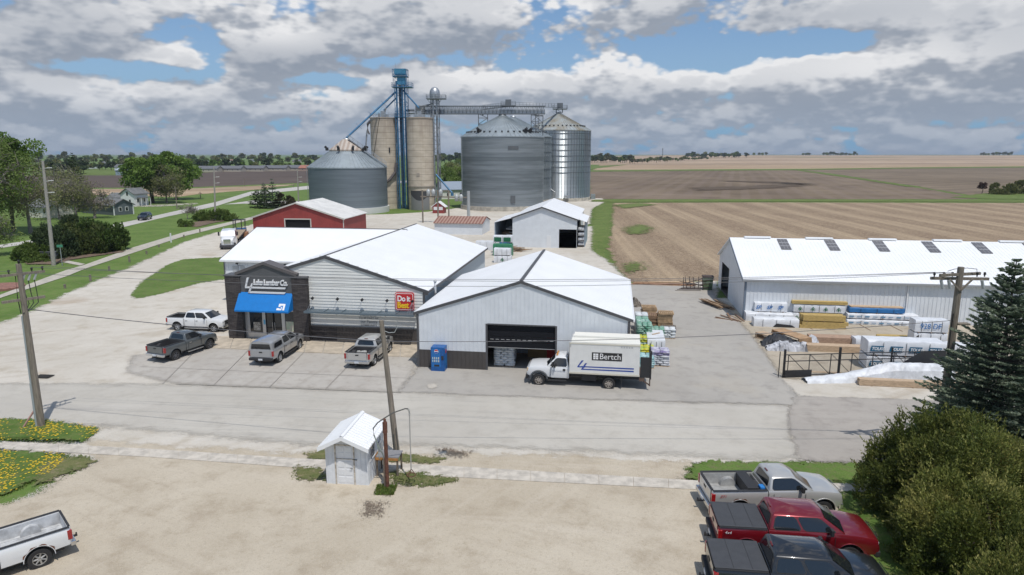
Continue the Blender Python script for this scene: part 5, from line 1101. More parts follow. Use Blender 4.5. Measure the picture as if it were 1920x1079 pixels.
# ------------------------------------------------------------------ poles and wires
def crossarm(t_, z, L, a, name='crossarm', dz=0, w=.11):
    c, s = math.cos(a)*L/2, math.sin(a)*L/2
    mb = MB(); mb.bar((-c, -s, z-dz), (c, s, z+dz), w, w*1.2); return mb.build(name, m_pole, t_)
def insul(t_, p_, m=None): mb = MB(); mb.lathe([(.03, 0), (.03, .08), (.07, .1), (.04, .14), (.07, .17), (.03, .22), (0, .22)], 8, p_); mb.build('insulator', m or m_blackm, t_, True)
PA = P(78, 801); HA = 9.25; A_ = R(38)
pa = thing('utility_pole', 'weathered wooden power pole with crossarms and cut-outs at the dandelion verge', 'utility pole', PA)
mb = MB(); mb.cyl((0, 0, 0), (-.02, 0, HA), .19, .13, n=12); mb.build('pole', m_pole, pa)
aa = R(52); ca, sa = math.cos(aa), math.sin(aa)
crossarm(pa, HA-.55, 2.3, aa); crossarm(pa, HA-1.95, 2.0, aa)
for s in (-1.05, -.5, .55, 1.05): insul(pa, (ca*s, sa*s, HA-.48))
insul(pa, (0, 0, HA))
for s in (.35, .62, .9): mb = MB(); mb.cyl((ca*s-.1, sa*s-.12, HA-.6), (ca*s-.2, sa*s-.2, HA-.95), .055, n=8); mb.build('fuse_cutout', m_tr, pa)
mb = MB()
for s in (.35, .62, .9): mb.tube([(ca*s-.2, sa*s-.2, HA-.95), (ca*s-.15, sa*s-.2, HA-1.6), (ca*s*.8, sa*s*.8-.1, HA-2.2), (ca*s*.4, sa*s*.4-.1, HA-2.5), (.0, -.18, HA-2.7)], .022, 6)
mb.tube([(-.2, -.1, HA-.6), (-.24, -.1, HA-1.8), (-.17, -.12, HA-2.7)], .025, 6); mb.build('riser_cable', m_blackm, pa)
mb = MB(); mb.cyl((-.2, -.08, .0), (-.2, -.08, 2.6), .07, n=8); mb.cyl((-.2, -.08, 2.6), (-.16, -.08, 6.4), .05, n=8); mb.build('conduit', mat('grey_conduit', (.32, .36, .38), .5), pa)
mb = MB(); mb.cyl((-.9, -.25, 0), (-.35, .1, .95), .05, n=8); mb.build('guy_marker', mat('faded_red_marker', (.38, .22, .19), .7), pa)
bm_ = P(745, 857); tm = ZAT(715, 601, bm_.y-.1)
pm = thing('utility_pole', 'leaning bare wooden pole behind the white shack', 'utility pole', bm_)
mb = MB(); mb.cyl((0, 0, 0), (tm.x-bm_.x, -.1, tm.z), .16, .11, n=12); mb.build('pole', m_pole, pm)
mb = MB(); mb.cyl((-.1, -.16, 0), (-.12, -.16, 1.3), .04); mb.cyl((.1, -.12, 0), (.0, -.14, 1.6), .03); mb.build('conduit', m_pipe, pm)
mb = MB(); q = Vector((tm.x-bm_.x, -.1, tm.z)); 
for i_, (dx, dz) in enumerate(((.5, -.45),)): mb.tube([q+Vector((.05, 0, -.5)), q+Vector((.35, 0, -.62)), q+Vector((.62, 0, -.6)), q+Vector((.75, 0, -.35)), q+Vector((.72, 0, -.1))], .018, 5)
mb.build('bracket', m_tr, pm)
PR = Vector((21.2, 31.4, 0)); HR = ZAT(1802, 501, 31.4).z; PR.x = XA(1802, 31.4, HR)
p3 = thing('utility_pole', 'wooden power pole with wide braced crossarm rising behind the spruce', 'utility pole', PR)
mb = MB(); mb.cyl((0, 0, 0), (0, 0, HR), .2, .14, n=12); mb.build('pole', m_pole, p3)
ar = R(12); cr, sr = math.cos(ar), math.sin(ar)
crossarm(p3, HR-.55, 2.6, R(-4), dz=.0); crossarm(p3, HR-.35, 2.3, R(14), dz=0.)
mb = MB(); mb.bar((0, -.16, HR-1.1), (-.55, -.16, HR-.55), .07); mb.bar((0, -.16, HR-1.1), (.55, -.16, HR-.5), .07); mb.build('brace', m_pole, p3)
for s in (-1.2, -.75, -.35, .8, 1.15): insul(p3, (s, 0, HR-.46))
for s in (-.95, -.6, .95): mb = MB(); mb.cyl((s, -.15, HR-.6), (s+.1, -.18, HR-1.0), .07, n=8); mb.build('fuse_cutout', m_tr, p3)
mb = MB(); mb.tube([(-.6, 0, HR-.2), (-.3, 0, HR-.1), (.3, 0, HR-.05), (.75, 0, HR-.1), (.8, 0, HR-.35)], .015, 5); mb.build('jumper_cable', m_blackm, p3); mb = MB(); mb.tube([(-.17, -.12, HR-2.2), (-.2, -.14, HR-3.5), (-.17, -.1, HR-5)], .03, 5); mb.build('riser_cable', m_blackm, p3)
mb = MB(); mb.cbox((.35, -.1, HR-2.7), (.55, .3, .08)); mb.build('step_bracket', m_pole, p3)
def wire(label, a, b_, sag, r=.011, group='power lines across the shop roofs'):
    pts = []; a, b_ = Vector(a), Vector(b_)
    for k in range(25): t_ = k/24; p_ = a.lerp(b_, t_); p_.z -= sag*4*t_*(1-t_); pts.append(p_)
    mb = MB(); mb.tube(pts, r, 4); o = mb.build('power_line', mat('wire_grey', (.10, .10, .11), .6)); return tag(o, label, 'power line', group)
for i, (s, s2_, sg_) in enumerate(((.55, -1.2, .50), (1.05, -.75, .62), (-1.05, -.35, .74))):
    wire('thin power line strung between the left and right pole crossarms', PA+Vector((ca*s, sa*s, HA-.25)), PR+Vector((s2_, 0, HR-.25)), sg_)
pj = ZAT(716, 640, bm_.y-.05)
wire('dark service cable from the dandelion-verge pole to the leaning pole', PA+Vector((.15, 0, ZAT(85, 580, PA.y).z)), pj, .15, .02, None)
wire('dark service cable from the leaning pole to the pole behind the spruce', pj, PR+Vector((-.1, -.1, ZAT(1790, 600, PR.y).z)), .35, .016, None)
for (px, py, tx, ty, lab) in ((101, 498, 80, 302, 'tall pale steel pole with side brackets beside the round shrubs'), (404, 415, 401, 313, 'pale steel line pole at the highway edge left of the low bushes'), (560.5, 395, 557.5, 318, 'pale steel line pole just left of the squat grain bin')):
    b0 = P(px, py); t0 = ZAT(tx, ty, b0.y); s = thing('line_pole', lab, 'line pole', b0)
    mb = MB(); r_ = .28 if px < 200 else .22; mb.cyl((0, 0, 0), (t0.x-b0.x, 0, t0.z), r_, r_*.55, n=12); mb.build('pole', mat('pale_line_pole', (.33, .31, .28), .8, var=.15), s)
    for k in (.72, .83, .95):
        if k > .9 and px > 200: continue
        mb = MB(); h = t0.z*(k-.02); x = (t0.x-b0.x)*k; mb.bar((x, 0, h), (x+1.15, -.1, h+.05), .08, .06); mb.cyl((x+.5, -.1, h+.04), (x+1.2, -.1, h+.08), .06, n=8); mb.build('bracket', mat('white_insulator', (.6, .6, .58), .4), s)
for i, (px, yb_, yt_) in enumerate(((332, 419-27, 350), (459, 350, 334), (376, 372, 360), (550, 352, 346))):
    b0 = P(px, yb_); h = ZAT(px, yt_, b0.y).z; mb = MB(); mb.cyl((0, 0, 0), (0, 0, h), .16, .1, n=6); mb.bar((-.7, 0, h-.5), (.7, 0, h-.5), .12); o = mb.build('far_pole', m_pole, loc=b0)
    tag(o, 'thin wooden pole ' + ['beside the big green tree at the highway', 'at the far edge of the highway bend', 'standing by the pale stubble strip', 'short, by the highway near the elevator'][i], 'pole')
# ------------------------------------------------------------------ vehicles
m_tyre = mat('tyre_rubber', (.022, .022, .023), .85)
m_rim = mat('alloy_rim', (.5, .51, .52), .3, .7); m_rimd = mat('dark_alloy_rim', (.16, .16, .17), .35, .6)
m_chrome = mat('chrome', (.6, .61, .62), .15, .9)
m_plast = mat('black_plastic', (.025, .025, .027), .6)
m_car_glass = mat('car_glass', (.012, .015, .018), .04, spec=.9)
m_red_l = mat('tail_light_red', (.30, .008, .01), .2, coat=1.)
m_head = mat('headlight_lens', (.5, .52, .55), .1, coat=1.)
m_liner = mat('bed_liner', (.035, .035, .038), .75)
def paint(name, c, metal=.25): return mat(name, c, .32, metal, coat=1., var=.0)
import bmesh
def fixn(o):
    b = bmesh.new(); b.from_mesh(o.data); bmesh.ops.recalc_face_normals(b, faces=b.faces); b.to_mesh(o.data); b.free()
def boolean(o, cutters):
    fixn(o)
    for mb in cutters:
        c = mb.build('cut', None, o.parent); fixn(c); md = o.modifiers.new('x', 'BOOLEAN'); md.operation = 'DIFFERENCE'; md.object = c; md.solver = 'EXACT'
        dg = bpy.context.evaluated_depsgraph_get(); me = bpy.data.meshes.new_from_object(o.evaluated_get(dg)); o.modifiers.clear()
        old = o.data; mt = [m for m in old.materials]; o.data = me; me.name = o.name
        if not me.materials:
            for m in mt: me.materials.append(m)
        bpy.data.meshes.remove(old); cm = c.data; bpy.data.objects.remove(c); bpy.data.meshes.remove(cm)
def loft(mb, st):
    n = len(st[0][1]); vs = []
    for x, half in st:
        vs += [(x, -y, z) for y, z in half]+[(x, y, z) for y, z in reversed(half[1:-1])]
    k = 2*n-2; fs = []
    for s in range(len(st)-1):
        for i in range(k): fs.append((s*k+i, s*k+(i+1) % k, (s+1)*k+(i+1) % k, (s+1)*k+i))
    fs += [list(range(k))[::-1], list(range((len(st)-1)*k, len(st)*k))]
    return mb.add(vs, fs)
def body_ring(w, zb, zt, crown=.03, tum=.0):
    zm = zb+(zt-zb)*.55
    return [(0, zb), (w*.82, zb), (w*.965, zb+.08), (w, zm-.1), (w*.995, zm+.08), (w*.975-tum, zt-.09), (w*.925-tum, zt-.01), (w*.6, zt+crown*.7), (0, zt+crown)]
def wheel(t_, x, y, r=.41, w=.27, rim=None, spokes=6, side=1, rr=.6):
    rim = rim or m_rim; o = bpy.data.objects.new('wheel', None); COL.objects.link(o); o.parent = t_; o.location = (x, y, r); o.empty_display_size = .1
    s = -1 if y < 0 else 1
    def L(prof, n=28):
        vs = [(rr_*math.cos(2*math.pi*i/n), yy*s, rr_*math.sin(2*math.pi*i/n)) for rr_, yy in prof for i in range(n)]
        return vs, [(j*n+i, j*n+(i+1) % n, (j+1)*n+(i+1) % n, (j+1)*n+i) for j in range(len(prof)-1) for i in range(n)]
    mb = MB(); mb.add(*L([(r*rr, -w/2), (r*.9, -w/2), (r, -w/2+.04), (r, w/2-.04), (r*.96, w/2-.005), (r*.8, w/2), (r*rr, w/2-.01)])); mb.build('tyre', m_tyre, o, True, auto=40)
    mb = MB(); mb.add(*L([(r*rr, -w/2), (r*rr+.0, w/2-.012), (r*(rr-.05), w/2-.015), (r*(rr-.07), w/2-.06)])); mb.add(*L([(.001, w/2-.05), (r*.2, w/2-.035), (r*.22, w/2-.06)]))
    for k in range(spokes):
        a = 2*math.pi*k/spokes; d = Vector((math.cos(a), 0, math.sin(a))); mb.bar(d*r*.12+Vector((0, s*(w/2-.05), 0)), d*r*(rr-.03)+Vector((0, s*(w/2-.045), 0)), .03, r*.17) if 0 else mb.cyl(d*r*.12+Vector((0, s*(w/2-.055), 0)), d*r*(rr-.03)+Vector((0, s*(w/2-.05), 0)), r*.10, r*.075, n=6)
    mb.build('rim', rim, o)
    mb = MB(); mb.add(*L([(.001, w/2-.10), (r*(rr-.04), w/2-.10)])); mb.build('dark_backing', m_plast, o)  # plain dark disc behind the spokes, standing in for the shade there
    return o
def quadpt(q, s, t_): a = q[0].lerp(q[1], s); b_ = q[3].lerp(q[2], s); return a.lerp(b_, t_)
def panel(mb, q, s0, s1, t0, t1, off, sub=1, r=0):
    n = ((q[1]-q[0]).cross(q[3]-q[0])).normalized(); 
    pts = [quadpt(q, s, t_)+n*off for s, t_ in ((s0, t0), (s1, t0), (s1, t1), (s0, t1))]
    if r:
        c = []
        for i in range(4): p0, p1, p2 = pts[i-1], pts[i], pts[(i+1) % 4]; c += [p1.lerp(p0, min(.4, r/(p0-p1).length)), p1.lerp(p1.lerp((p0+p2)/2, .0), 1), p1.lerp(p2, min(.4, r/(p2-p1).length))]
        pts = [c[i] for i in range(12) if i % 3 != 1]
    mb.add(pts, [list(range(len(pts)))])
def cab(t_, pm, xa, xb, xc, xd, z0, z1, wb, wt, crew=True, split=.5, glass=None, open_door=False):
    """greenhouse: base xa..xd at z0, roof xb..xc at z1"""
    g_ = glass or m_car_glass
    mb = MB(); zm = z1-.07
    ring = lambda x, w0, zt: None
    Bv = [Vector((xa, -wb, z0)), Vector((xd, -wb, z0)), Vector((xd, wb, z0)), Vector((xa, wb, z0))]
    Tv = [Vector((xb, -wt, zm)), Vector((xc, -wt, zm)), Vector((xc, wt, zm)), Vector((xb, wt, zm))]
    Rv = [Vector((xb+.12, -wt*.8, z1)), Vector((xc-.22, -wt*.8, z1)), Vector((xc-.22, wt*.8, z1)), Vector((xb+.12, wt*.8, z1))]
    Cv = [Vector((xd+.16, 0, z0)), Vector((xc+.06, 0, zm+.02))]
    vs = Bv+Tv+Rv+Cv
    mb.add(vs, [(0,1,5,4), (2,3,7,6), (3,0,4,7), (1,12,13,5), (12,2,6,13), (4,5,9,8), (6,7,11,10), (7,4,8,11), (5,13,9), (13,10,9), (13,6,10), (8,9,10,11), (0,3,2,12,1)])
    o = mb.build('cab', pm, t_, bevel=.035); o.data.set_sharp_from_angle(angle=R(60))
    sq = {-1: [Bv[0], Bv[1], Tv[1], Tv[0]], 1: [Bv[2], Bv[3], Tv[3], Tv[2]]}
    for s in (-1, 1):
        q = sq[s]; rg = [(.06, split-.03), (split+.02, .90)] if crew else [(.08, .90)]
        for a, b_ in rg:
            if s == 1: a, b_ = 1-b_, 1-a
            mb = MB(); panel(mb, q, a, b_, .10, .90, .006, r=.07); w_ = mb.build('side_window', g_, t_)
            mb = MB(); panel(mb, q, a-.012, b_+.012, .06, .94, .002, r=.08); mb.build('window_frame', m_plast, w_)
    q = [Bv[1], Cv[0], Cv[1], Tv[1]]; q2 = [Cv[0], Bv[2], Tv[2], Cv[1]]
    mb = MB(); panel(mb, q, .07, 1, .06, .93, .012); panel(mb, q2, 0, .93, .06, .93, .012); mb.build('windscreen', g_, t_)
    q = [Bv[3], Bv[0], Tv[0], Tv[3]]; mb = MB(); panel(mb, q, .12, .88, .18, .86, .012, r=.06); mb.build('rear_window', g_, t_)
    mb = MB(); mb.cbox((xb+.035, 0, z1-.03), (.05, .26, .04)); mb.build('roof_brake_light', mat('dark_red_lens', (.12, .01, .01), .3), t_)
    for s in (-1, 1):
        mb = MB(); x = xd-.55; mb.cbox((x, s*(wb+.17), z0+.15), (.12, .2, .26)); mb.bar((x+.02, s*wb*.93, z0+.08), (x, s*(wb+.1), z0+.08), .05); mb.build('mirror', m_plast, t_, bevel=.03)
    return sq
def pickup(label, rc, fc, near, col, crew=True, rear_over=1.15, wb=3.7, L=5.8, sc=.95, r=.42, rim=None, spokes=6, cover=None, chrome=True, lift=0., mirror=None, liner=None, grille=None, group='pickup trucks', cab_r=None, flare=False, hood=1.22, name='pickup_truck'):
    """rc, fc: ground contacts of the two wheels on the near side ('R' or 'L')"""
    d = (fc-rc).normalized(); rz = math.atan2(d.y, d.x); tw = .84
    t_ = thing(name, label, 'pickup truck', (0, 0, 0), rz, group)
    lft = Vector((-d.y, d.x, 0)); ys = -tw if near == 'R' else tw
    mid = (rc+fc)/2; off = (rear_over+wb/2)
    t_.location = mid-d*off*sc-lft*ys*sc; t_.scale = (sc, sc, sc)
    W2 = 1.0; zt = 1.34+lift; zb = .48+lift; xr, xf = rear_over, rear_over+wb
    bedL = {True: 1.85, False: 2.25}[crew] if cab_r is None else cab_r
    cabL = 2.35 if crew else 1.55
    xd = bedL+cabL+.35; cowl = xd
    mb = MB(); U = cover != 'cap'
    def bring(w, zb_):
        r_ = body_ring(w, zb_, zt)
        return r_[:7]+[(.79, zt-.01), (.78, .83+lift), (0, .83+lift)] if U else r_
    loft(mb, [(.07, bring(.93, zb+.1)), (.14, bring(W2*.985, zb+.06)), (bedL*.6, bring(W2, zb)), (bedL-.02, bring(W2, zb))])
    if U: mb.box(.072, .13, -.785, .785, zb+.3, zt-.012); mb.box(bedL-.07, bedL-.021, -.785, .785, .8+lift, zt-.012)
    st = [(bedL+.02, body_ring(W2*.995, zb, zt)), (cowl-.9, body_ring(W2, zb, zt)),
          (cowl-.1, body_ring(W2*.99, zb, zt-.0)), (cowl+.1, body_ring(W2*.985, zb, zt-.03, .06)), (cowl+.5, body_ring(W2*.985, zb, zt-.06, .07)), (L-.45, body_ring(W2*.97, zb, hood+lift, .07)), (L-.2, body_ring(W2*.955, zb+.02, hood-.04+lift, .06)), (L-.07, body_ring(W2*.93, zb+.05, hood-.11+lift, .04)), (L-.02, body_ring(W2*.90, zb+.12, hood-.3+lift, .02))]
    loft(mb, st); bo = mb.build('body', col, t_)
    cut = []
    for x in (xr, xf):
        for s in (-1, 1): c = MB(); c.cyl((x, s*(.80 if x == xr else .6), r+.04), (x, s*1.3, r+.04), r*1.25, n=28); cut.append(c)
    boolean(bo, cut); bo.data.polygons.foreach_set('use_smooth', [True]*len(bo.data.polygons)); bo.data.set_sharp_from_angle(angle=R(28))
    if cover != 'cap':
        lm = liner or m_liner
        mb = MB(); mb.box(.135, bedL-.105, -.775, .775, .822+lift, .84+lift); mb.box(.132, .15, -.775, .775, .84+lift, zt-.03); mb.box(bedL-.125, bedL-.105, -.775, .775, .84+lift, zt-.03)
        for s in (-1, 1): mb.box(.15, bedL-.125, s*.775-(.015 if s > 0 else 0), s*.775+(.015 if s < 0 else 0), .84+lift, zt-.03); mb.cyl((xr, s*.775, .84+lift), (xr, s*.52, .84+lift), .36, n=20)
        for k in range(9): mb.box(.16, bedL-.13, -.62+k*.15, -.57+k*.15, .84+lift, .852+lift)
        mb.build('bed_liner', lm, t_)
        mb = MB()
        for s in (-1, 1): mb.box(.1, bedL-.04, s*.9-.07, s*.9+.07, zt+.0, zt+.022)
        mb.box(.06, .14, -.83, .83, zt+.015, zt+.045); mb.build('bed_rail_cap', m_plast, t_)
    if cover == 'tonneau':
        mb = MB(); mb.box(.07, bedL-.03, -.90, .90, zt+.02, zt+.055); cv = mb.build('bed_cover', mat('vinyl_cover', (.05, .052, .057), .6, bump=.15, bscale=8, var=.1, vscale=3), t_, bevel=.015)
        mb = MB()
        for k in (1, 2): mb.box(.1, bedL-.06, -.88, .88, zt+.056, zt+.058) if 0 else mb.box(.07+bedL*k/3, .085+bedL*k/3, -.87, .87, zt+.055, zt+.062)
        mb.build('cover_bow', m_plast, cv)
    if cover == 'cap':
        mb = MB(); loft(mb, [(.1, [(0, zt-.02), (.93, zt-.02), (.88, zt+.2), (.80, zt+.45), (.6, zt+.56), (0, zt+.6)]), (.45, [(0, zt-.02), (.94, zt-.02), (.89, zt+.25), (.82, zt+.5), (.6, zt+.62), (0, zt+.66)]), (bedL, [(0, zt-.02), (.94, zt-.02), (.89, zt+.25), (.82, zt+.5), (.6, zt+.62), (0, zt+.66)])])
        cp = mb.build('bed_cap', col, t_, True, auto=30)
        for s in (-1, 1):
            a_, b_ = Vector((.35, s*.945, zt+.06)), Vector((bedL-.2, s*.945, zt+.06)); q = [a_, b_, Vector((bedL-.2, s*.90, zt+.4)), Vector((.5, s*.90, zt+.4))]
            if s > 0: q = [q[1], q[0], q[3], q[2]]
            mb = MB(); panel(mb, q, 0, 1, 0, 1, .012, r=.05); mb.build('cap_side_window', m_car_glass, cp)
        mb = MB(); mb.add([(.085, -.78, zt+.04), (.085, .78, zt+.04), (.085+.0, .70, zt+.43), (.085, -.70, zt+.43)], [(0,3,2,1)]); mb.build('cap_rear_window', m_car_glass, cp)
    xa, xd_ = bedL+.03, cowl
    sq = cab(t_, col, xa, xa+.16, xd_-.72, xd_+.05, zt-.03, 1.9+lift, .93, .70, crew, .46)
    # doors: seams and handles
    mb = MB(); seams = [xa+.07, xa+(cabL*.46)+.05, xd_-.32] if crew else [xa+.2, xd_-.32]
    for s in (-1, 1):
        for x in seams: mb.box(x-.008, x+.008, s*(W2+.001)-.004, s*(W2+.001)+.004, zb+.12, zt-.12)
    for s in (-1, 1): mb.box(bedL-.005, bedL+.012, s*W2-.006, s*W2+.006, zb+.05, zt-.1)
    mb.build('door_seam', m_plast, t_)
    for s in (-1, 1):
        for x in seams[:-1]: mb = MB(); mb.box(x+.1, x+.3, s*(W2+.02)-.015, s*(W2+.02)+.015, zt-.26, zt-.21); mb.build('door_handle', m_chrome if chrome else m_plast, t_)
    # bumpers, lights, grille
    bm = m_chrome if chrome else m_plast
    mb = MB(); mb.box(-.08, .12, -.93, .93, zb+.03, zb+.24); mb.build('rear_bumper', bm, t_, bevel=.03)
    mb = MB(); mb.box(L-.16, L+.04, -.93, .93, zb-.02, zb+.23); mb.build('front_bumper', bm, t_, bevel=.05)
    mb = MB(); mb.box(L-.08, L+.015, -.58, .58, zb+.28, hood-.14+lift); gr = mb.build('grille', grille or m_plast, t_, bevel=.02)
    mb = MB()
    for k in (0, 1): mb.box(L+.015, L+.03, -.56, .56, zb+.42+k*.2, zb+.45+k*.2)
    mb.build('grille_bar', bm, gr)
    for s in (-1, 1):
        mb = MB(); mb.box(L-.28, L-.03, s*.73-.14, s*.73+.14, hood-.37+lift, hood-.17+lift); mb.build('headlight', m_head, t_, bevel=.03)
        mb = MB(); mb.box(.03, .2, s*.92-.075, s*.92+.075, zt-.5, zt-.1); mb.build('tail_light', m_red_l, t_, bevel=.02)
    mb = MB(); mb.box(.035, .07, -.76, .76, zb+.28, zt-.03); tg = mb.build('tailgate', col, t_, bevel=.02)
    mb = MB(); mb.box(.02, .036, -.13, .13, zt-.24, zt-.15); mb.build('handle', m_plast, tg)
    mb = MB(); mb.box(-.1, -.08, -.16, .16, zb+.07, zb+.2); mb.build('licence_plate', mat('plate_white', (.6, .62, .65), .4), t_)
    mb = MB(); mb.box(-.28, .1, -.04, .04, zb-.06, zb+.02); mb.cyl((-.25, 0, zb), (-.25, 0, zb+.1), .03); mb.build('tow_hitch', m_plast, t_)
    mb = MB(); mb.box(.3, L-.4, -.6, .6, .32+lift, zb+.06); mb.cyl((xr, -.8, r), (xr, .8, r), .06); mb.cyl((xf, -.8, r), (xf, .8, r), .06); mb.build('chassis', m_plast, t_)
    for s in (-1, 1): mb = MB(); mb.box(xa+.05, xd_-.2, s*.98-.08, s*.98+.08, zb-.12, zb-.06); mb.build('running_board', bm, t_, bevel=.015)
    for x in (xr, xf):
        for s in (-1, 1):
            wheel(t_, x, s*tw, r, .27, rim, spokes)
            mb = MB(); q = r*1.235; w0, w1 = (.81 if x == xr else .62), .965; n = 16; vs = [(x+q*math.cos(R(-8+196*k/n)), s*yy, r+.04+q*math.sin(R(-8+196*k/n))) for yy in (w0, w1) for k in range(n+1)]
            mb.add(vs+[(x, s*(w0+.004), r)], [(k, k+1, n+2+k, n+1+k) for k in range(n)]+[(2*n+2, k, k+1) for k in range(n)]); mb.build('wheel_well', m_plast, t_)
            mb = MB(); n = 14; pts = [(x+(r*1.25+.005)*math.cos(R(180*k/n)), s*(W2-.008), r+.04+(r*1.25+.005)*math.sin(R(180*k/n))) for k in range(n+1)]
            mb.tube(pts, .018, 5); mb.build('wheel_arch', m_plast if flare else col, t_)
    return t_
def px_pair(a, b_): return P(*a), P(*b_)
m_p_white = paint('white_paint', (.68, .69, .70), 0.); m_p_grey = paint('dark_grey_paint', (.12, .132, .135), .4); m_p_silver = paint('silver_paint', (.40, .41, .42), .45)
m_p_silver2 = paint('pale_silver_paint', (.50, .495, .475), .4); m_p_red = paint('deep_red_paint', (.19, .006, .013), .35); m_p_black = paint('black_paint', (.012, .014, .018), .2)
pickup('white crew-cab pickup parked left of the dark brick pier', *px_pair((335, 621), (402.6, 624)), 'R', m_p_white, rim=m_rim, sc=.92, spokes=6)
gk = pickup('dark grey regular-cab pickup with open empty bed, parked left of the entrance', *px_pair((328, 677), (393, 655)), 'R', m_p_grey, crew=False, wb=3.5, L=5.5, rear_over=1.1, rim=m_rimd, lift=.06, r=.44, cab_r=2.15, sc=.93, chrome=True)
pickup('silver crew-cab pickup with a matching bed cap, parked before the entrance doors', *px_pair((523, 681), (560.6, 656)), 'R', m_p_silver, cover='cap', wb=3.6, L=5.8, rear_over=1.2, chrome=False, cab_r=1.9)
s3 = pickup('silver crew-cab pickup with wrapped cargo in its bed, parked behind the leaning pole', *px_pair((700, 687), (730, 661)), 'R', m_p_silver2, wb=3.6, L=5.8, rear_over=1.2)
sv = pickup('silver regular-cab pickup with rusted rear arch, open bed and black toolbox', *px_pair((1381, 974), (1541, 972)), 'R', m_p_silver2, crew=False, wb=3.6, L=5.7, rear_over=1.25, cab_r=2.45, liner=mat('silver_bed', (.42, .42, .41), .5, .3, var=.2, vscale=3), sc=.98)
rd = pickup('dark red crew-cab pickup with grey bed cover, between the silver and the black ones', *px_pair((1393, 1050), (1592, 1062)), 'R', m_p_red, cover='tonneau', wb=3.7, L=5.85, rear_over=1.1, chrome=False, sc=1.0)
bk = pickup('black crew-cab pickup with grey bed cover, nearest at the bottom edge', *px_pair((1398, 1136), (1606, 1152)), 'R', m_p_black, cover='tonneau', wb=3.7, L=5.85, rear_over=1.1, chrome=False, sc=1.0)
pf = P(0, 1091); pr_ = P(84, 1062); dv = (pf-pr_).normalized()
wl = pickup('white pickup with rusty rear wheel arch cut off by the left edge of the lawn', pr_, pr_+dv*3.6, 'L', m_p_white, crew=False, wb=3.6, L=5.7, rear_over=1.2, cab_r=2.45, liner=mat('worn_white_bed', (.5, .51, .52), .6, var=.3, vscale=2), sc=.93, rim=mat('worn_steel_rim', (.4, .39, .37), .45, .5, var=.3, vscale=9), spokes=7)
mr = mat('rust_patch', (.16, .065, .03), .95, var=.5, vscale=14, bump=.5)
def rust_arch(t_, xr, s, r=.42):
    mb = MB(); n = 12; pts = []
    for k in range(n+1): a = R(20+140*k/n); q = r*1.23+.015; h = .05+.035*math.sin(k*1.9); pts += [(xr+q*math.cos(a), s*1.003, r+.03+q*math.sin(a)), (xr+(q+h)*math.cos(a), s*1.0, r+.03+(q+h)*math.sin(a))]
    mb.add(pts, [(2*i, 2*i+1, 2*i+3, 2*i+2) for i in range(n)]); mb.build('rust_patch', mr, t_)
rust_arch(sv, 1.25, -1); rust_arch(wl, 1.2, 1)
tbx = thing('toolbox', 'black toolbox lying across the bed of the silver regular-cab pickup', 'toolbox', sv.matrix_basis @ Vector((1.65, 0, .86)), sv.rotation_euler.z)
mb = MB(); mb.box(0, .42, -.76, .72, 0, .5); mb.box(-.02, .44, -.78, .74, .5, .54); mb.build('box', m_plast, tbx, bevel=.015)
mb = MB(); mb.box(.48, .72, -.7, .1, 0, .44); mb.build('crate', m_liner, tbx); mb = MB(); mb.cbox((.62, -.6, .5), (.2, .3, .12)); mb.build('blue_strap', mat('strap_blue', (.02, .18, .5), .5), tbx, bevel=.03)
cg_ = thing('wrapped_cargo', 'pale plastic-wrapped cargo lying in the bed of the silver pickup behind the leaning pole', 'cargo', s3.matrix_basis @ Vector((.5, -.2, .85)), s3.rotation_euler.z)
mb = MB(); mb.cbox((.5, .2, .1), (1.2, .75, .16), R(20)); mb.cbox((.4, .0, .22), (1., .3, .1), R(20)); mb.cbox((.5, .4, .2), (.8, .25, .1), R(24)); mb.build('bundle', mat('plastic_wrap', (.5, .5, .48), .3, var=.4, vscale=6, bump=.5, bscale=8), cg_, bevel=.05)
mb = MB(); q = gk.matrix_basis @ Vector((.6, -.1, .87)); 
for k in range(3): mb.cbox((.1*k, .12*k, .03), (.9, .08, .05), .1*k)
tag(mb.build('scrap_boards', mat('scrap_wood', (.4, .33, .25), .8), loc=q, rz=gk.rotation_euler.z), 'few short boards in the bed of the dark grey pickup', 'boards')
text_mesh('4x4', .16, 'decal', mat('decal_white', (.7, .7, .7), .5), rd, (.28, -1.0, 1.12), (R(90), 0, 0), .002, shear=.2)
text_mesh('Z71', .17, 'decal', mat('decal_red', (.4, .03, .03), .5), sv, (.38, -1.0, 1.08), (R(90), 0, 0), .002, shear=.3)
# ---------------- white box truck
fr_, ft_ = P(1141, 730.5), P(1010, 723.5); d = (ft_-fr_).normalized(); rz = math.atan2(d.y, d.x)
bxt = thing('box_truck', 'white box truck with dark nameplate and blue stripes parked before the warehouse door', 'box truck', (0, 0, 0), rz)
sc = (ft_-fr_).length/4.75; lft = Vector((-d.y, d.x, 0)); bxt.location = fr_-d*1.75*sc-lft*1.0*sc; bxt.scale = (sc,)*3
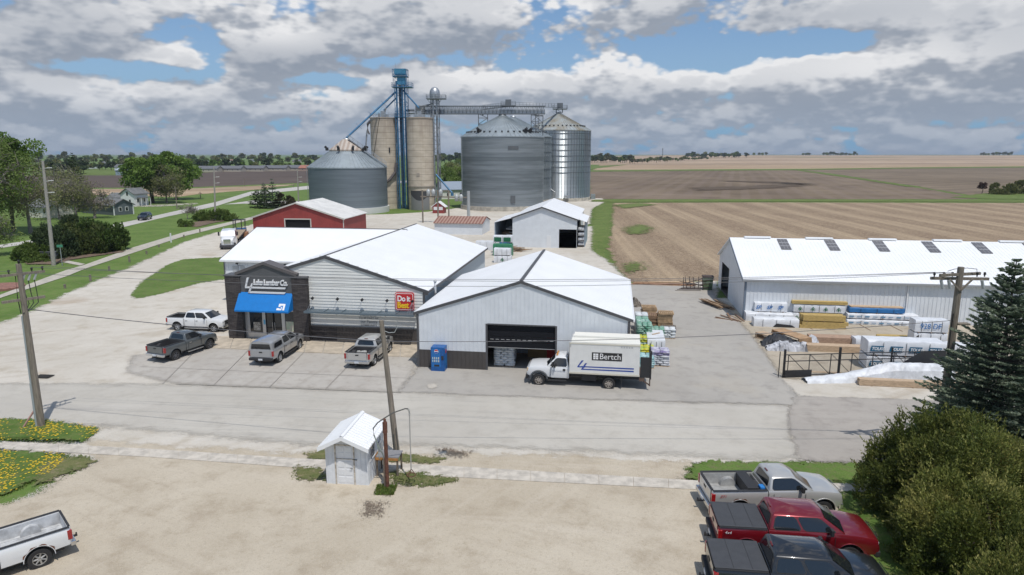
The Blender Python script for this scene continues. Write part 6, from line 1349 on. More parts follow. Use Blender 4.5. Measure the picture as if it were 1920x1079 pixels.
# local: rear axle x=1.75, front axle x=6.5, y + is the side facing the camera
mb = MB(); zb = .62; xf = 6.5; c0 = 5.35
loft(mb, [(4.45, body_ring(.98, .55, 1.42)), (5.6, body_ring(1.0, .55, 1.42)), (5.85, body_ring(1.0, .6, 1.42, .04)), (6.6, body_ring(1.0, .62, 1.40, .06)), (7.15, body_ring(.97, .62, 1.33, .06)), (7.33, body_ring(.88, .66, 1.2, .04))]); b_ = mb.build('body', m_p_white, bxt)
cts = []
for s in (-1, 1): c = MB(); c.cyl((xf, s*.6, .47), (xf, s*1.3, .47), .54, n=28); cts.append(c)
boolean(b_, cts); b_.data.polygons.foreach_set('use_smooth', [True]*len(b_.data.polygons)); b_.data.set_sharp_from_angle(angle=R(28))
cab(bxt, m_p_white, 4.47, 4.6, 5.35, 5.95, 1.38, 2.08, .95, .76, False)
for s in (-1, 1):
    mb = MB(); n = 14; mb.tube([(xf+.58*math.cos(R(180*k/n-4)), s*1.0, .47+.58*math.sin(R(180*k/n-4))) for k in range(n+1)], .075, 6); mb.build('wheel_arch', mat('grey_plastic_flare', (.07, .075, .08), .7), bxt)
    mb = MB(); mb.box(7.1, 7.33, s*.78-.13, s*.78+.13, .98, 1.22); mb.build('headlight', mat('amber_headlight', (.55, .4, .25), .15, coat=1.), bxt, bevel=.03)
    mb = MB(); mb.box(4.6, 5.9, s*1.0-.1, s*1.0+.1, .42, .48); mb.build('step', m_plast, bxt)
    mb = MB(); mb.cbox((5.55, s*1.2, 1.6), (.12, .16, .36)); mb.bar((5.6, s*.95, 1.45), (5.56, s*1.15, 1.5), .05); mb.build('mirror', m_plast, bxt, bevel=.02)
    mb = MB(); mb.box(4.68, 4.86, s*1.01-.012, s*1.01+.012, 1.15, 1.28); mb.build('door_handle', m_plast, bxt)
    mb = MB()
    for x in (4.55, 5.68): mb.box(x, x+.015, s*1.003-.004, s*1.003+.004, .62, 1.36)
    mb.build('door_seam', m_plast, bxt)
mb = MB(); mb.box(7.25, 7.42, -.95, .95, .45, .75); mb.build('front_bumper', m_plast, bxt, bevel=.05)
mb = MB(); mb.box(7.3, 7.38, -.6, .6, .78, 1.2); mb.build('grille', m_chrome, bxt, bevel=.03)
for k, u in enumerate((.45, .25, 0, -.25, -.45)): mb = MB(); mb.cbox((5.3, u, 2.1), (.1, .08, .05)); mb.build('roof_marker', mat('amber_marker', (.6, .25, .02), .3), bxt)
text_mesh('Lake Lumber Co.', .13, 'door_lettering', mat('door_grey_blue', (.25, .3, .4), .5), bxt, (5.55, 1.008, 1.08), (R(90), 0, R(180)), .002, sx=.95)
BL0, BL1, BZ0, BZ1, BW = -.25, 4.42, 1.05, 3.22, 1.1
m_box = mat('fibreglass_box_white', (.70, .70, .68), .4, var=.05, vscale=2)
mb = MB(); mb.box(BL0, BL1, -BW, BW, BZ0, BZ1); bx_ = mb.build('cargo_box', m_box, bxt, bevel=.04)
mb = MB(); mb.box(BL1-.12, BL1+.015, -BW-.01, BW+.01, BZ1-.35, BZ1+.01); mb.box(BL1-.03, BL1+.02, -BW-.012, BW+.012, BZ0, BZ1); mb.build('corner_moulding', m_alu, bx_, bevel=.05)
mb = MB(); mb.box(BL0-.02, BL1, BW+.0, BW+.02, BZ0-.02, BZ0+.1); mb.box(BL0-.02, BL1, BW, BW+.02, BZ1-.12, BZ1-.02); mb.box(BL0-.02, BL1, -BW-.02, -BW, BZ0-.02, BZ0+.1); mb.build('rail', mat('cream_rail', (.6, .57, .48), .5), bx_)
mb = MB(); mb.box(BL0, BL1-.2, -BW+.02, -.12, BZ1+.0, BZ1+.16); mb.box(BL0, BL1-.1, .0, BW-.02, BZ1, BZ1+.05); mb.build('roof_skin', mat('cream_roof', (.74, .73, .67), .5), bx_, bevel=.02)
def sidepoly(mb, L, y): mb.add([(BL1-u, y, z_) for u, z_ in L], [list(range(len(L)))])
mblk = mat('nameplate_black', (.02, .02, .022), .4); mnavy = mat('stripe_navy', (.02, .06, .30), .4)
mb = MB(); sidepoly(mb, [(1.5, 2.02), (3.5, 2.02), (3.5, 2.58), (1.5, 2.58)], BW+.004); npl = mb.build('nameplate', mblk, bx_)
mb = MB()
for a, c in ((0, .1), (.12, .22)):
    for k in range(3): sidepoly(mb, [(1.6+a*1.5, 2.10+k*.14), (1.6+c*1.5, 2.10+k*.14), (1.6+c*1.5, 2.22+k*.14), (1.6+a*1.5, 2.22+k*.14)], BW+.007)
mb.build('emblem', mwh, npl)
text_mesh('Bertch', .56, 'lettering', mwh, npl, (BL1-2.0, BW+.007, 2.13), (R(90), 0, R(180)), .001, sx=.95)
mb = MB(); sidepoly(mb, [(.85, 1.32), (4.3, 1.32), (4.3, 1.42), (.85, 1.40)], BW+.004); sidepoly(mb, [(.72, 1.50), (4.3, 1.50), (4.3, 1.60), (.78, 1.58)], BW+.004)
sidepoly(mb, [(.55, 1.55), (.65, 1.55), (.97, 1.98), (.83, 1.98)], BW+.004); sidepoly(mb, [(.55, 1.48), (1.05, 1.48), (1.05, 1.56), (.55, 1.56)], BW+.005); sidepoly(mb, [(.78, 1.32), (.9, 1.32), (1.2, 1.8), (1.07, 1.8)], BW+.006)
mb.build('stripe_logo', mnavy, bx_)
mb = MB(); [sidepoly(mb, [(3.4+k*.17, 2.95), (3.52+k*.17, 2.95), (3.52+k*.17, 3.06), (3.4+k*.17, 3.06)], BW+.004) for k in range(5)]; mb.build('faded_mark', mat('faded_grey', (.45, .45, .45), .5), bx_)
mb = MB(); mb.box(BL0-.75, BL0-.7, -1.1, 1.1, .95, 2.75); mb.box(BL0-.78, BL0-.70, 1.1, 1.16, .9, 2.85); mb.box(BL0-.72, BL0-.05, 1.08, 1.12, .98, 2.4); mb.build('lift_gate', m_plast, bxt)
mb = MB(); mb.box(BL0-.35, BL0, -1.1, 1.1, .72, 1.0); mb.bar((BL0, 1.0, .9), (BL0-.7, 1.0, .45), .08); mb.bar((BL0-.7, 1.05, .4), (BL0-.7, 1.05, 1.), .08); mb.bar((BL0, -1.0, .9), (BL0-.7, -1.0, .45), .08); mb.build('lift_frame', mat('rusty_brown_steel', (.12, .08, .06), .8), bxt)
mb = MB(); mb.box(BL0, 6.8, -.45, -.35, .6, .85); mb.box(BL0, 6.8, .35, .45, .6, .85); mb.cyl((1.75, -1, .42), (1.75, 1, .42), .1); mb.cyl((6.5, -1, .42), (6.5, 1, .42), .08); mb.box(2.6, 3.6, .5, .9, .5, .95); mb.box(BL0, BL1, -1.0, 1.0, .9, 1.04); mb.build('chassis', m_plast, bxt)
mb = MB(); mb.box(.9, .93, .6, 1.1, .2, .95); mb.box(.9, .93, -1.1, -.6, .2, .95); mb.build('mud_flap', m_plast, bxt)
for x, yy in ((1.75, 1.0), (1.75, -1.0), (6.5, .95), (6.5, -.95)): wheel(bxt, x, yy, .42, .28, mat('steel_wheel', (.38, .34, .30), .6, .3, var=.3, vscale=9), 8, rr=.62)
# ---------------- vending machine
vm = thing('vending_machine', 'blue drinks vending machine standing against the warehouse wall', 'vending machine', P(821, 698.5), T8)
mv = mat('vending_blue', (.008, .09, .30), .35, var=.15, vscale=4); VW, VD, VH = .98, .8, 1.8
mb = MB(); mb.box(-VW/2, VW/2, 0, VD, .05, VH); mb.build('cabinet', mv, vm, bevel=.03)
mb = MB(); mb.box(-VW/2+.06, VW/2-.28, -.012, .0, .35, VH-.08); mb.build('front_panel', mat('vending_panel', (.015, .14, .40), .25), vm)
def disc(r0, a0, a1, c, y, sx=1.): n = 16; return [(c[0]+sx*r0*math.cos(R(a0+(a1-a0)*k/n)), y, c[1]+r0*math.sin(R(a0+(a1-a0)*k/n))) for k in range(n+1)]
for nm, m_, a0, a1, yo in (('emblem_white', mwh, 0, 360, -.016), ('emblem_red', mred, 12, 168, -.019), ('emblem_blue', mat('emblem_blue_', (.01, .06, .35), .4), 192, 348, -.019)):
    mb = MB(); pts = disc(.135 if nm != 'emblem_white' else .15, a0, a1, (-.08, VH-.28), yo); mb.add(pts[:-1] if a1-a0 == 360 else pts, [list(range(len(pts)-(1 if a1-a0 == 360 else 0)))]); mb.build(nm, m_, vm)
for k in range(2):
    for j in range(4): mb = MB(); mb.box(-.38+j*.14, -.30+j*.14, -.03, -.012, .95-k*.2, 1.10-k*.2); mb.build('product_button', mat('button_pale%d' % (j % 2), [(.35, .5, .55), (.5, .5, .45)][j % 2], .4), vm)
mb = MB(); mb.box(-.25, .12, -.02, 0, .42, .56); mb.box(.27, .43, -.02, 0, .9, 1.2); mb.build('dispenser_slot', m_plast, vm)
mb = MB(); mb.box(VW/2-.001, VW/2+.008, .1, .7, .3, VH-.1); mb.build('side_panel', mat('vending_side', (.015, .1, .33), .4, var=.5, vscale=3, col2=(.02, .2, .5)), vm)
mb = MB(); pts = [(VW/2+.012, .4+.16*math.cos(R(20*k)), VH-.35+.16*math.sin(R(20*k))) for k in range(18)]; mb.add(pts, [list(range(18))]); mb.build('side_emblem', mred, vm)
# ---------------- black metal contraption (antique plough / gate) by the shop wall
at_ = thing('iron_bench_frame', 'black iron furniture frame standing against the shop wall right of the last pickup', 'metal frame', P(755, 643), T8)
mb = MB()
for a, b_ in (((-.5,0,0),(.3,.2,1.5)),((.5,0,0),(-.3,.2,1.5)),((-.5,.6,0),(-.4,.2,1.3)),((.5,.6,0),(.4,.2,1.3)),((-.6,.1,.5),(.6,.1,.5)),((-.5,.1,.9),(.7,.2,1.0)),((-.4,.2,1.3),(.9,.3,1.9)),((.2,0,.1),(.9,.3,1.9)),((-.6,.3,.3),(.7,.3,.7)),((0,.1,0),(.1,.2,1.6))): mb.bar(a, b_, .05)
mb.build('frame', m_blackm, at_); mb = MB(); mb.prism([(-.5, 1.0), (.5, 1.15), (.7, 1.6), (-.1, 1.35)], .18, .22); mb.prism([(-.4, .3), (.4, .3), (.4, .6), (-.4, .7)], .3, .34); mb.build('seat_panel', m_plast, at_)
mb = MB(); mb.tube([(-1.2+.35*math.cos(R(20*k)), -.1, .75+.35*math.sin(R(20*k))) for k in range(-8, 8)], .03, 6); mb.build('hoop', m_tr, at_)
# ---------------- semi with flatbed and forklift (far left)
sp0 = P(427, 469); sr = math.atan2(P(457, 436).y-sp0.y, P(457, 436).x-sp0.x)   # trailer runs away from the camera
sm = thing('semi_truck', 'white semi tractor with flatbed trailer parked on the gravel drive left of the shop', 'semi truck', sp0, sr)
# local x+ runs from the nose (x=0) towards the tail
mb = MB(); loft(mb, [(.0, body_ring(.75, .7, 1.5, .05)), (.25, body_ring(.95, .6, 1.75, .06)), (1.7, body_ring(1.05, .6, 1.95, .05)), (1.75, body_ring(1.15, .5, 2.0, .02)), (3.9, body_ring(1.15, .5, 2.0, .02))]); b_ = mb.build('body', m_p_white, sm)
cts = []
for s in (-1, 1): c = MB(); c.cyl((1.0, s*.75, .5), (1.0, s*1.4, .5), .58, n=20); cts.append(c)
boolean(b_, cts)
mb = MB(); loft(mb, [(1.5, [(0, 1.95), (1.1, 1.95), (1.12, 2.0), (0, 2.0)]), (2.1, [(0, 1.95), (1.13, 1.95), (1.02, 2.85), (0, 2.9)]), (3.9, [(0, 1.95), (1.15, 1.95), (1.05, 3.0), (0, 3.1)])]); mb.build('cab', m_p_white, sm, bevel=.05)
mb = MB(); mb.add([(1.57, -.95, 2.03), (1.57, .95, 2.03), (2.05, .88, 2.78), (2.05, -.88, 2.78)], [(0,1,2,3)]); mb.build('windscreen', m_car_glass, sm)
for s in (-1, 1): 
    mb = MB(); mb.add([(2.2, s*1.15, 2.05), (3.0, s*1.15, 2.05), (3.0, s*1.09, 2.7), (2.35, s*1.09, 2.7)], [(0,1,2,3)]); mb.build('side_window', m_car_glass, sm)
    mb = MB(); mb.cbox((1.9, s*1.4, 2.4), (.12, .25, .6)); mb.build('mirror', m_plast, sm); mb = MB(); mb.box(-.02, .22, s*.78-.15, s*.78+.15, 1.05, 1.3); mb.build('headlight', m_head, sm, bevel=.03)
    mb = MB(); mb.cyl((3.95, s*.9, .8), (3.95, s*.9, 3.2), .09); mb.build('exhaust', m_chrome, sm)
mb = MB(); mb.box(-.06, .1, -.55, .55, .95, 1.7); mb.build('grille', m_chrome, sm, bevel=.04); mb = MB(); mb.box(-.2, .2, -1.15, 1.15, .4, .8); mb.build('front_bumper', mat('bumper_dark', (.05, .05, .055), .5), sm, bevel=.05)
mb = MB(); mb.box(3.5, 17.5, -.5, .5, .8, 1.15); mb.box(3.9, 6.5, -1.2, 1.2, .4, .6); mb.build('chassis', m_plast, sm)
mb = MB(); mb.box(4.9, 18, -1.28, 1.28, 1.2, 1.38); tr_ = mb.build('trailer_deck', mat('trailer_wood', (.33, .26, .18), .8, var=.3, vscale=2), sm)
mb = MB(); mb.box(4.9, 18, -1.31, -1.28, 1.15, 1.4); mb.box(4.9, 18, 1.28, 1.31, 1.15, 1.4); mb.build('side_rail', m_plast, tr_)
for x in (1.0, 5.3, 6.5, 15.8, 16.9):
    for s in (-1, 1): wheel(sm, x, s*1.02, .5, .3, m_chrome, 8)
fo = thing('forklift', 'blue truck-mounted forklift standing at the tail of the flatbed trailer', 'forklift', sp0+Vector((math.cos(sr), math.sin(sr), 0))*19.3, sr)
mfb = mat('forklift_blue', (.02, .09, .25), .5)
mb = MB(); mb.box(-1, 1.2, -1.1, 1.1, .6, 1.5); mb.build('body', mfb, fo, bevel=.08)
mb = MB()
for x, y in ((-.8, -1), (-.8, 1), (.9, -1), (.9, 1)): mb.bar((x, y, 1.4), (x, y, 3.1), .09)
mb.box(-.9, 1.0, -1.05, 1.05, 3.05, 3.12); mb.build('cage', m_blackm, fo)
mb = MB(); mb.bar((-1.3, -.5, .3), (-1.3, -.5, 3.3), .14); mb.bar((-1.3, .5, .3), (-1.3, .5, 3.3), .14); mb.bar((-1.3, -.5, 3.2), (-1.3, .5, 3.2), .12); mb.build('mast', m_blackm, fo)
for x, y in ((-.8, -1), (-.8, 1), (1.0, 0)): wheel(fo, x, y, .45, .3, m_rimd, 6)
mb = MB(); mb.prism([(0, .1), (2.4, .1), (2.4, 1.2), (0, 1.2)], -.1, .6); q = sp0+Vector((math.cos(sr), math.sin(sr), 0))*15+Vector((1.9, -.5, 0)); tag(mb.build('brown_crate', mat('brown_crate', (.3, .15, .08), .8, var=.3, vscale=2), loc=q, rz=sr), 'brown crate leaning beside the flatbed trailer', 'crate')
# ---------------- dark car on the highway
c0_ = P(272, 412.5); d = (P(217, 426)-P(312, 400.5)).normalized(); cr_ = math.atan2(d.y, d.x)
cr = thing('car', 'dark blue estate car driving on the pale highway past the grey house', 'car', c0_, cr_); m_navy = paint('navy_paint', (.015, .02, .035), .3)
mb = MB(); loft(mb, [(-2.45, body_ring(.85, .45, 1.0)), (-2.3, body_ring(.97, .38, 1.15)), (1.2, body_ring(.98, .35, 1.12)), (2.2, body_ring(.93, .4, 1.0)), (2.5, body_ring(.8, .45, .8))]); b_ = mb.build('body', m_navy, cr)
cts = []
for x in (-1.5, 1.6):
    for s in (-1, 1): c = MB(); c.cyl((x, s*.6, .38), (x, s*1.3, .38), .45, n=20); cts.append(c)
boolean(b_, cts); cab(cr, m_navy, -2.35, -2.0, .3, 1.2, 1.08, 1.75, .9, .68, True, .5)
for x in (-1.5, 1.6):
    for s in (-1, 1): wheel(cr, x, s*.84, .36, .24, m_rim, 5)
for s in (-1, 1): mb = MB(); mb.box(2.25, 2.48, s*.65-.14, s*.65+.14, .65, .8); mb.build('headlight', m_head, cr); mb = MB(); mb.box(-2.47, -2.3, s*.8-.1, s*.8+.1, .75, 1.0); mb.build('tail_light', m_red_l, cr)
# ------------------------------------------------------------------ lumber and stock in the yards
m_wrap = mat('white_lumber_wrap', (.66, .68, .71), .45, var=.10, vscale=1.6, bump=.35, bscale=2.2)
m_wrapg = mat('grey_lumber_wrap', (.33, .35, .38), .5, var=.3, vscale=1.6, bump=.5, bscale=2.5)
m_wrapb = mat('blue_lumber_wrap', (.02, .14, .36), .45, var=.15, vscale=2)
m_yel = mat('treated_yellow_wood', (.46, .33, .12), .75, var=.25, vscale=3, stretch=(1, 6, 8))
m_lum = mat('pale_lumber', (.50, .37, .25), .8, var=.25, vscale=3, stretch=(1, 6, 8))
m_lumo = mat('old_brown_lumber', (.22, .14, .09), .85, var=.4, vscale=3, stretch=(1, 5, 5))
m_ply = mat('tan_plywood', (.40, .26, .15), .8, var=.25, vscale=1.5)
m_tarpk = mat('black_tarp', (.025, .026, .03), .55, bump=.6, bscale=3); m_tarpw = mat('white_tarp', (.62, .64, .67), .5, var=.2, vscale=1.5, bump=.6, bscale=3)
m_tarpgr = mat('grey_white_tarp', (.45, .46, .49), .5, var=.35, vscale=1.2, bump=.6, bscale=3)
m_logo_b = mat('print_blue', (.02, .15, .42), .5); m_logo_g = mat('print_green', (.015, .13, .06), .5); m_logo_k = mat('print_black', (.03, .03, .03), .5); m_logo_t = mat('print_teal', (.01, .12, .22), .5)
def wavy_box(mb, L, D, H, amp=.03, seed=0, cut=None, n=14):
    """slightly uneven wrapped bundle with rounded upper edges, x 0..L, y 0..D"""
    r = random.Random(seed); prof = [(0, 0), (-.01, H*.5), (0, H*.9), (.05, H), (D*.5, H+.02), (D-.05, H), (D, H*.9), (D+.01, H*.5), (D, 0)]
    vs = []
    for i in range(n+1):
        x = L*i/n
        for (y, z_) in prof: vs.append((x, y+r.uniform(-amp, amp)*.6, max(0, z_+(r.uniform(-amp, amp)*.7 if z_ > 0 else 0))))
    k = len(prof); fs = [(i*k+j, (i+1)*k+j, (i+1)*k+j+1, i*k+j+1) for i in range(n) for j in range(k-1)]
    fs += [list(range(k))[::-1], list(range(n*k, n*k+k))]
    return mb.add(vs, fs)
def boards(mb, L, D, H, nb, nl, seed=0, jit=.06):
    r = random.Random(seed); bw, bh = D/nb, H/nl
    for l in range(nl):
        for b_ in range(nb):
            if 0 < l < nl-1 and 0 < b_ < nb-1: continue
            a = r.uniform(0, jit); mb.box(a, L-r.uniform(0, jit), b_*bw+.006, (b_+1)*bw-.006, l*bh+.004, (l+1)*bh-.004)
def tree_logo(mb, x, z_, s, y):
    mb.add([(x-s, y, z_+s*.9), (x, y, z_+s*2.1), (x+s, y, z_+s*.9), (x+s*.72, y, z_+s*.9), (x, y, z_+s*1.65), (x-s*.72, y, z_+s*.9)], [(0,1,4,5), (1,2,3,4)])
    mb.add([(x-s*.6, y, z_+s*.75), (x, y, z_+s*1.4), (x+s*.6, y, z_+s*.75)], [(0,1,2)]); mb.add([(x-s*.6, y, z_+s*.3), (x, y, z_+s*.95), (x+s*.6, y, z_+s*.3)], [(0,1,2)]); mb.add([(x-s*.12, y, z_), (x+s*.12, y, z_), (x+s*.12, y, z_+s*.5), (x-s*.12, y, z_+s*.5)], [(0,1,2,3)])
    mb.add([(x-s, y, z_+s*.9), (x-s*.8, y, z_+s*.9), (x-s*.8, y, z_+s*.2), (x-s, y, z_+s*.2)], [(0,1,2,3)]); mb.add([(x+s, y, z_+s*.9), (x+s*.8, y, z_+s*.9), (x+s*.8, y, z_+s*.2), (x+s, y, z_+s*.2)], [(3,2,1,0)])
def stack(name, label, px, py, L, D, H, kind, z0=0., rz=T8, group=None, seed=1, marks=None, cat='lumber bundle', loc=None, skid=True, mats=None, dv=0., du=0.):
    p_ = (P(px, py) if loc is None else Vector(loc)).copy(); p_ += V8*dv+U8*du; p_.z = z0
    t_ = thing(name, label, cat, p_, rz, group)
    zz_ = .08 if skid else 0
    if skid: mb = MB(); [mb.box(L*k-.05, L*k+.05, -.03, D+.03, 0, .08) for k in (.12, .5, .88)]; mb.build('skid', m_lumo, t_)
    mb = MB()
    if kind == 'wrap': wavy_box(mb, L, D, H, .03, seed); o = mb.build('wrapping', mats or m_wrap, t_, True, loc=(0, 0, zz_), auto=50)
    elif kind == 'wood': boards(mb, L, D, H, max(3, int(D/.16)), max(2, int(H/.09)), seed); o = mb.build('boards', mats or m_lum, t_, loc=(0, 0, zz_))
    elif kind == 'beam': boards(mb, L, D, H, max(2, int(D/.3)), max(1, int(H/.28)), seed, .25); o = mb.build('beams', mats or m_yel, t_, loc=(0, 0, zz_))
    if kind == 'wrap':
        mb = MB(); 
        for k in (.2, .5, .8): mb.box(L*k-.012, L*k+.012, -.05, -.035, .05, H*.92)
        mb.build('strap', m_logo_k, t_, loc=(0, 0, zz_))
    if marks: marks(t_, L, D, H, zz_)
    return t_
def marks_tree(n, m_=None):
    def f(t_, L, D, H, zz_):
        for k in range(n): mb = MB(); tree_logo(mb, L*(k+.5)/n, zz_+H*.18, H*.26, -.055); mb.build('printed_logo', m_ or m_logo_g, t_)
    return f
def marks_text(words, size, m_, zf=.3, sx=1., sh=0.):
    def f(t_, L, D, H, zz_):
        n = len(words)
        for k, w in enumerate(words): text_mesh(w, size, 'printed_word', m_, t_, (L*(k+.08)/n, -.055, zz_+H*zf), (R(90), 0, 0), .001, bold=.01, sx=sx, shear=sh)
    return f
def marks_plate(n, word):
    def f(t_, L, D, H, zz_):
        for k in range(n):
            x = L*(k+.12)/n; mb = MB(); w = L/n*.66; mb.add([(x, -.058, zz_+H*.28), (x+w, -.058, zz_+H*.28), (x+w+.06, -.058, zz_+H*.66), (x+.06, -.058, zz_+H*.66)], [(0,1,2,3)]); pl = mb.build('printed_plate', m_logo_t, t_)
            text_mesh(word, H*.30, 'printed_word', mwh, pl, (x+.08, -.064, zz_+H*.36), (R(90), 0, 0), .001, bold=.012, shear=.25, sx=w/(H*.30*3.15))
    return f
G = 'lumber bundles along the long shed'
stack('lumber_bundle', 'white wrapped bundle under the blue-printed one at the left end of the long shed', 1400, 606, 4.1, 1.3, .72, 'wrap', seed=2, group=G, dv=.5)
stack('lumber_bundle', 'white wrapped bundle with blue printing, topmost at the left end of the long shed', 1416, 604, 2.85, 1.2, .78, 'wrap', z0=.8, seed=3, group=G, dv=.6, marks=marks_text(['SP', 'SP', 'SP'], .46, m_logo_b, .3, sh=.3))
stack('lumber_bundle', 'plain white wrapped bundle lying in front at the left end of the shed', 1413, 614, 3.8, 1.1, .72, 'wrap', seed=4, group=G, marks=lambda t_, L, D, H, z_: (lambda mb: (mb.add([(1.6, -.06, .1), (3.5, -.06, .1), (3.2, -.06, .3), (1.9, -.06, .42)], [(0,1,2,3)]), mb.build('torn_patch', m_tarpk, t_)))(MB()))
stack('lumber_bundle', 'white wrapped bundle with green tree marks, lower behind the yellow beams', 1487, 607, 4.4, 1.3, .75, 'wrap', seed=5, group=G, dv=.7, marks=marks_tree(5))
stack('lumber_bundle', 'white wrapped bundle with green tree marks carrying loose yellow beams', 1490, 607, 4.4, 1.25, .72, 'wrap', z0=.85, seed=6, group=G, dv=.7, marks=marks_tree(4))
stack('beam_pile', 'loose yellow treated beams lying on top of the green-marked bundle', 1484, 607, 4.9, 1.0, .26, 'beam', z0=1.68, seed=7, group=G, cat='beams', dv=.7, skid=False)
stack('beam_pile', 'stack of yellow treated beams in front of the green-marked bundles', 1498, 617, 4.1, 1.0, .58, 'beam', seed=8, group=G, cat='beams')
stack('beam_pile', 'upper layer of yellow treated beams on the front yellow stack', 1502, 617, 3.7, .95, .5, 'beam', z0=.66, seed=9, group=G, cat='beams')
for k, (z0_, L_, m_, du_) in enumerate(((0, 5.7, m_wrap, 0), (.52, 5.9, m_wrap, .05), (1.04, 4.6, m_wrapb, .25))):
    stack('lumber_bundle', ['low white bundle with small blue print lying right of the yellow beams', 'second white bundle with blue print, between the low one and the blue one', 'bright blue wrapped bundle with bare wood top'][k], 1588, 610, L_, 1.2, .42, 'wrap', z0=z0_, seed=11+k, group=G, mats=m_, du=du_, dv=.2*k, marks=(lambda t_, L, D, H, z_: [(lambda mb: (mb.box(L*(q+.2)/9, L*(q+.8)/9, -.056, -.05, z_+H*(.38 if q % 2 else .32), z_+H*(.52 if q % 2 else .62)), mb.build('printed_mark', mat('print_slate', (.12, .25, .38), .5), t_)))(MB()) for q in range(9)]) if k < 2 else (lambda t_, L, D, H, z_: (lambda mb: (boards(mb, L-.1, D*.9, .08, 8, 1), mb.build('top_boards', m_lum, t_, loc=(.05, .05, H+.1))))(MB())))
for k in range(3):
    p_, q = [((1610, 610), (1632, 622)), ((1666, 611), (1692, 624)), ((1515, 616), (1524, 620))][k]; mb = MB(); a = P(*p_); b_ = P(*q); mb.bar((0, 0, .06), (b_.x-a.x, b_.y-a.y, .06), .1); tag(mb.build('skid_beam', m_lumo, loc=a), ['grey skid timber on the sand before the blue bundle, left', 'grey skid timber on the sand before the blue bundle, right', 'short skid timber by the yellow beams'][k], 'timber')
stack('lumber_bundle', 'white bundle with one green tree mark under the grey-wrapped pile', 1716, 606, 5.0, 1.3, .8, 'wrap', seed=20, group=G, marks=marks_tree(3), dv=.4)
stack('lumber_bundle', 'grey plastic wrapped pile under black tarp at the drainpipe of the shed', 1714, 605, 5.2, 1.4, 1.1, 'wrap', z0=.85, seed=21, group=G, mats=m_wrapg, dv=.5, marks=lambda t_, L, D, H, z_: (lambda mb: (wavy_box(mb, L*.9, D+.1, .12, .07, 5), mb.build('black_tarp', m_tarpk, t_, loc=(-.1, 0, H+.05))))(MB()))
stack('lumber_bundle', 'big white bundle with black word print, lower of the pair beside the pole', 1712, 648, 2.45, 1.2, .95, 'wrap', seed=22, marks=lambda t_, L, D, H, z_: (text_mesh('Roseburg', .24, 'printed_word', m_logo_k, t_, (.1, -.06, .35), (R(90), 0, 0), .001, bold=.006), text_mesh('Roseburg', .24, 'printed_word', m_logo_g, t_, (1.3, -.06, .35), (R(90), 0, 0), .001, bold=.006), text_mesh('4', .4, 'printed_word', m_logo_k, t_, (.15, -.06, .62), (R(90), 0, 0), .001, bold=.01)))
stack('lumber_bundle', 'big white bundle with blue hand lettering, upper of the pair beside the pole', 1712, 648, 2.45, 1.2, .95, 'wrap', z0=1.05, seed=23, marks=lambda t_, L, D, H, z_: text_mesh('928 DF', .62, 'printed_word', m_logo_b, t_, (.35, -.06, .35), (R(90), 0, 0), .001, sx=.85))
stack('lumber_bundle', 'white bundle with blue name plates, lower of the fence pair', 1623, 695, 5.0, 1.5, 1.0, 'wrap', seed=24, marks=marks_plate(4, 'TOLKO'))
stack('lumber_bundle', 'white bundle with blue name plates, upper of the fence pair', 1623, 695, 5.0, 1.5, 1.0, 'wrap', z0=1.1, seed=25, marks=marks_plate(4, 'TOLKO'))
stack('lumber_bundle', 'long low white bundle lying behind the fence pair', 1622, 672, 3.4, 1.2, .8, 'wrap', seed=26, dv=2.2)
stack('lumber_bundle', 'plain white bundle end beside the pole behind the fence pair', 1762, 668, 2.6, 1.2, .8, 'wrap', seed=27)
stack('beam_pile', 'long yellow-brown beams lying on the sand left of the hand-lettered bundle', 1648, 640, 3.4, .5, .25, 'beam', seed=28, cat='beams', dv=.6)
stack('board_pile', 'long pale boards in a low pile, front row left of the fence pair', 1512, 661, 5.2, .8, .5, 'wood', seed=29, cat='boards')
stack('board_pile', 'long pinkish boards in a low pile, back row left of the fence pair', 1520, 650, 4.9, 1.1, .62, 'wood', seed=30, cat='boards', mats=mat('pink_brown_lumber', (.40, .27, .19), .8, var=.3, vscale=3, stretch=(1, 6, 8)), dv=.3)
stack('board_pile', 'loose boards along the base of the dark gate', 1482, 699, 5.5, .25, .12, 'wood', seed=31, cat='boards', skid=False)
stack('panel_stack', 'reddish brown plywood stack laid skew near the yard edge', 1497, 655, 1.3, 3.2, .75, 'wood', rz=T8+R(28), seed=32, cat='plywood', mats=m_ply)
stack('panel_stack', 'narrow pile of tan planks left of the reddish plywood stack', 1462, 650, .9, 2.6, .5, 'wood', rz=T8+R(36), seed=33, cat='planks', mats=m_lum)
def tarp(name, label, pts, m_, seed, amp=.1, cat='tarp', base=0., nx=26, ny=8):
    """crumpled sheet: pts = ridge heights along x; closed to the ground on both sides"""
    r = np.random.default_rng(seed); p0, p1 = P(*pts[0]), P(*pts[1]); d = p1-p0; L = d.length; t_ = []
    hs, wd = pts[2], pts[3]; vs = []
    for i in range(nx+1):
        u = i/nx; h = np.interp(u, np.linspace(0, 1, len(hs)), hs); w = np.interp(u, np.linspace(0, 1, len(wd)), wd)
        for j in range(ny+1):
            v = j/ny; prof = math.sin(math.pi*min(1, max(0, v)))**.45
            vs.append((L*u+r.normal()*amp*.4, w*(v-.1)+r.normal()*amp*.3, base+max(.01, h*prof+r.normal()*amp*(.25 if 0 < v < 1 else .05))))
    k = ny+1; fs = [(i*k+j, (i+1)*k+j, (i+1)*k+j+1, i*k+j+1) for i in range(nx) for j in range(ny)]
    mb = MB(); mb.add(vs, fs); o = mb.build(name, m_, loc=p0, rz=math.atan2(d.y, d.x)); return tag(o, label, cat)
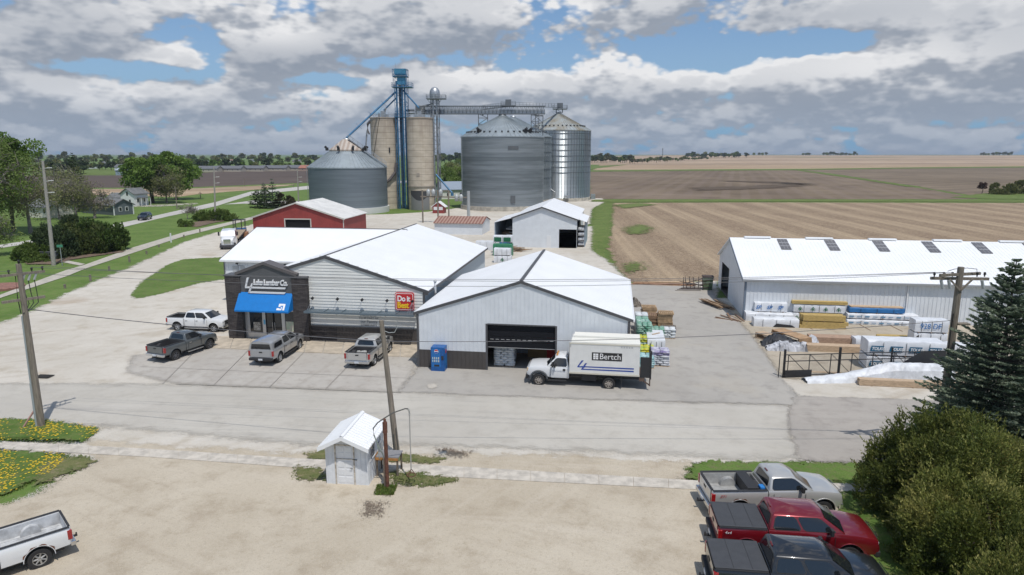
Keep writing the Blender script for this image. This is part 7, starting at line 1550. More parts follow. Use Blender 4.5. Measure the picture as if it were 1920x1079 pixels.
tarp('tarp', 'black tarp crumpled round the planks at the yard edge', ((1430, 652), (1500, 656), [.3, 1.0, .8, .5], [1.5, 2.2, 2.0, 1.2]), m_tarpk, 1, .14)
tarp('tarp', 'white and grey tarp crumpled over the front of the plank piles', ((1440, 660), (1512, 662), [.35, .8, .7, .75], [.9, 1.1, 1.1, 1.0]), m_tarpgr, 2, .16)
tarp('tarp', 'small pale tarp draped over the left end of the long boards', ((1512, 650), (1535, 655), [.9, .8, .5, .2], [1.4, 1.2, .8, .5]), m_tarpgr, 3, .1, nx=10)
tarp('tarp', 'long white tarp sheet sagging over the lumber in front of the gate', ((1513, 721), (1790, 716), [.3, .4, .55, .85, 1.25, 1.2, 1.15, 1.1], [1.0, 1.2, 1.3, 1.4, 1.4, 1.3, 1.2, 1.2]), m_tarpw, 4, .06, nx=50, base=.0)
stack('board_pile', 'long pinkish boards showing under the white tarp in front of the gate', 1608, 723, 6.6, .5, .42, 'wood', seed=40, cat='boards', dv=-.22)
mb = MB(); mb.box(0, .6, -.05, .0, .1, .35); tag(mb.build('wood_block', m_yel, loc=P(1700, 722), rz=T8), 'short yellow wood block leaning on the tarp-covered boards', 'wood block')
# fence / cantilever gate
g0, g1 = P(1470, 711), P(1790, 702); gl_ = g1-g0; ga = math.atan2(gl_.y, gl_.x)
fn_ = thing('yard_gate', 'long black cantilever gate with diagonal braces and mesh before the lumber', 'gate', g0, ga)
GL = gl_.length; H1 = 1.75
for z_ in (.25, 1.25, 1.7): mb = MB(); mb.bar((-.1, 0, z_), (GL, 0, z_), .05); mb.build('rail', m_blackm, fn_)
n = int(GL/1.5)
for k in range(n+1): mb = MB(); mb.bar((.2+k*1.5, 0, .25), (.2+k*1.5, 0, 1.7), .045); mb.build('upright', m_blackm, fn_)
for k in range(n): mb = MB(); mb.bar((.2+k*1.5, 0, 1.7), (1.7+k*1.5, 0, .25), .035); mb.build('diagonal_brace', m_blackm, fn_)
for x, w, h in ((0, .13, 2.05), (3.9, .14, 2.1), (-.35, .05, 1.9), (GL*.62, .1, 2.)): mb = MB(); mb.cyl((x, .12, 0), (x, .12, h), w/1.6, n=10); mb.build('post', m_blackm, fn_)
mb = MB(); mb.box(.0, 1.9, -.04, -.02, .12, .62); mb.build('kick_panel', m_blackm, fn_)
mb = MB(); mb.add([(7.6, -.04, .55), (GL, -.04, .55), (GL, -.04, 1.68), (9.6, -.04, 1.68)], [(0,1,2,3)]); mb.build('black_screen', m_tarpk, fn_)
mb = MB(); k = 0.
while k < 7.8: mb.bar((k, .0, .3), (min(k+1.4, 7.9), .0, 1.68), .006); mb.bar((k, .0, 1.68), (min(k+1.4, 7.9), .0, .3), .006); k += .14
mb.build('chain_mesh', m_blackm, fn_)
tag(fn_, kind=None)
# old planks by the shed gable
r = random.Random(5)
for i, (px, py, n_, L_, lab) in enumerate(((1356, 582, 16, 3.6, 'heap of old brown planks leaning along the shed gable wall'), (1372, 604, 7, 2.6, 'scattered broken planks at the corner of the long shed'))):
    mb = MB()
    for k in range(n_):
        a = R(105)+r.uniform(-.12, .12) if i == 0 else R(115)+r.uniform(-.7, .7); x, y, z_ = r.uniform(-.5, 1.1), r.uniform(-.4, .4), .06+.06*(k % 7 if i == 0 else k % 2)
        mb.bar((x, y, z_), (x+L_*math.cos(a), y+L_*math.sin(a), z_+r.uniform(-.02, .1)), .16, .05)
    t_ = mb.build('plank_heap', m_lumo if i else mat('mixed_old_planks', (.30, .20, .12), .85, var=.5, vscale=2.5), loc=P(px, py)); tag(t_, lab, 'planks')
# scrap corner behind the yard: racks and a green drum
rk = thing('scrap_rack', 'dark rusty metal racks standing at the field edge beside the long shed', 'metal rack', P(1282, 545), T8)
r = random.Random(9); mb = MB()
for k in range(8): x = k*.42; mb.bar((x, r.uniform(0, 1), 0), (x+r.uniform(-.3, .3), r.uniform(0, 1), 1.5), .06)
for k in range(6): mb.bar((r.uniform(-.6, .5), r.uniform(0, 1), r.uniform(.1, 1.4)), (r.uniform(2, 3.6), r.uniform(0, 1), r.uniform(.3, 1.5)), .06)
for k in range(5): mb.bar((-1.+k*.2, -.6, .1+.1*k), (1.8, -.4, .1+.12*k), .05)
mb.build('frame', mat('dark_rusty_metal', (.07, .05, .045), .8), rk)
gd = thing('green_bin', 'dull green rusty metal bin at the field edge next to the racks', 'bin', P(1326, 544), T8)
mb = MB(); mb.prism([(-.45, 0), (.45, 0), (.55, 1.5), (-.55, 1.5)], -.5, .5); mb.build('bin_body', mat('dull_green', (.10, .15, .08), .7, var=.4, vscale=3), gd); mb = MB(); mb.box(-.6, .6, -.55, .55, 1.5, 1.62); mb.build('rim', mat('dark_rusty_metal', None), gd)
for i, (px, py, L_, lab, m_) in enumerate(((1182, 535, 7.5, 'long brown poles stacked along the field edge', mat('orange_brown_poles', (.33, .19, .11), .8, var=.3, vscale=2)), (1215, 532, 5.5, 'thin pale poles lying behind the brown poles', m_lum))):
    mb = MB()
    for k in range(7): mb.cyl((r.uniform(0, .5), .12*k, .1+(.12 if k % 2 else 0)), (L_+r.uniform(-.5, 0), .12*k, .1+(.12 if k % 2 else 0)), .07, n=6)
    tag(mb.build('pole_stack', m_, loc=P(px, py), rz=T8), lab, 'poles')
# ---------------- pallets beside the warehouse
def bag_mat(name, c1, c2, sc_=3.): return mat(name, c1, .45, var=.9, vscale=sc_, col2=c2, bump=.4, bscale=5)
bw = bag_mat('white_bags', (.66, .68, .70), (.50, .54, .56)); bgw = bag_mat('green_white_bags', (.55, .66, .62), (.12, .32, .24)); bg_ = bag_mat('green_bags', (.10, .30, .20), (.30, .42, .36)); by = bag_mat('yellow_bags', (.70, .55, .03), (.20, .40, .10), 4.); bs_ = bag_mat('silver_bags', (.42, .44, .48), (.58, .60, .64)); bp_ = bag_mat('purple_white_bags', (.16, .12, .28), (.55, .56, .62)); bt = bag_mat('teal_bags', (.45, .62, .64), (.15, .35, .38))
def bag_pallet(label, loc, W_, D_, rows, m_, group, rz=T8, z0=0., bh=.15, top=None, nx=3, seed=0, pal=True):
    t_ = thing('bag_pallet', label, 'pallet of bags', (loc[0], loc[1], z0), rz, group); r = random.Random(seed)
    if pal:
        mb = MB()
        for y in (0, D_/2-.05, D_-.1): mb.box(0, W_, y, y+.1, .0, .1)
        for k in range(6): mb.box(k*(W_-.1)/5, k*(W_-.1)/5+.1, 0, D_, .1, .13)
        mb.build('pallet', m_lum, t_)
    for l in range(rows):
        m2 = m_ if top is None or l < rows-2 else top
        mb = MB(); zz_ = .14+l*bh; ny = 2; sx_, sy_ = (W_/nx, D_/ny) if l % 2 else (W_/ny, D_/nx); cx_, cy_ = (nx, ny) if l % 2 else (ny, nx)
        for i in range(cx_):
            for j in range(cy_):
                x0, y0 = i*sx_+r.uniform(-.03, .03), j*sy_+r.uniform(-.03, .03)
                vs = []; 
                for zz, ins in ((0, .06), (bh*.5, 0), (bh*.98, .07)):
                    for (ux, uy) in ((ins, ins), (sx_/2, ins*.4), (sx_-ins, ins), (sx_-ins*.4, sy_/2), (sx_-ins, sy_-ins), (sx_/2, sy_-ins*.4), (ins, sy_-ins), (ins*.4, sy_/2)): vs.append((x0+ux, y0+uy, zz_+zz))
                vs.append((x0+sx_/2, y0+sy_/2, zz_+bh*1.12))
                mb.add(vs, [(a*8+q, a*8+(q+1) % 8, (a+1)*8+(q+1) % 8, (a+1)*8+q) for a in (0, 1) for q in range(8)]+[(16+q, 16+(q+1) % 8, 24) for q in range(8)])
        mb.build('bag_layer', m2, t_, True)
    return t_
GP = 'pallets stacked along the warehouse side'
def wl_(u, v): return OR+U8*(Wd+u+.2)+V8*v
# rows by distance along the wall
bag_pallet('white bag pallet at the far end of the row along the warehouse wall', wl_(.6, 12.6), 1.1, 1.3, 9, bw, GP, seed=1)
bag_pallet('second pale bag pallet along the warehouse wall from its far end', wl_(.6, 10.9), 1.1, 1.3, 9, bw, GP, seed=2, top=bg_)
bag_pallet('green and white bag pallet in the middle of the wall row', wl_(.6, 9.2), 1.1, 1.3, 10, bgw, GP, seed=3)
bag_pallet('tall dark green bag pallet just behind the yellow bags', wl_(.6, 7.2), 1.15, 1.4, 12, bg_, GP, seed=4)
bag_pallet('pallet topped with bright yellow bags beside the warehouse wall', wl_(.6, 5.3), 1.2, 1.4, 8, bgw, GP, seed=5, top=by)
bag_pallet('pallet of purple and green mixed bags nearest the truck box', wl_(.6, 3.6), 1.2, 1.4, 6, bp_, GP, seed=6, top=by)
bag_pallet('teal and white bag pallet just behind the truck tail', wl_(.5, 2.0), 1.2, 1.3, 5, bt, GP, seed=7)
bag_pallet('silver bag pallet with a purple top tier right of the truck tail', P(1219, 689)+U8*.0, 1.35, 1.3, 7, bs_, GP, seed=8, top=bp_)
stack('panel_stack', 'tall white sheet stack with a stick on top behind the silver bags', 1214, 677, 1.3, 3.2, 1.3, 'wrap', seed=50, cat='panels', mats=m_wrap, group=GP, dv=.8, marks=lambda t_, L, D, H, z_: (lambda mb: (mb.bar((.4, 1.5, H+.13), (1.0, 2.1, H+.13), .09, .04), mb.build('stick', m_lum, t_)))(MB()))
bag_pallet('green shrink-wrapped bag pallet beside the white wrapped one', P(1216, 640), 1.25, 1.2, 6, bg_, GP, seed=9, top=bg_)
bag_pallet('white wrapped bag pallet at the outer corner of the pallet group', P(1243, 637), 1.0, 1.0, 5, bw, GP, seed=10)
stack('panel_stack', 'narrow upright white carton behind the wall bags', 1208, 635, .5, 1.2, 1.1, 'wrap', seed=51, cat='carton', group=GP)
def pallets(label, px, py, n, W_, D_, m_, rz):
    t_ = thing('pallet_stack', label, 'pallet stack', P(px, py), rz, 'stacks of wooden pallets'); r = random.Random(n)
    for k in range(n):
        mb = MB(); z_ = k*.145; dx, dy = r.uniform(-.06, .06), r.uniform(-.06, .06)
        for y in (0, D_/2-.05, D_-.1): mb.box(dx, W_+dx, y+dy, y+.1+dy, z_, z_+.1)
        for q in range(8): mb.box(dx+q*(W_-.09)/7, dx+q*(W_-.09)/7+.1, dy, D_+dy, z_+.1, z_+.125)
        mb.build('pallet', m_, t_)
pallets('tall stack of tan wooden pallets at the outside of the group', 1233, 624, 12, 1.25, 1.2, mat('tan_pallet_wood', (.42, .29, .17), .85, var=.35, vscale=3), T8)
pallets('brown pallet stack between the tall tan stack and the warehouse', 1211, 622, 10, 1.15, 1.2, mat('brown_pallet_wood', (.28, .18, .11), .85, var=.35, vscale=3), T8)
pallets('pallet stack standing farthest back by the warehouse end', 1204, 602, 9, 1.3, 1.2, mat('tan_pallet_wood', None), T8+R(4))
stack('wire_bundle', 'grey wire roll bundle under the tall tan pallet stack', 1240, 628, 1.2, .9, .6, 'wrap', seed=52, cat='wire', mats=mat('wire_grey_brown', (.16, .14, .12), .8, var=.6, vscale=9))
tarp('brush_heap', 'heap of twisted grey branches and scrap beside the far bag pallets', ((1192, 578), (1204, 576), [.2, 1.0, .8, .2], [1., 1.2, 1.2, 1.]), mat('grey_brown_scrap', (.2, .17, .14), .9, var=.6, vscale=4), 8, .18, cat='scrap', nx=8, ny=6)
# inside the warehouse doorway
bag_pallet('pallet of white bags just inside the warehouse door', OR+U8*5.3+V8*.9, 1.5, 1.3, 8, bw, None, seed=21, bh=.17)
bag_pallet('second pallet of grey-white bags deeper inside the warehouse', OR+U8*6.3+V8*4.2, 1.3, 1.3, 9, bs_, None, seed=22)
stack('crate_stack', 'brown cartons on a pallet inside the warehouse', 0, 0, 1.6, 1.2, .9, 'wood', loc=OR+U8*7.4+V8*3.5, seed=55, cat='cartons', mats=mat('carton_brown', (.33, .22, .11), .8))
cb_ = thing('red_cabinet', 'tall red cabinet inside the warehouse doorway', 'cabinet', OR+U8*8.9+V8*3.0, T8)
mb = MB(); mb.box(0, .9, 0, .7, 0, 2.0); mb.build('cabinet_body', mat('cabinet_red', (.45, .02, .02), .4), cb_, bevel=.02); mb = MB(); mb.box(.44, .46, -.01, 0, .1, 1.9); mb.build('door_gap', m_blackm, cb_)
stack('crate_stack', 'tan boxes at the right inside edge of the warehouse door', 0, 0, 1.0, 1.0, .8, 'wood', loc=OR+U8*9.6+V8*1.3, seed=56, cat='boxes', mats=mat('carton_brown', None))
# ---------------- back yard goods
GB = 'goods in the back yard'
stack('lumber_bundle', 'white bundle lying behind the shop roof corner in the back yard', 892, 470, 3.6, 1.3, 1.4, 'wrap', seed=60, group=GB, marks=None, dv=0)
stack('lumber_bundle', 'green and white bundle standing high in the back yard', 925, 476, 2.9, 1.3, 1.0, 'wrap', z0=1.7, seed=61, group=GB, marks=lambda t_, L, D, H, z_: (lambda mb: (mb.box(.15, 1.25, -.08, -.06, .2, .85), mb.box(1.6, 2.7, -.08, -.06, .2, .85), mb.build('green_print', m_logo_g, t_)))(MB()))
stack('lumber_bundle', 'green-sided bundle with yellow top edge under the green and white one', 925, 480, 2.9, 1.3, 1.7, 'wrap', seed=62, group=GB, mats=mat('green_wrap', (.03, .18, .09), .5), dv=-.3)
stack('lumber_bundle', 'white bundle with a green tree mark, lower front of the back yard', 926, 494, 2.4, 1.2, 1.0, 'wrap', seed=63, group=GB, marks=marks_tree(1))
stack('lumber_bundle', 'plain white bundle resting on the tree-marked one in the back yard', 926, 494, 2.3, 1.2, .9, 'wrap', z0=1.1, seed=64, group=GB)
stack('lumber_bundle', 'grey and white bundles stacked against the back shed wall', 982, 462, 2.3, 1.2, 1.2, 'wrap', seed=65, group=GB, z0=1.3)
stack('lumber_bundle', 'wood and white bundle at the foot of the back shed wall', 982, 463, 2.3, 1.2, 1.2, 'wrap', seed=66, group=GB, mats=m_wrapg)
r = random.Random(12); mb = MB()
for k in range(12): x, y = r.uniform(-1.2, 1.4), r.uniform(-1, 1); a = r.uniform(-.5, .9); mb.bar((x, y, .1+.05*k), (x+2*math.cos(a), y+2*math.sin(a), .1+.05*k), .2, .08)
tag(mb.build('plank_heap', mat('mixed_old_planks', None), loc=P(965, 472)), 'heap of tan offcuts and frames in the middle of the back yard', 'planks')
for k, (px, py) in enumerate(((916, 440), (925, 437))):
    stack('rack_load', ['blue wrapped load on the ground under the left lean-to', 'brown boards racked under the left lean-to'][k], 0, 0, 2.2, 4., .5, 'wrap' if k == 0 else 'wood', loc=OW+U8*(-1.3+.3*k)+V8*(1.5+3*k), z0=.3+1.1*k, cat='lumber', mats=m_wrapb if k == 0 else m_lumo, seed=70+k)
for k in range(4): stack('rack_load', 'white load on the rack shelf under the right lean-to, %s' % ['lowest', 'second from the ground', 'third from the ground', 'topmost'][k], 0, 0, .9, 4., .35, 'wrap', loc=OW+U8*12.15+V8*1.6, z0=.3+.85*k, cat='lumber', seed=75+k, group='loads racked under the right lean-to')
# bollards along the trail, small signs and posts
for i, (px, py, h) in enumerate(((122, 541, 7), (170, 528, 12), (205, 508, 8), (243, 492, 11), (275, 477, 6), (321, 455, 17), (345, 446, 5), (375, 436, 6), (298, 464, 5))):
    b0 = P(px, py); hz_ = ZAT(px, py-h, b0.y).z; mb = MB(); mb.cyl((0, 0, 0), (0, 0, hz_), .13, n=8); mb.cyl((0, 0, hz_), (0, 0, hz_+.03), .15, n=8); o = mb.build('trail_post', m_pole if h < 14 else m_gut, loc=b0)
    tag(o, ['short grey post nearest the camera beside the trail', 'second post from the camera along the trail', 'small post where the drive meets the verge', 'tall post midway along the trail verge', 'small dark post beyond the midway post', 'white marker post on the trail verge', 'small post just past the white marker', 'farthest small post near the semi truck', 'low stub post between the midway post and the white marker'][i], 'post', 'posts along the trail verge')
ss = thing('street_sign', 'small green street sign on a thin post beside the tall pale pole', 'sign', P(117, 499))
mb = MB(); mb.cyl((0, 0, 0), (0, 0, 2.9), .05); mb.build('post', m_galv, ss); mb = MB(); mb.cbox((0, -.05, 2.75), (.7, .04, .35), R(20)); mb.build('sign_plate', mat('sign_green', (.05, .22, .14), .5), ss)
bn = thing('garden_sign', 'low grey stone sign block among the round shrubs', 'stone block', P(93, 487)); mb = MB(); mb.box(-1.2, 1.2, -.3, .3, 0, 1.1); mb.box(-1.3, 1.3, -.35, .35, 1.1, 1.2); mb.build('stone', mat('dark_stone', (.13, .14, .15), .8), bn)
md = thing('brick_bed', 'round low brick-edged bed at the left edge by the trail', 'garden bed', P(0, 541)); mb = MB(); mb.lathe([(2.4, 0), (2.4, .25), (2.1, .3), (0, .28)], 28); mb.build('edge', mat('brick_red_bed', (.26, .13, .1), .9, var=.3, vscale=3), md)
# ------------------------------------------------------------------ vegetation
m_bark = mat('bark', (.10, .085, .07), .95, var=.4, vscale=6.)
m_barkg = mat('grey_bark', (.20, .18, .16), .95, var=.35, vscale=3.)
lf_bright = leaf_mat('leaf_bright', (.08, .14, .022), (.125, .21, .035), (.18, .27, .055), trans=.35)
lf_mid = leaf_mat('leaf_mid', (.085, .135, .028), (.14, .205, .045), (.20, .26, .07), trans=.4)
lf_olive = leaf_mat('leaf_olive', (.15, .165, .06), (.21, .225, .09), (.26, .26, .12), trans=.4)
lf_brown = leaf_mat('leaf_brown', (.17, .14, .10), (.22, .18, .13), (.16, .19, .07), trans=.35)
lf_dark = leaf_mat('leaf_dark', (.03, .052, .02), (.05, .08, .03), (.08, .11, .045), trans=.2)
lf_jun = leaf_mat('juniper', (.058, .08, .016), (.145, .165, .036), (.31, .285, .09), trans=.3)
lf_jun2 = leaf_mat('juniper_light', (.065, .092, .018), (.165, .185, .04), (.33, .31, .095), trans=.3)
lf_spr = leaf_mat('blue_spruce', (.095, .135, .085), (.17, .215, .145), (.28, .32, .23), trans=.35)
lf_red = leaf_mat('russet_twigs', (.10, .065, .04), (.16, .11, .07), (.09, .11, .03), trans=.1)
def lump(q, f, seed):                   # smooth 3-D noise in about -1..1
    r = np.random.default_rng(seed+77); a = 0
    for k in range(6): w = r.normal(size=3)*f*(1+.45*k); a = a+np.sin(q@w+r.uniform(0, 6.28))/(1+.35*k)
    return a/2.2
def crown_pts(r, n, k, rad, sq=.8, hollow=.35, seedc=None):
    """n points in k leaf clumps spread through an ellipsoid of radii rad (centre 0)"""
    c = r.normal(size=(k, 3)); c /= np.linalg.norm(c, axis=1, keepdims=True); c *= (hollow+(1-hollow)*r.uniform(0, 1, (k, 1))**.6)*.78
    c[:, 2] *= sq; cr = r.uniform(.2, .42, k)
    i = r.integers(0, k, n); d = r.normal(size=(n, 3)); d /= np.linalg.norm(d, axis=1, keepdims=True); d *= r.uniform(.35, 1., (n, 1))**.6
    q = (c[i]+d*cr[i][:, None]*np.array([1, 1, .75]))*np.array(rad)
    tone = r.uniform(0, 1, k)[i]
    return q, tone, c*np.array(rad)
def deciduous(name, label, loc, h, rad, n, leaf, m_, seed, bark=None, trunk_h=.35, twigs=0, group=None, tr=.3, k=26, multi=1, parts=True, hollow=.35):
    r = np.random.default_rng(seed); cz = h-rad[2]; q, tone, cc = crown_pts(r, n, k, rad, hollow=hollow); q[:, 2] += cz; keep = q[:, 2] > h*.12; q, tone = q[keep], tone[keep]
    t_ = thing(name, label, 'tree', loc, 0, group) if parts else None
    cr = leaves('crown', q, leaf, m_, seed, 1.6, rv=tone)
    mb = MB(); rr = random.Random(seed)
    for j in range(multi):
        a = 2*math.pi*j/max(1, multi)+.4; off = Vector((math.cos(a), math.sin(a), 0))*(tr*1.5 if multi > 1 else 0); top = Vector((off.x*4, off.y*4, cz))
        mb.tube([off, off.lerp(top, .4)+Vector((rr.uniform(-.2, .2), rr.uniform(-.2, .2), 0)), top, top+Vector((0, 0, rad[2]*.5))], tr/(1 if multi == 1 else 1.5), 8, tr*.25)
    for c in cc[:min(k, 22)]:
        e = Vector((c[0], c[1], c[2]+cz)); s = Vector((0, 0, min(cz, max(h*trunk_h, e.z*.62)))); m2 = s.lerp(e, .5)+Vector((0, 0, rad[2]*.06)); mb.tube([s, m2, e], tr*.38, 5, .03)
        for _ in range(twigs):
            d = Vector((rr.gauss(0, 1), rr.gauss(0, 1), rr.gauss(.3, .8))).normalized()*rr.uniform(.6, 1.)*max(rad)*.36; b0 = m2.lerp(e, rr.uniform(.3, 1)); mb.tube([b0, b0+d*.55+Vector((0, 0, .1)), b0+d], .055, 3, .02)
    tk = mb.build('trunk', bark or m_bark)
    if parts:
        cr.parent = t_; tk.parent = t_; return t_
    return cr, tk
def conifer(name, label, loc, h, r0, m_, seed, levels=26, per=12, n_sp=26, leaf=.16, group=None, tr=.16, zb=.06):
    r = np.random.default_rng(seed); C = []; D = []; T = []; mb = MB(); mb.tube([(0, 0, 0), (0, 0, h*.98)], tr, 8, .02)
    for l in range(levels):
        u = (l+r.uniform(-.3, .3))/levels; u = max(0, u); z_ = h*(zb+(1-zb)*u**.92); L = r0*(1-u)**.85*r.uniform(.85, 1.12)+.06; nb = max(4, int(per*(1-u*.55)))
        for b_ in range(nb):
            a = 2*math.pi*(b_+r.uniform(-.35, .35))/nb+l*.9; Lb = L*r.uniform(.72, 1.12); dr = np.array([math.cos(a), math.sin(a), 0]); droop = -.28*(1-u)+.32*u
            n = max(5, int(n_sp*Lb/r0*1.6)); t_ = r.uniform(.12, 1, n)**.75
            sp = Lb*.30*(1.05-t_)+.05; side = np.array([-dr[1], dr[0], 0]); w = r.uniform(-1, 1, n)*sp
            base = dr*t_[:, None]*Lb+side*w[:, None]; zz = z_+droop*t_*Lb+.18*Lb*t_**2.2-.05*np.abs(w)+r.normal(size=n)*.02
            C.append(np.c_[base[:, 0], base[:, 1], zz]); D.append(dr+side*np.sign(w)[:, None]*.6+np.array([0, 0, .18])); T.append(np.full(n, r.uniform(.1, .8))+.25*(t_ > .8))
            if l % 2 == 0: mb.tube([(0, 0, z_), tuple(dr*Lb*.9+np.array([0, 0, z_+droop*Lb*.9+.12*Lb]))], .03*(1-u)+.008, 4, .006)
    C = np.concatenate(C); D = np.concatenate(D); T = np.concatenate(T)
    t_ = thing(name, label, 'tree', loc, 0, group); o = leaves('crown', C, leaf, m_, seed, 2.6, dirs=D, jit=.28, rv=T, parent=t_); mb.build('trunk', m_bark, t_); return t_
def shrub(name, label, loc, rad, n, leaf, m_, seed, k=40, group=None, aspect=2.6, cat='shrub', clump=(.16, .3), up=.5):
    """dense shrub: leaf sprays on the outer shell of many lobes"""
    r = np.random.default_rng(seed); c = r.normal(size=(k, 3)); c[:, 2] = np.abs(c[:, 2])*.9-.05; c /= np.linalg.norm(c, axis=1, keepdims=True); c *= r.uniform(.55, .86, (k, 1)); cr = r.uniform(*clump, k)
    i = r.choice(k, n, p=cr**2/np.sum(cr**2)); d = r.normal(size=(n, 3)); d /= np.linalg.norm(d, axis=1, keepdims=True)
    rr = r.uniform(.55, 1.08, (n, 1))**.5; p_ = c[i]+d*cr[i][:, None]*rr*(1+.0)
    rd_ = np.array(rad); q = p_*rd_; keep = q[:, 2] > -.0; q = q[keep]; d = d[keep]; ton = (r.uniform(0, 1, k)*.75)[i][keep]+.2*(rr[keep, 0] > .93)
    g_ = lump(q, 1.5, seed); big = max(rad) > 2
    if big: k2 = g_ > -.62; q, d, ton, g_ = q[k2], d[k2], ton[k2], g_[k2]; q = q*(1+.07*lump(q, .8, seed+1))[:, None]; ton = np.clip(ton*.6+.35*g_+.32*lump(q, .6, seed+2)+.15, 0, 1)
    t_ = thing(name, label, cat, loc, 0, group)
    if big:                             # loose sprigs standing out of the outline
        ns = 900; i2 = r.integers(0, len(q), ns*3); ou = np.linalg.norm(q[i2]/rd_, axis=1); i2 = i2[np.argsort(-ou)][:ns]; tt = np.linspace(0, 1, 16)[None, :, None]
        dd = d[i2]+np.array([0, 0, .7])+r.normal(size=(ns, 3))*.35; dd /= np.linalg.norm(dd, axis=1, keepdims=True); sp = (q[i2][:, None]+dd[:, None]*tt*r.uniform(.25, .6, (ns, 1, 1))+r.normal(size=(ns, 16, 3))*.025).reshape(-1, 3)
        q = np.concatenate([q, sp]); d = np.concatenate([d, np.repeat(dd, 16, 0)]); ton = np.concatenate([ton, np.repeat(np.clip(ton[i2]+.15, 0, 1), 16)])
    leaves('foliage', q, leaf, m_, seed, aspect, dirs=d*.7+np.array([0, 0, up]), jit=.45, rv=ton, parent=t_)
    mb = MB()
    for j in range(0, k, 2): e = Vector(c[j]*rd_); mb.tube([(e.x*.08, e.y*.08, 0), (e.x*.5, e.y*.5, e.z*.45), tuple(e)], .06, 5, .012)
    # dark twig core
    mb.build('stem', m_bark, t_); return t_
# foreground evergreen mass on the right
GJ = 'big evergreen shrubs at the right edge'
shrub('evergreen_shrub', 'big olive green evergreen shrub leaning over the street below the spruce', (18.3, 26.2, 0), (4.1, 3.3, 4.9), 150000, .13, lf_jun, 101, k=60, group=GJ)
shrub('evergreen_shrub', 'broad olive evergreen shrub beside the noses of the parked pickups', (17.6, 22.3, 0), (4.0, 3.7, 4.9), 150000, .12, lf_jun2, 102, k=56, group=GJ)
shrub('evergreen_shrub', 'dark olive evergreen shrub in the bottom right corner', (16.6, 17.8, 0), (3.3, 3.3, 4.4), 110000, .11, lf_jun, 103, k=50, group=GJ)
shrub('russet_shrub', 'brownish twiggy shrub at the right edge above the evergreens', (24.2, 24.2, 0), (3.2, 2.6, 5.2), 45000, .12, lf_red, 104, k=60)
shrub('leafy_shrub', 'light green leafy shrub at the left foot of the spruce', (20.0, 30.3, 0), (1.5, 1.4, 3.0), 16000, .12, lf_bright, 105, k=26, aspect=1.7)
conifer('blue_spruce', 'tall blue-green spruce at the right edge before the long shed', (21.6, 28.9, 0), 10.7, 3.7, lf_spr, 110, levels=46, per=20, n_sp=170, leaf=.17, tr=.2, zb=.05)
# bright twigs in the corner
tw_ = thing('young_branch', 'bright yellow-green young leaves on thin twigs in the bottom right corner', 'branch', (13.2, 13.4, 0)); mb = MB(); r = np.random.default_rng(6); C = []
for k in range(9):
    a = Vector((r.uniform(-.3, .9), r.uniform(-.4, .4), 0)); e = a+Vector((r.uniform(-.5, .8), r.uniform(-.4, .4), r.uniform(2.6, 4.2))); mb.tube([a, a.lerp(e, .5)+Vector((.1, 0, 0)), e], .02, 4, .006)
    for _ in range(26): t_ = r.uniform(.55, 1); p_ = a.lerp(e, t_); C.append((p_.x+r.normal()*.12, p_.y+r.normal()*.12, p_.z+r.normal()*.1))
mb.build('twig', m_bark, tw_); leaves('foliage', np.array(C), .13, leaf_mat('leaf_lime', (.14, .24, .015), (.20, .32, .02), (.26, .38, .04)), 7, 1.5, parent=tw_)
# weeds at the warehouse wall
for i, (px, py, w) in enumerate(((858, 691, .9), (892, 692, .6))): shrub('wall_weed', ['low green weeds at the warehouse wall right of the vending machine', 'small green weed at the warehouse wall nearest the doorway'][i], P(px, py)+Vector((0, .15, 0)), (w, .25, .42), 900, .08, lf_bright, 120+i, k=8, cat='weed')
# ---------------- left: trees beside the highway
def at(px, py): return P(px, py)
GL_ = 'trees beside the highway on the left'
deciduous('leafy_tree', 'tall half-leafed tree at the left edge with bright green top', at(-8, 445), 22, (8.5, 7, 10.5), 8500, .40, lf_mid, 1, m_barkg, twigs=9, group=GL_, k=34, tr=.5)
deciduous('leafy_tree', 'fresh green tree crown rising highest at the left edge', at(25, 436), 21.5, (7, 6, 7), 13000, .5, lf_bright, 2, m_bark, twigs=4, group=GL_, k=26, tr=.45)
deciduous('leafy_tree', 'hazy olive tree just left of the tall pale pole', at(58, 438), 17, (6.5, 6, 9), 4800, .34, lf_olive, 3, m_barkg, twigs=14, group=GL_, k=32, tr=.4)
deciduous('leafy_tree', 'sparse grey-green tree right of the tall pale pole', at(112, 412), 15, (8.5, 6, 7.2), 4200, .34, lf_olive, 4, m_barkg, twigs=14, group=GL_, k=36, tr=.4)
deciduous('leafy_tree', 'nearly bare brown-grey tree in front of the dark grey house', at(178, 410), 10.5, (6.5, 5, 5.4), 2600, .32, lf_brown, 5, m_barkg, twigs=20, group=GL_, k=34, tr=.35)
deciduous('leafy_tree', 'sparse tree between the pole and the dark conifer', at(143, 418), 11.5, (6., 5, 5.6), 3600, .34, lf_olive, 6, m_barkg, twigs=18, group=GL_, k=30, tr=.35)
conifer('dark_conifer', 'dark pointed conifer rising between the sparse trees', at(148, 398), 15.5, 3.6, lf_dark, 7, levels=26, per=11, n_sp=26, leaf=.5, tr=.3, zb=.2)
deciduous('leafy_tree', 'dense bright green maple left half of the big clump by the highway', at(286, 381), 17.0, (10, 8, 8.0), 15000, .75, lf_bright, 8, m_bark, twigs=0, group=GL_, k=36, tr=.7)
deciduous('leafy_tree', 'dense bright green maple right half of the big clump by the highway', at(331, 375), 18.2, (9, 8, 8.6), 14000, .75, lf_bright, 9, m_bark, twigs=0, group=GL_, k=34, tr=.6)
deciduous('leafy_tree', 'greyish budding tree in front of the bright green clump', at(313, 382), 13.5, (8, 5, 6.6), 6000, .42, lf_olive, 10, m_barkg, twigs=14, group=GL_, k=34, tr=.4)
GS = 'shrub bed by the tall pale pole'
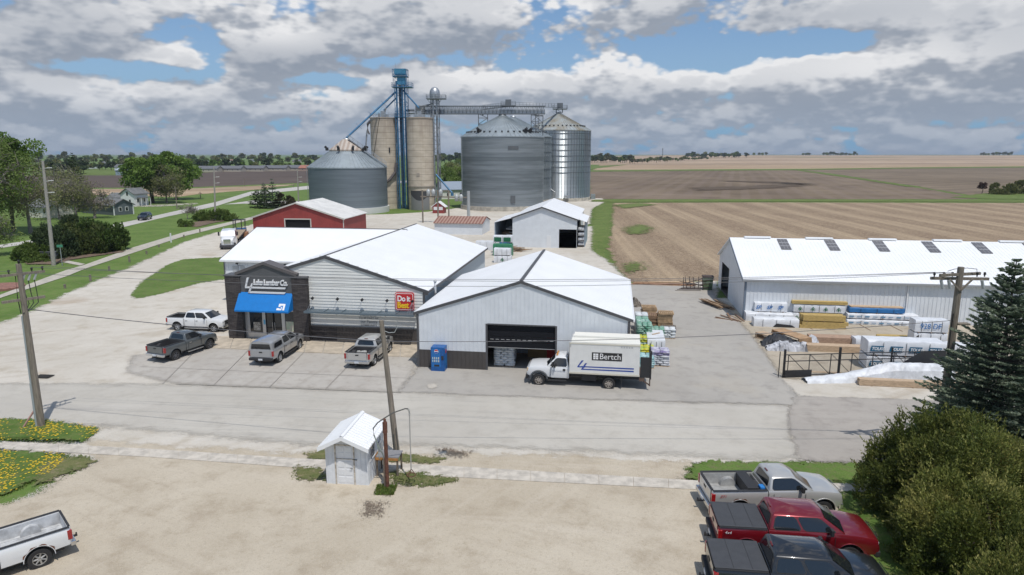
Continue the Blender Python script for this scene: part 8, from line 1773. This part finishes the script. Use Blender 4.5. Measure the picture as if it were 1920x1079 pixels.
shrub('dark_shrub', 'large dark green spreading shrub in the bed right of the tall pale pole', at(150, 474), (5.3, 4, 5.2), 16000, .34, leaf_mat('shrub_olive', (.045, .07, .018), (.085, .115, .03), (.14, .16, .05)), 21, k=50, group=GS, aspect=2.)
shrub('dark_shrub', 'big rounded dark shrub at the right end of the bed', at(188, 471), (4.6, 4, 5.0), 14000, .34, leaf_mat('shrub_green', (.045, .075, .018), (.075, .125, .026), (.12, .18, .04)), 22, k=46, group=GS, aspect=2.)
shrub('dark_shrub', 'very dark pointed juniper directly right of the tall pale pole', at(105, 482), (3.1, 3, 5.0), 12000, .28, lf_dark, 23, k=40, group=GS, aspect=2.)
shrub('dark_shrub', 'low light green shrub at the left end of the bed', at(63, 487), (2.6, 2.2, 2.6), 6000, .26, lf_mid, 24, k=26, group=GS, aspect=1.8)
shrub('dark_shrub', 'upright dark green yew behind the middle of the bed', at(137, 465), (2.4, 2, 5.6), 7000, .3, lf_dark, 25, k=30, group=GS, aspect=2.)
for i, (px, py, w, h) in enumerate(((52, 492, 1.1, .9), (68, 493, 1.2, .8), (80, 492, 1.0, .7))): shrub('low_plant', 'small mounded plant at the front of the shrub bed, %s' % ['left one', 'middle one', 'right one'][i], at(px, py), (w, w, h), 900, .2, lf_mid, 30+i, k=10, group='mounded plants at the shrub bed', cat='plant', aspect=1.8)
g_mulch = ground_mat('bark_mulch', [(.14, .10, .075), (.19, .14, .10), (.10, .075, .055)], [.4, 2.], amp=.8, soft=.5)
sheet('mulch_bed', PP([(50,497),(45,489),(110,484),(230,468),(232,474),(190,480),(140,487),(100,497)]), g_mulch, ZG, .5, 1)
sheet('mulch_bed', PP([(352,424),(360,418),(430,409),(447,408),(445,412),(400,419),(370,427)]), g_mulch, ZG, .8, 1)
deciduous('leafy_tree', 'small pale leafy tree cut off by the left edge above the trail', at(-12, 480), 7.5, (4.4, 3.5, 3.8), 3000, .25, leaf_mat('leaf_pale', (.12, .17, .04), (.17, .23, .05), (.22, .26, .09)), 12, m_barkg, twigs=8, k=24, tr=.2)
GM = 'low bushes between trail and highway'
shrub('low_bush', 'wide low green bush under the line pole by the highway', at(400, 414), (5.2, 2.6, 2.7), 6000, .3, lf_mid, 40, k=34, group=GM, aspect=1.6)
shrub('low_bush', 'small green bush left of the wide one by the highway', at(349, 425), (1.8, 1.6, 1.9), 1800, .28, lf_mid, 41, k=14, group=GM, aspect=1.6)
deciduous('leafy_tree', 'tiny bare young tree between the highway and the low bushes', at(352, 411), 4., (4, 2, 1.9), 150, .15, lf_brown, 13, m_barkg, twigs=8, k=20, tr=.12)
GC = 'conifers at the highway turning'
for i, (px, py, h, w, m_) in enumerate(((483, 390, 5.2, 3.2, lf_dark), (500, 391, 6.0, 3.4, lf_dark), (513, 391, 8.4, 3.0, lf_spr), (497, 385, 6.8, 2.6, lf_spr))): conifer('conifer', ['dark squat conifer at the left of the turning group', 'broad dark conifer in the middle front of the turning group', 'tallest bluish conifer of the turning group', 'bluish conifer at the back of the turning group'][i], at(px, py), h, w, m_, 50+i, levels=14, per=10, n_sp=26, leaf=.5, group=GC, zb=.02)
shrub('dark_shrub', 'brown-green round bush right of the turning conifers', at(531, 390), (4.2, 3., 3.9), 4000, .4, leaf_mat('leaf_maroon', (.05, .045, .025), (.08, .07, .035), (.10, .09, .05)), 55, k=26, group=GC, aspect=1.6)
shrub('low_bush', 'dark low bush left of the squat grain bin', at(572, 391), (2.2, 2., 1.6), 1200, .35, lf_dark, 56, k=12, group=GM, aspect=1.6)
shrub('low_bush', 'green bush behind the low red-roofed shed', at(880, 424), (2.2, 2., 1.5), 1800, .3, lf_mid, 57, k=14, group=GM, aspect=1.6)
# trees seen between the silo and the large bin
GE = 'trees beyond the elevator'
for i, (px, py, h, w, m_) in enumerate(((836, 358, 12, 6, lf_mid), (850, 350, 15, 6, lf_olive), (862, 362, 12, 7, lf_mid), (843, 338, 13, 5, lf_bright), (858, 330, 14, 6, lf_mid))): deciduous('leafy_tree', ['bushy green tree just right of the grey leg', 'olive tree in the middle of the gap by the large bin', 'green tree touching the left edge of the large bin', 'bright young tree higher up in the gap', 'farther green tree at the top of the gap'][i], at(px, py), h, (w, w, h*.5), 2500, .6, m_, 60+i, group=GE, k=18, tr=.3, hollow=.2)
# field edge shrubs on the right
deciduous('leafy_tree', 'small dark reddish tree alone on the far field edge at right', at(1841, 363), 5.2, (2.2, 2, 2.4), 700, .5, leaf_mat('leaf_darkred', (.05, .025, .02), (.07, .035, .025), (.09, .05, .03)), 70, k=10, tr=.15)
for i, (px, py) in enumerate(((1880, 365), (1908, 364))): shrub('low_bush', ['grey-green brush on the grassy ditch at the right edge, left', 'grey-green brush on the grassy ditch at the right edge, right'][i], at(px, py), (6, 4, 4.5), 1500, .6, lf_olive, 72+i, k=16, group='brush at the far ditch', aspect=1.6)
sheet('ditch_grass', PP([(1780,371),(1850,363),(2300,366),(2300,377),(1860,374)]), g_wild, Z(), 3, 3)
sheet('field_edge_grass', PP([(1108,379),(1112,375.2),(1500,374.6),(2500,376.5),(2500,381),(1500,379),(1150,380)]), g_wild, Z(), 2, 3)
for L_ in ([(1106,320.5),(1300,319.3),(1490,318.6),(1490,319.6),(1300,320.8),(1106,322.5)], [(1490,317.5),(1700,314.5),(2300,309.),(2300,311.5),(1700,316.5),(1500,319.6)], [(1486,319),(1500,319),(1600,333),(1720,351),(1700,351),(1590,334)], [(1560,299),(1700,297.5),(1900,298.5),(1900,300.3),(1700,300.),(1560,300.6)]):
    sheet('field_edge_grass', PP(L_), g_wild, Z(), 5, 4)
sheet('far_grass', PP([(1106,320),(1106,312),(1180,309),(1120,316)]), g_wild, Z(), 5, 4)
sheet('far_grass', PP([(60,330),(60,318),(300,316),(640,310),(700,316),(440,321),(250,328)]), g_wild, Z(), 8, 6)
# ---------------- houses on the left
m_shing = mat('grey_shingles', (.16, .165, .17), .9, var=.2, vscale=1.); m_hw = mat('house_white', (.68, .69, .68), .6)
def house(label, px, py, W_, D_, H_, ridge, rz, wall, roof, wins=2, name='house', group=None, door=False, loc=None):
    t_ = thing(name, label, 'house', P(px, py) if loc is None else loc, rz, group)
    mb = MB(); mb.box(0, W_, 0, D_, 0, H_); mb.prism([(0, H_), (D_, H_), (D_/2, H_+ridge)], 0, W_, 'x'); mb.build('wall', wall, t_)
    mb = MB(); mb.prism([(-.4, H_-.2), (D_/2, H_+ridge+.02), (D_/2, H_+ridge+.2), (-.4, H_+.02)], -.4, W_+.4, 'x'); mb.prism([(D_/2, H_+ridge+.02), (D_+.4, H_-.2), (D_+.4, H_+.02), (D_/2, H_+ridge+.2)], -.4, W_+.4, 'x'); mb.build('roof', roof, t_)
    for k in range(wins):
        mb = MB(); x = W_*(k+.5)/wins; mb.box(x-.45, x+.45, -.04, .0, 1., 2.2); w_ = mb.build('window', m_hw, t_); mb = MB(); mb.box(x-.35, x+.35, -.06, -.04, 1.1, 2.1); mb.build('pane', m_glass, w_)
    return t_
fh = house('white two-storey farmhouse with grey roof behind the dark grey house', 0, 0, 5.2, 4.9, 3.5, 1.5, R(74), m_hw, m_shing, 2, loc=P(253, 387))
mb = MB(); mb.box(.9, 4.4, 4.9, 10.5, 0, 2.4); mb.prism([(.9, 2.4), (4.4, 2.4), (2.65, 3.5)], 4.9, 10.5, 'y'); mb.build('wall', m_hw, fh)
mb = MB(); mb.prism([(.5, 2.15), (2.65, 3.52), (2.65, 3.7), (.5, 2.35)], 4.95, 10.8, 'y'); mb.prism([(2.65, 3.52), (4.8, 2.15), (4.8, 2.35), (2.65, 3.7)], 4.95, 10.8, 'y'); mb.build('roof', m_shing, fh)
for y, z_ in ((1.6, .8), (2.4, 3.1), (3.6, .8)): mb = MB(); mb.box(-.06, 0, y-.3, y+.3, z_, z_+1.1); mb.build('window', m_glass, fh)
mb = MB(); mb.box(1., 4.6, -1.6, 0, 2.3, 2.45); mb.build('porch_roof', m_shing, fh)
for x in (1.1, 2.8, 4.5): mb = MB(); mb.box(x-.07, x+.07, -1.55, -1.41, 0, 2.3); mb.build('porch_post', m_hw, fh)
rg = R(-32); m_hg = mat('dark_grey_siding', (.10, .12, .13), .6, var=.1)
gh = thing('house', 'long low dark grey house with white corner trim behind the bare trees', 'house', P(214, 404.5)-Vector((math.cos(rg), math.sin(rg), 0))*15, rg)
WG, DG, HG, RG = 15, 5.0, 2.5, 1.35
mb = MB(); mb.box(0, WG, 0, DG, 0, HG); mb.prism([(0, HG), (DG, HG), (DG/2, HG+RG)], 0, WG, 'x'); mb.build('wall', m_hg, gh)
mb = MB(); mb.prism([(-.4, HG-.2), (DG/2, HG+RG+.02), (DG/2, HG+RG+.18), (-.4, HG)], -.4, WG+.35, 'x'); mb.prism([(DG/2, HG+RG+.02), (DG+.4, HG-.2), (DG+.4, HG), (DG/2, HG+RG+.18)], -.4, WG+.35, 'x'); mb.build('roof', m_shing, gh)
mb = MB(); mb.box(WG-.1, WG+.05, -.05, .2, 0, HG); mb.box(WG-.1, WG+.05, DG-.2, DG+.05, 0, HG); mb.build('corner_trim', m_hw, gh)
for y in (1.7, 3.3): mb = MB(); mb.box(WG+.0, WG+.05, y-.4, y+.4, .9, 2.0); w_ = mb.build('window', m_hw, gh); mb = MB(); mb.box(WG+.05, WG+.07, y-.3, y+.3, 1., 1.9); mb.build('pane', m_glass, w_)
house('pale garage partly hidden by the trees left of the grey house', 60, 407, 7, 6, 2.6, 1.6, R(-20), mat('cream_siding', (.6, .58, .5), .6), m_shing, 2, loc=P(56, 408))
# ---------------- town on the left horizon
HZ = lambda x, y: 0.
def hill(x, y): 
    a = np.clip((np.asarray(y, float)-1000)/1700, 0, 1); b_ = np.clip((np.asarray(x, float)-100)/700, 0, 1); return 9.6*(a*a*(3-2*a))*(b_*b_*(3-2*b_))
gx = np.concatenate([np.linspace(100, 4200, 83)]); gy = np.linspace(1000, 3400, 61); X, Y = np.meshgrid(gx, gy); Zh = hill(X, Y)+.15+.5*np.sin(X*.004+Y*.003)*np.clip((Y-1000)/600, 0, 1)*np.clip((X-100)/700, 0, 1)
idx = np.arange(X.size).reshape(X.shape); F = np.stack([idx[:-1, :-1].ravel(), idx[:-1, 1:].ravel(), idx[1:, 1:].ravel(), idx[1:, :-1].ravel()], 1)
g_hill = ground_mat('hill_stubble', [(.36, .26, .175), (.42, .32, .225), (.25, .18, .13)], [.004, .012], bump=0, alpha=False, rows=[(R(4), 180., (.47, .37, .27), .5), (R(4), 420., (.22, .16, .11), .5)], patches=[(.0016, .58, .66, (.10, .13, .045), .7, 3.)])
tag(np_mesh('hill', np.stack([X.ravel(), Y.ravel(), Zh.ravel()], 1), F, g_hill, smooth=True), kind='structure')
protos = []
for i, (h, w, n, m_, kk) in enumerate(((11, 5.5, 420, lf_mid, 12), (13, 6, 420, lf_olive, 12), (10, 4.5, 380, lf_bright, 10), (12, 6, 420, lf_dark, 10), (14, 6.5, 440, leaf_mat('leaf_hazy', (.09, .10, .05), (.13, .14, .07), (.16, .16, .09)), 14), (9, 5, 360, lf_brown, 12))):
    r = np.random.default_rng(200+i); q, tone, cc = crown_pts(r, n, kk, (w, w, h*.42), hollow=.2); q[:, 2] += h*.56; q = q[q[:, 2] > .5]
    V = []; 
    d = r.normal(size=(len(q), 3)); d /= np.linalg.norm(d, axis=1, keepdims=True); s = np.cross(d, r.normal(size=(len(q), 3))); s /= np.linalg.norm(s, axis=1, keepdims=True); Lf = 2.3*r.uniform(.6, 1.3, (len(q), 1))
    V = np.stack([q-d*Lf*.5, q+s*Lf*.35, q+d*Lf*.5, q-s*Lf*.35], 1).reshape(-1, 3); F = np.arange(len(V)).reshape(-1, 4)
    tv = np.array([(.35*math.cos(a), .35*math.sin(a), z_) for z_ in (0, h*.5) for a in np.arange(4)*math.pi/2]); o0 = len(V); F = np.concatenate([F, np.array([(o0+k, o0+(k+1) % 4, o0+4+(k+1) % 4, o0+4+k) for k in range(4)])]); V = np.concatenate([V, tv])
    o = np_mesh('distant_tree', V, F, m_); a = o.data.attributes.new('rnd', 'FLOAT', 'FACE'); a.data.foreach_set('value', np.concatenate([r.uniform(0, 1, len(q)), [0.]*4]).astype(np.float32)); protos.append(o)
used_p = set(); kinds = ['green bushy', 'olive', 'bright green', 'dark', 'hazy budding', 'brownish bare']
def far_tree(i, loc, s, label, group):
    if i in used_p: o = protos[i].copy(); COL.objects.link(o)
    else: o = protos[i]; used_p.add(i)
    o.location = loc; o.scale = (s, s, s*rnd.uniform(.85, 1.15)); o.rotation_euler.z = rnd.uniform(0, 6.28); tag(o, label, 'tree', group)
rnd.seed(3)
def band(n, x0, x1, yf, smin, smax, wts, where, group):
    for k in range(n):
        px = x0+(x1-x0)*(k+rnd.uniform(.1, .9))/n; i = rnd.choices(range(6), wts[:5]+(wts[5]*.4,))[0]; py = yf(px)+rnd.uniform(-1, 1)
        far_tree(i, P(px, py), rnd.uniform(smin, smax), '%s tree %s' % (kinds[i], where), group+', '+kinds[i])
band(72, -420, 600, lambda x: 303.5, 1.05, 1.65, (4, 3, 2, 2, 4, 1), 'in the farthest row along the left horizon', 'trees on the left horizon')
band(52, -60, 600, lambda x: 309, .65, 1.05, (4, 3, 3, 1, 3, 1), 'in the middle row of the town behind the dark field', 'trees in the town')
band(34, 62, 330, lambda x: 319, .6, .95, (3, 3, 2, 2, 2, 1), 'in the front row beyond the dark field at left', 'trees at the near edge of the town')
band(12, 85, 160, lambda x: 326, .8, 1.0, (1, 0, 0, 5, 0, 0), 'near the tall pale pole beyond the dark field', 'dark trees by the dark field')
band(16, 350, 580, lambda x: 318.8, .7, 1.05, (2, 1, 3, 2, 1, 0), 'between the long grey-roofed apartments', 'trees by the apartments')
band(9, 815, 868, lambda x: 306, 1.1, 1.6, (3, 1, 0, 4, 1, 0), 'on the horizon in the gap by the large bin', 'horizon trees in the gap')
band(24, 1102, 1185, lambda x: 306-(x-1102)*.01, 1.0, 1.4, (1, 0, 0, 6, 1, 0), 'on the horizon just right of the shiny bin', 'dark horizon trees right of the bins')
band(34, 1180, 1330, lambda x: 307.5-(x-1180)*.05, .7, 1.1, (3, 3, 2, 1, 3, 2), 'in the hedgerow running to the horizon on the right', 'hedgerow trees on the right')
for k in range(26):
    px = 1290+100*(k+rnd.random())/26; o = ZAT(px, 293.5, 2000); x, y = o.x, 2000+rnd.uniform(-60, 60); i = rnd.choice((0, 3, 3, 1)); far_tree(i, Vector((x, y, float(hill(x, y)))), rnd.uniform(1.1, 1.7), '%s tree in the distant wood at the end of the hedgerow' % kinds[i], 'distant wood, '+kinds[i])
for (a, b_, n) in ((1505, 1518, 4), (1543, 1608, 18), (1838, 1850, 4), (1852, 1900, 10), (1412, 1440, 4)):
    for k in range(n):
        px = a+(b_-a)*(k+rnd.random())/n; o = ZAT(px, 292, 2650); x, y = o.x, 2650; i = rnd.choice((3, 3, 0)); far_tree(i, Vector((x, y, float(hill(x, y)))), rnd.uniform(.8, 1.4), '%s tree in the tiny clump on the right skyline' % kinds[i], 'skyline trees at right, '+kinds[i])
for i in range(6):
    if i not in used_p: bpy.data.objects.remove(protos[i])
m_ra = mat('apartment_roof', (.13, .135, .15), .9); m_br = mat('brick_house', (.27, .13, .10), .9); m_beige = mat('beige_siding', (.42, .38, .31), .7); m_brf = mat('brown_roof', (.22, .14, .11), .9)
apt = house('long low apartment block with grey roof behind the dark field, leftmost of the row', 0, 0, 24, 10, 2.8, 2.2, R(-6), m_beige, m_ra, 5, 'apartment_block', 'grey-roofed apartments', loc=P(357, 323))
for k, px in enumerate((402, 445, 488, 530)):
    o = copy_tree(apt); o.location = P(px, 322.5-k*.6); o['label'] = 'long low apartment block with grey roof, %s of the row from the left' % ['second', 'third', 'fourth', 'fifth'][k]
far_h = [(215, 320, 11, m_hw, m_ra, 'white house with dark roof'), (160, 317, 9, m_hw, m_ra, 'small white house'), (190, 312, 12, m_beige, m_ra, 'beige house'), (236, 317, 10, mat('maroon_wall', (.10, .03, .035), .8), m_brf, 'dark maroon house'), (254, 318, 10, m_hw, m_shing, 'white house with pale roof'), (340, 312, 10, m_hw, m_ra, 'white house'), (372, 309, 14, m_hw, m_shing, 'large white house on the rise'), (120, 313, 9, m_hw, m_ra, 'white house'), (468, 305, 14, m_hw, m_ra, 'white house'), (548, 306, 14, m_beige, m_ra, 'beige house'), (428, 305, 12, m_hw, m_brf, 'white house with brown roof')]
places = ['beyond the dark field left of the metal shed', 'in the town left of the beige one', 'in the town beyond the white ones', 'just left of the metal shed', 'above the metal shed', 'above the big green trees', 'with bright walls right of the big green trees', 'farthest left in the town', 'on the skyline above the apartments', 'on the skyline near the squat bin', 'on the skyline between the tree crowns']
for (px, py, w, wl__, rf, lab), pl in zip(far_h, places): house(lab+' '+pl, px, py, w, 8, 3.2, 2.4, R(-10), wl__, rf, 3)
house('red-brown roofed long building at the right end of the apartments', 560, 321, 30, 12, 2.6, 2.4, R(-6), mat('tan_wall', (.4, .3, .24), .8), mat('red_tile_roof', (.32, .14, .10), .85), 4, 'long_building')
tb_ = house('pale blue-grey metal shed beyond the dark field', 217, 329, 15, 9, 3.6, 1.4, R(-4), mat('blue_grey_wall', (.25, .32, .38), .6), mat('blue_grey_roof', (.33, .39, .44), .6), 0, 'metal_shed')
house('blue-roofed house in the gap between the silos and the large bin', 828, 374, 9, 8, 3.2, 2.4, R(20), m_hw, mat('blue_roof', (.25, .30, .37), .8), 2)
house('white farm building between trees in the gap by the large bin', 846, 318, 22, 10, 4, 2.5, R(0), m_hw, m_ra, 3)
rt = thing('radio_mast', 'thin radio mast on the horizon above the hedgerow', 'mast', Vector((ZAT(1242, 296, 1500).x, 1500, 2))); mb = MB(); lattice(mb, 0, 0, 0, 26, 1.5, 1.5, 3, .25, .12); mb.build('mast_frame', m_dsteel, rt)

# ---------------- thin air over the plain
hb = MB(); hb.box(-6000, 6000, -70, 9000, -1.2, 42); hm = bpy.data.materials.new('thin_haze'); hm.use_nodes = True; ht = hm.node_tree; ht.nodes.clear()
pv = N(ht, 'ShaderNodeVolumePrincipled'); pv.inputs['Color'].default_value = (.72, .80, .92, 1); pv.inputs['Density'].default_value = .00009; pv.inputs['Anisotropy'].default_value = .2
ho = N(ht, 'ShaderNodeOutputMaterial'); ht.links.new(pv.outputs[0], ho.inputs['Volume']); tag(hb.build('haze', hm), kind='stuff')
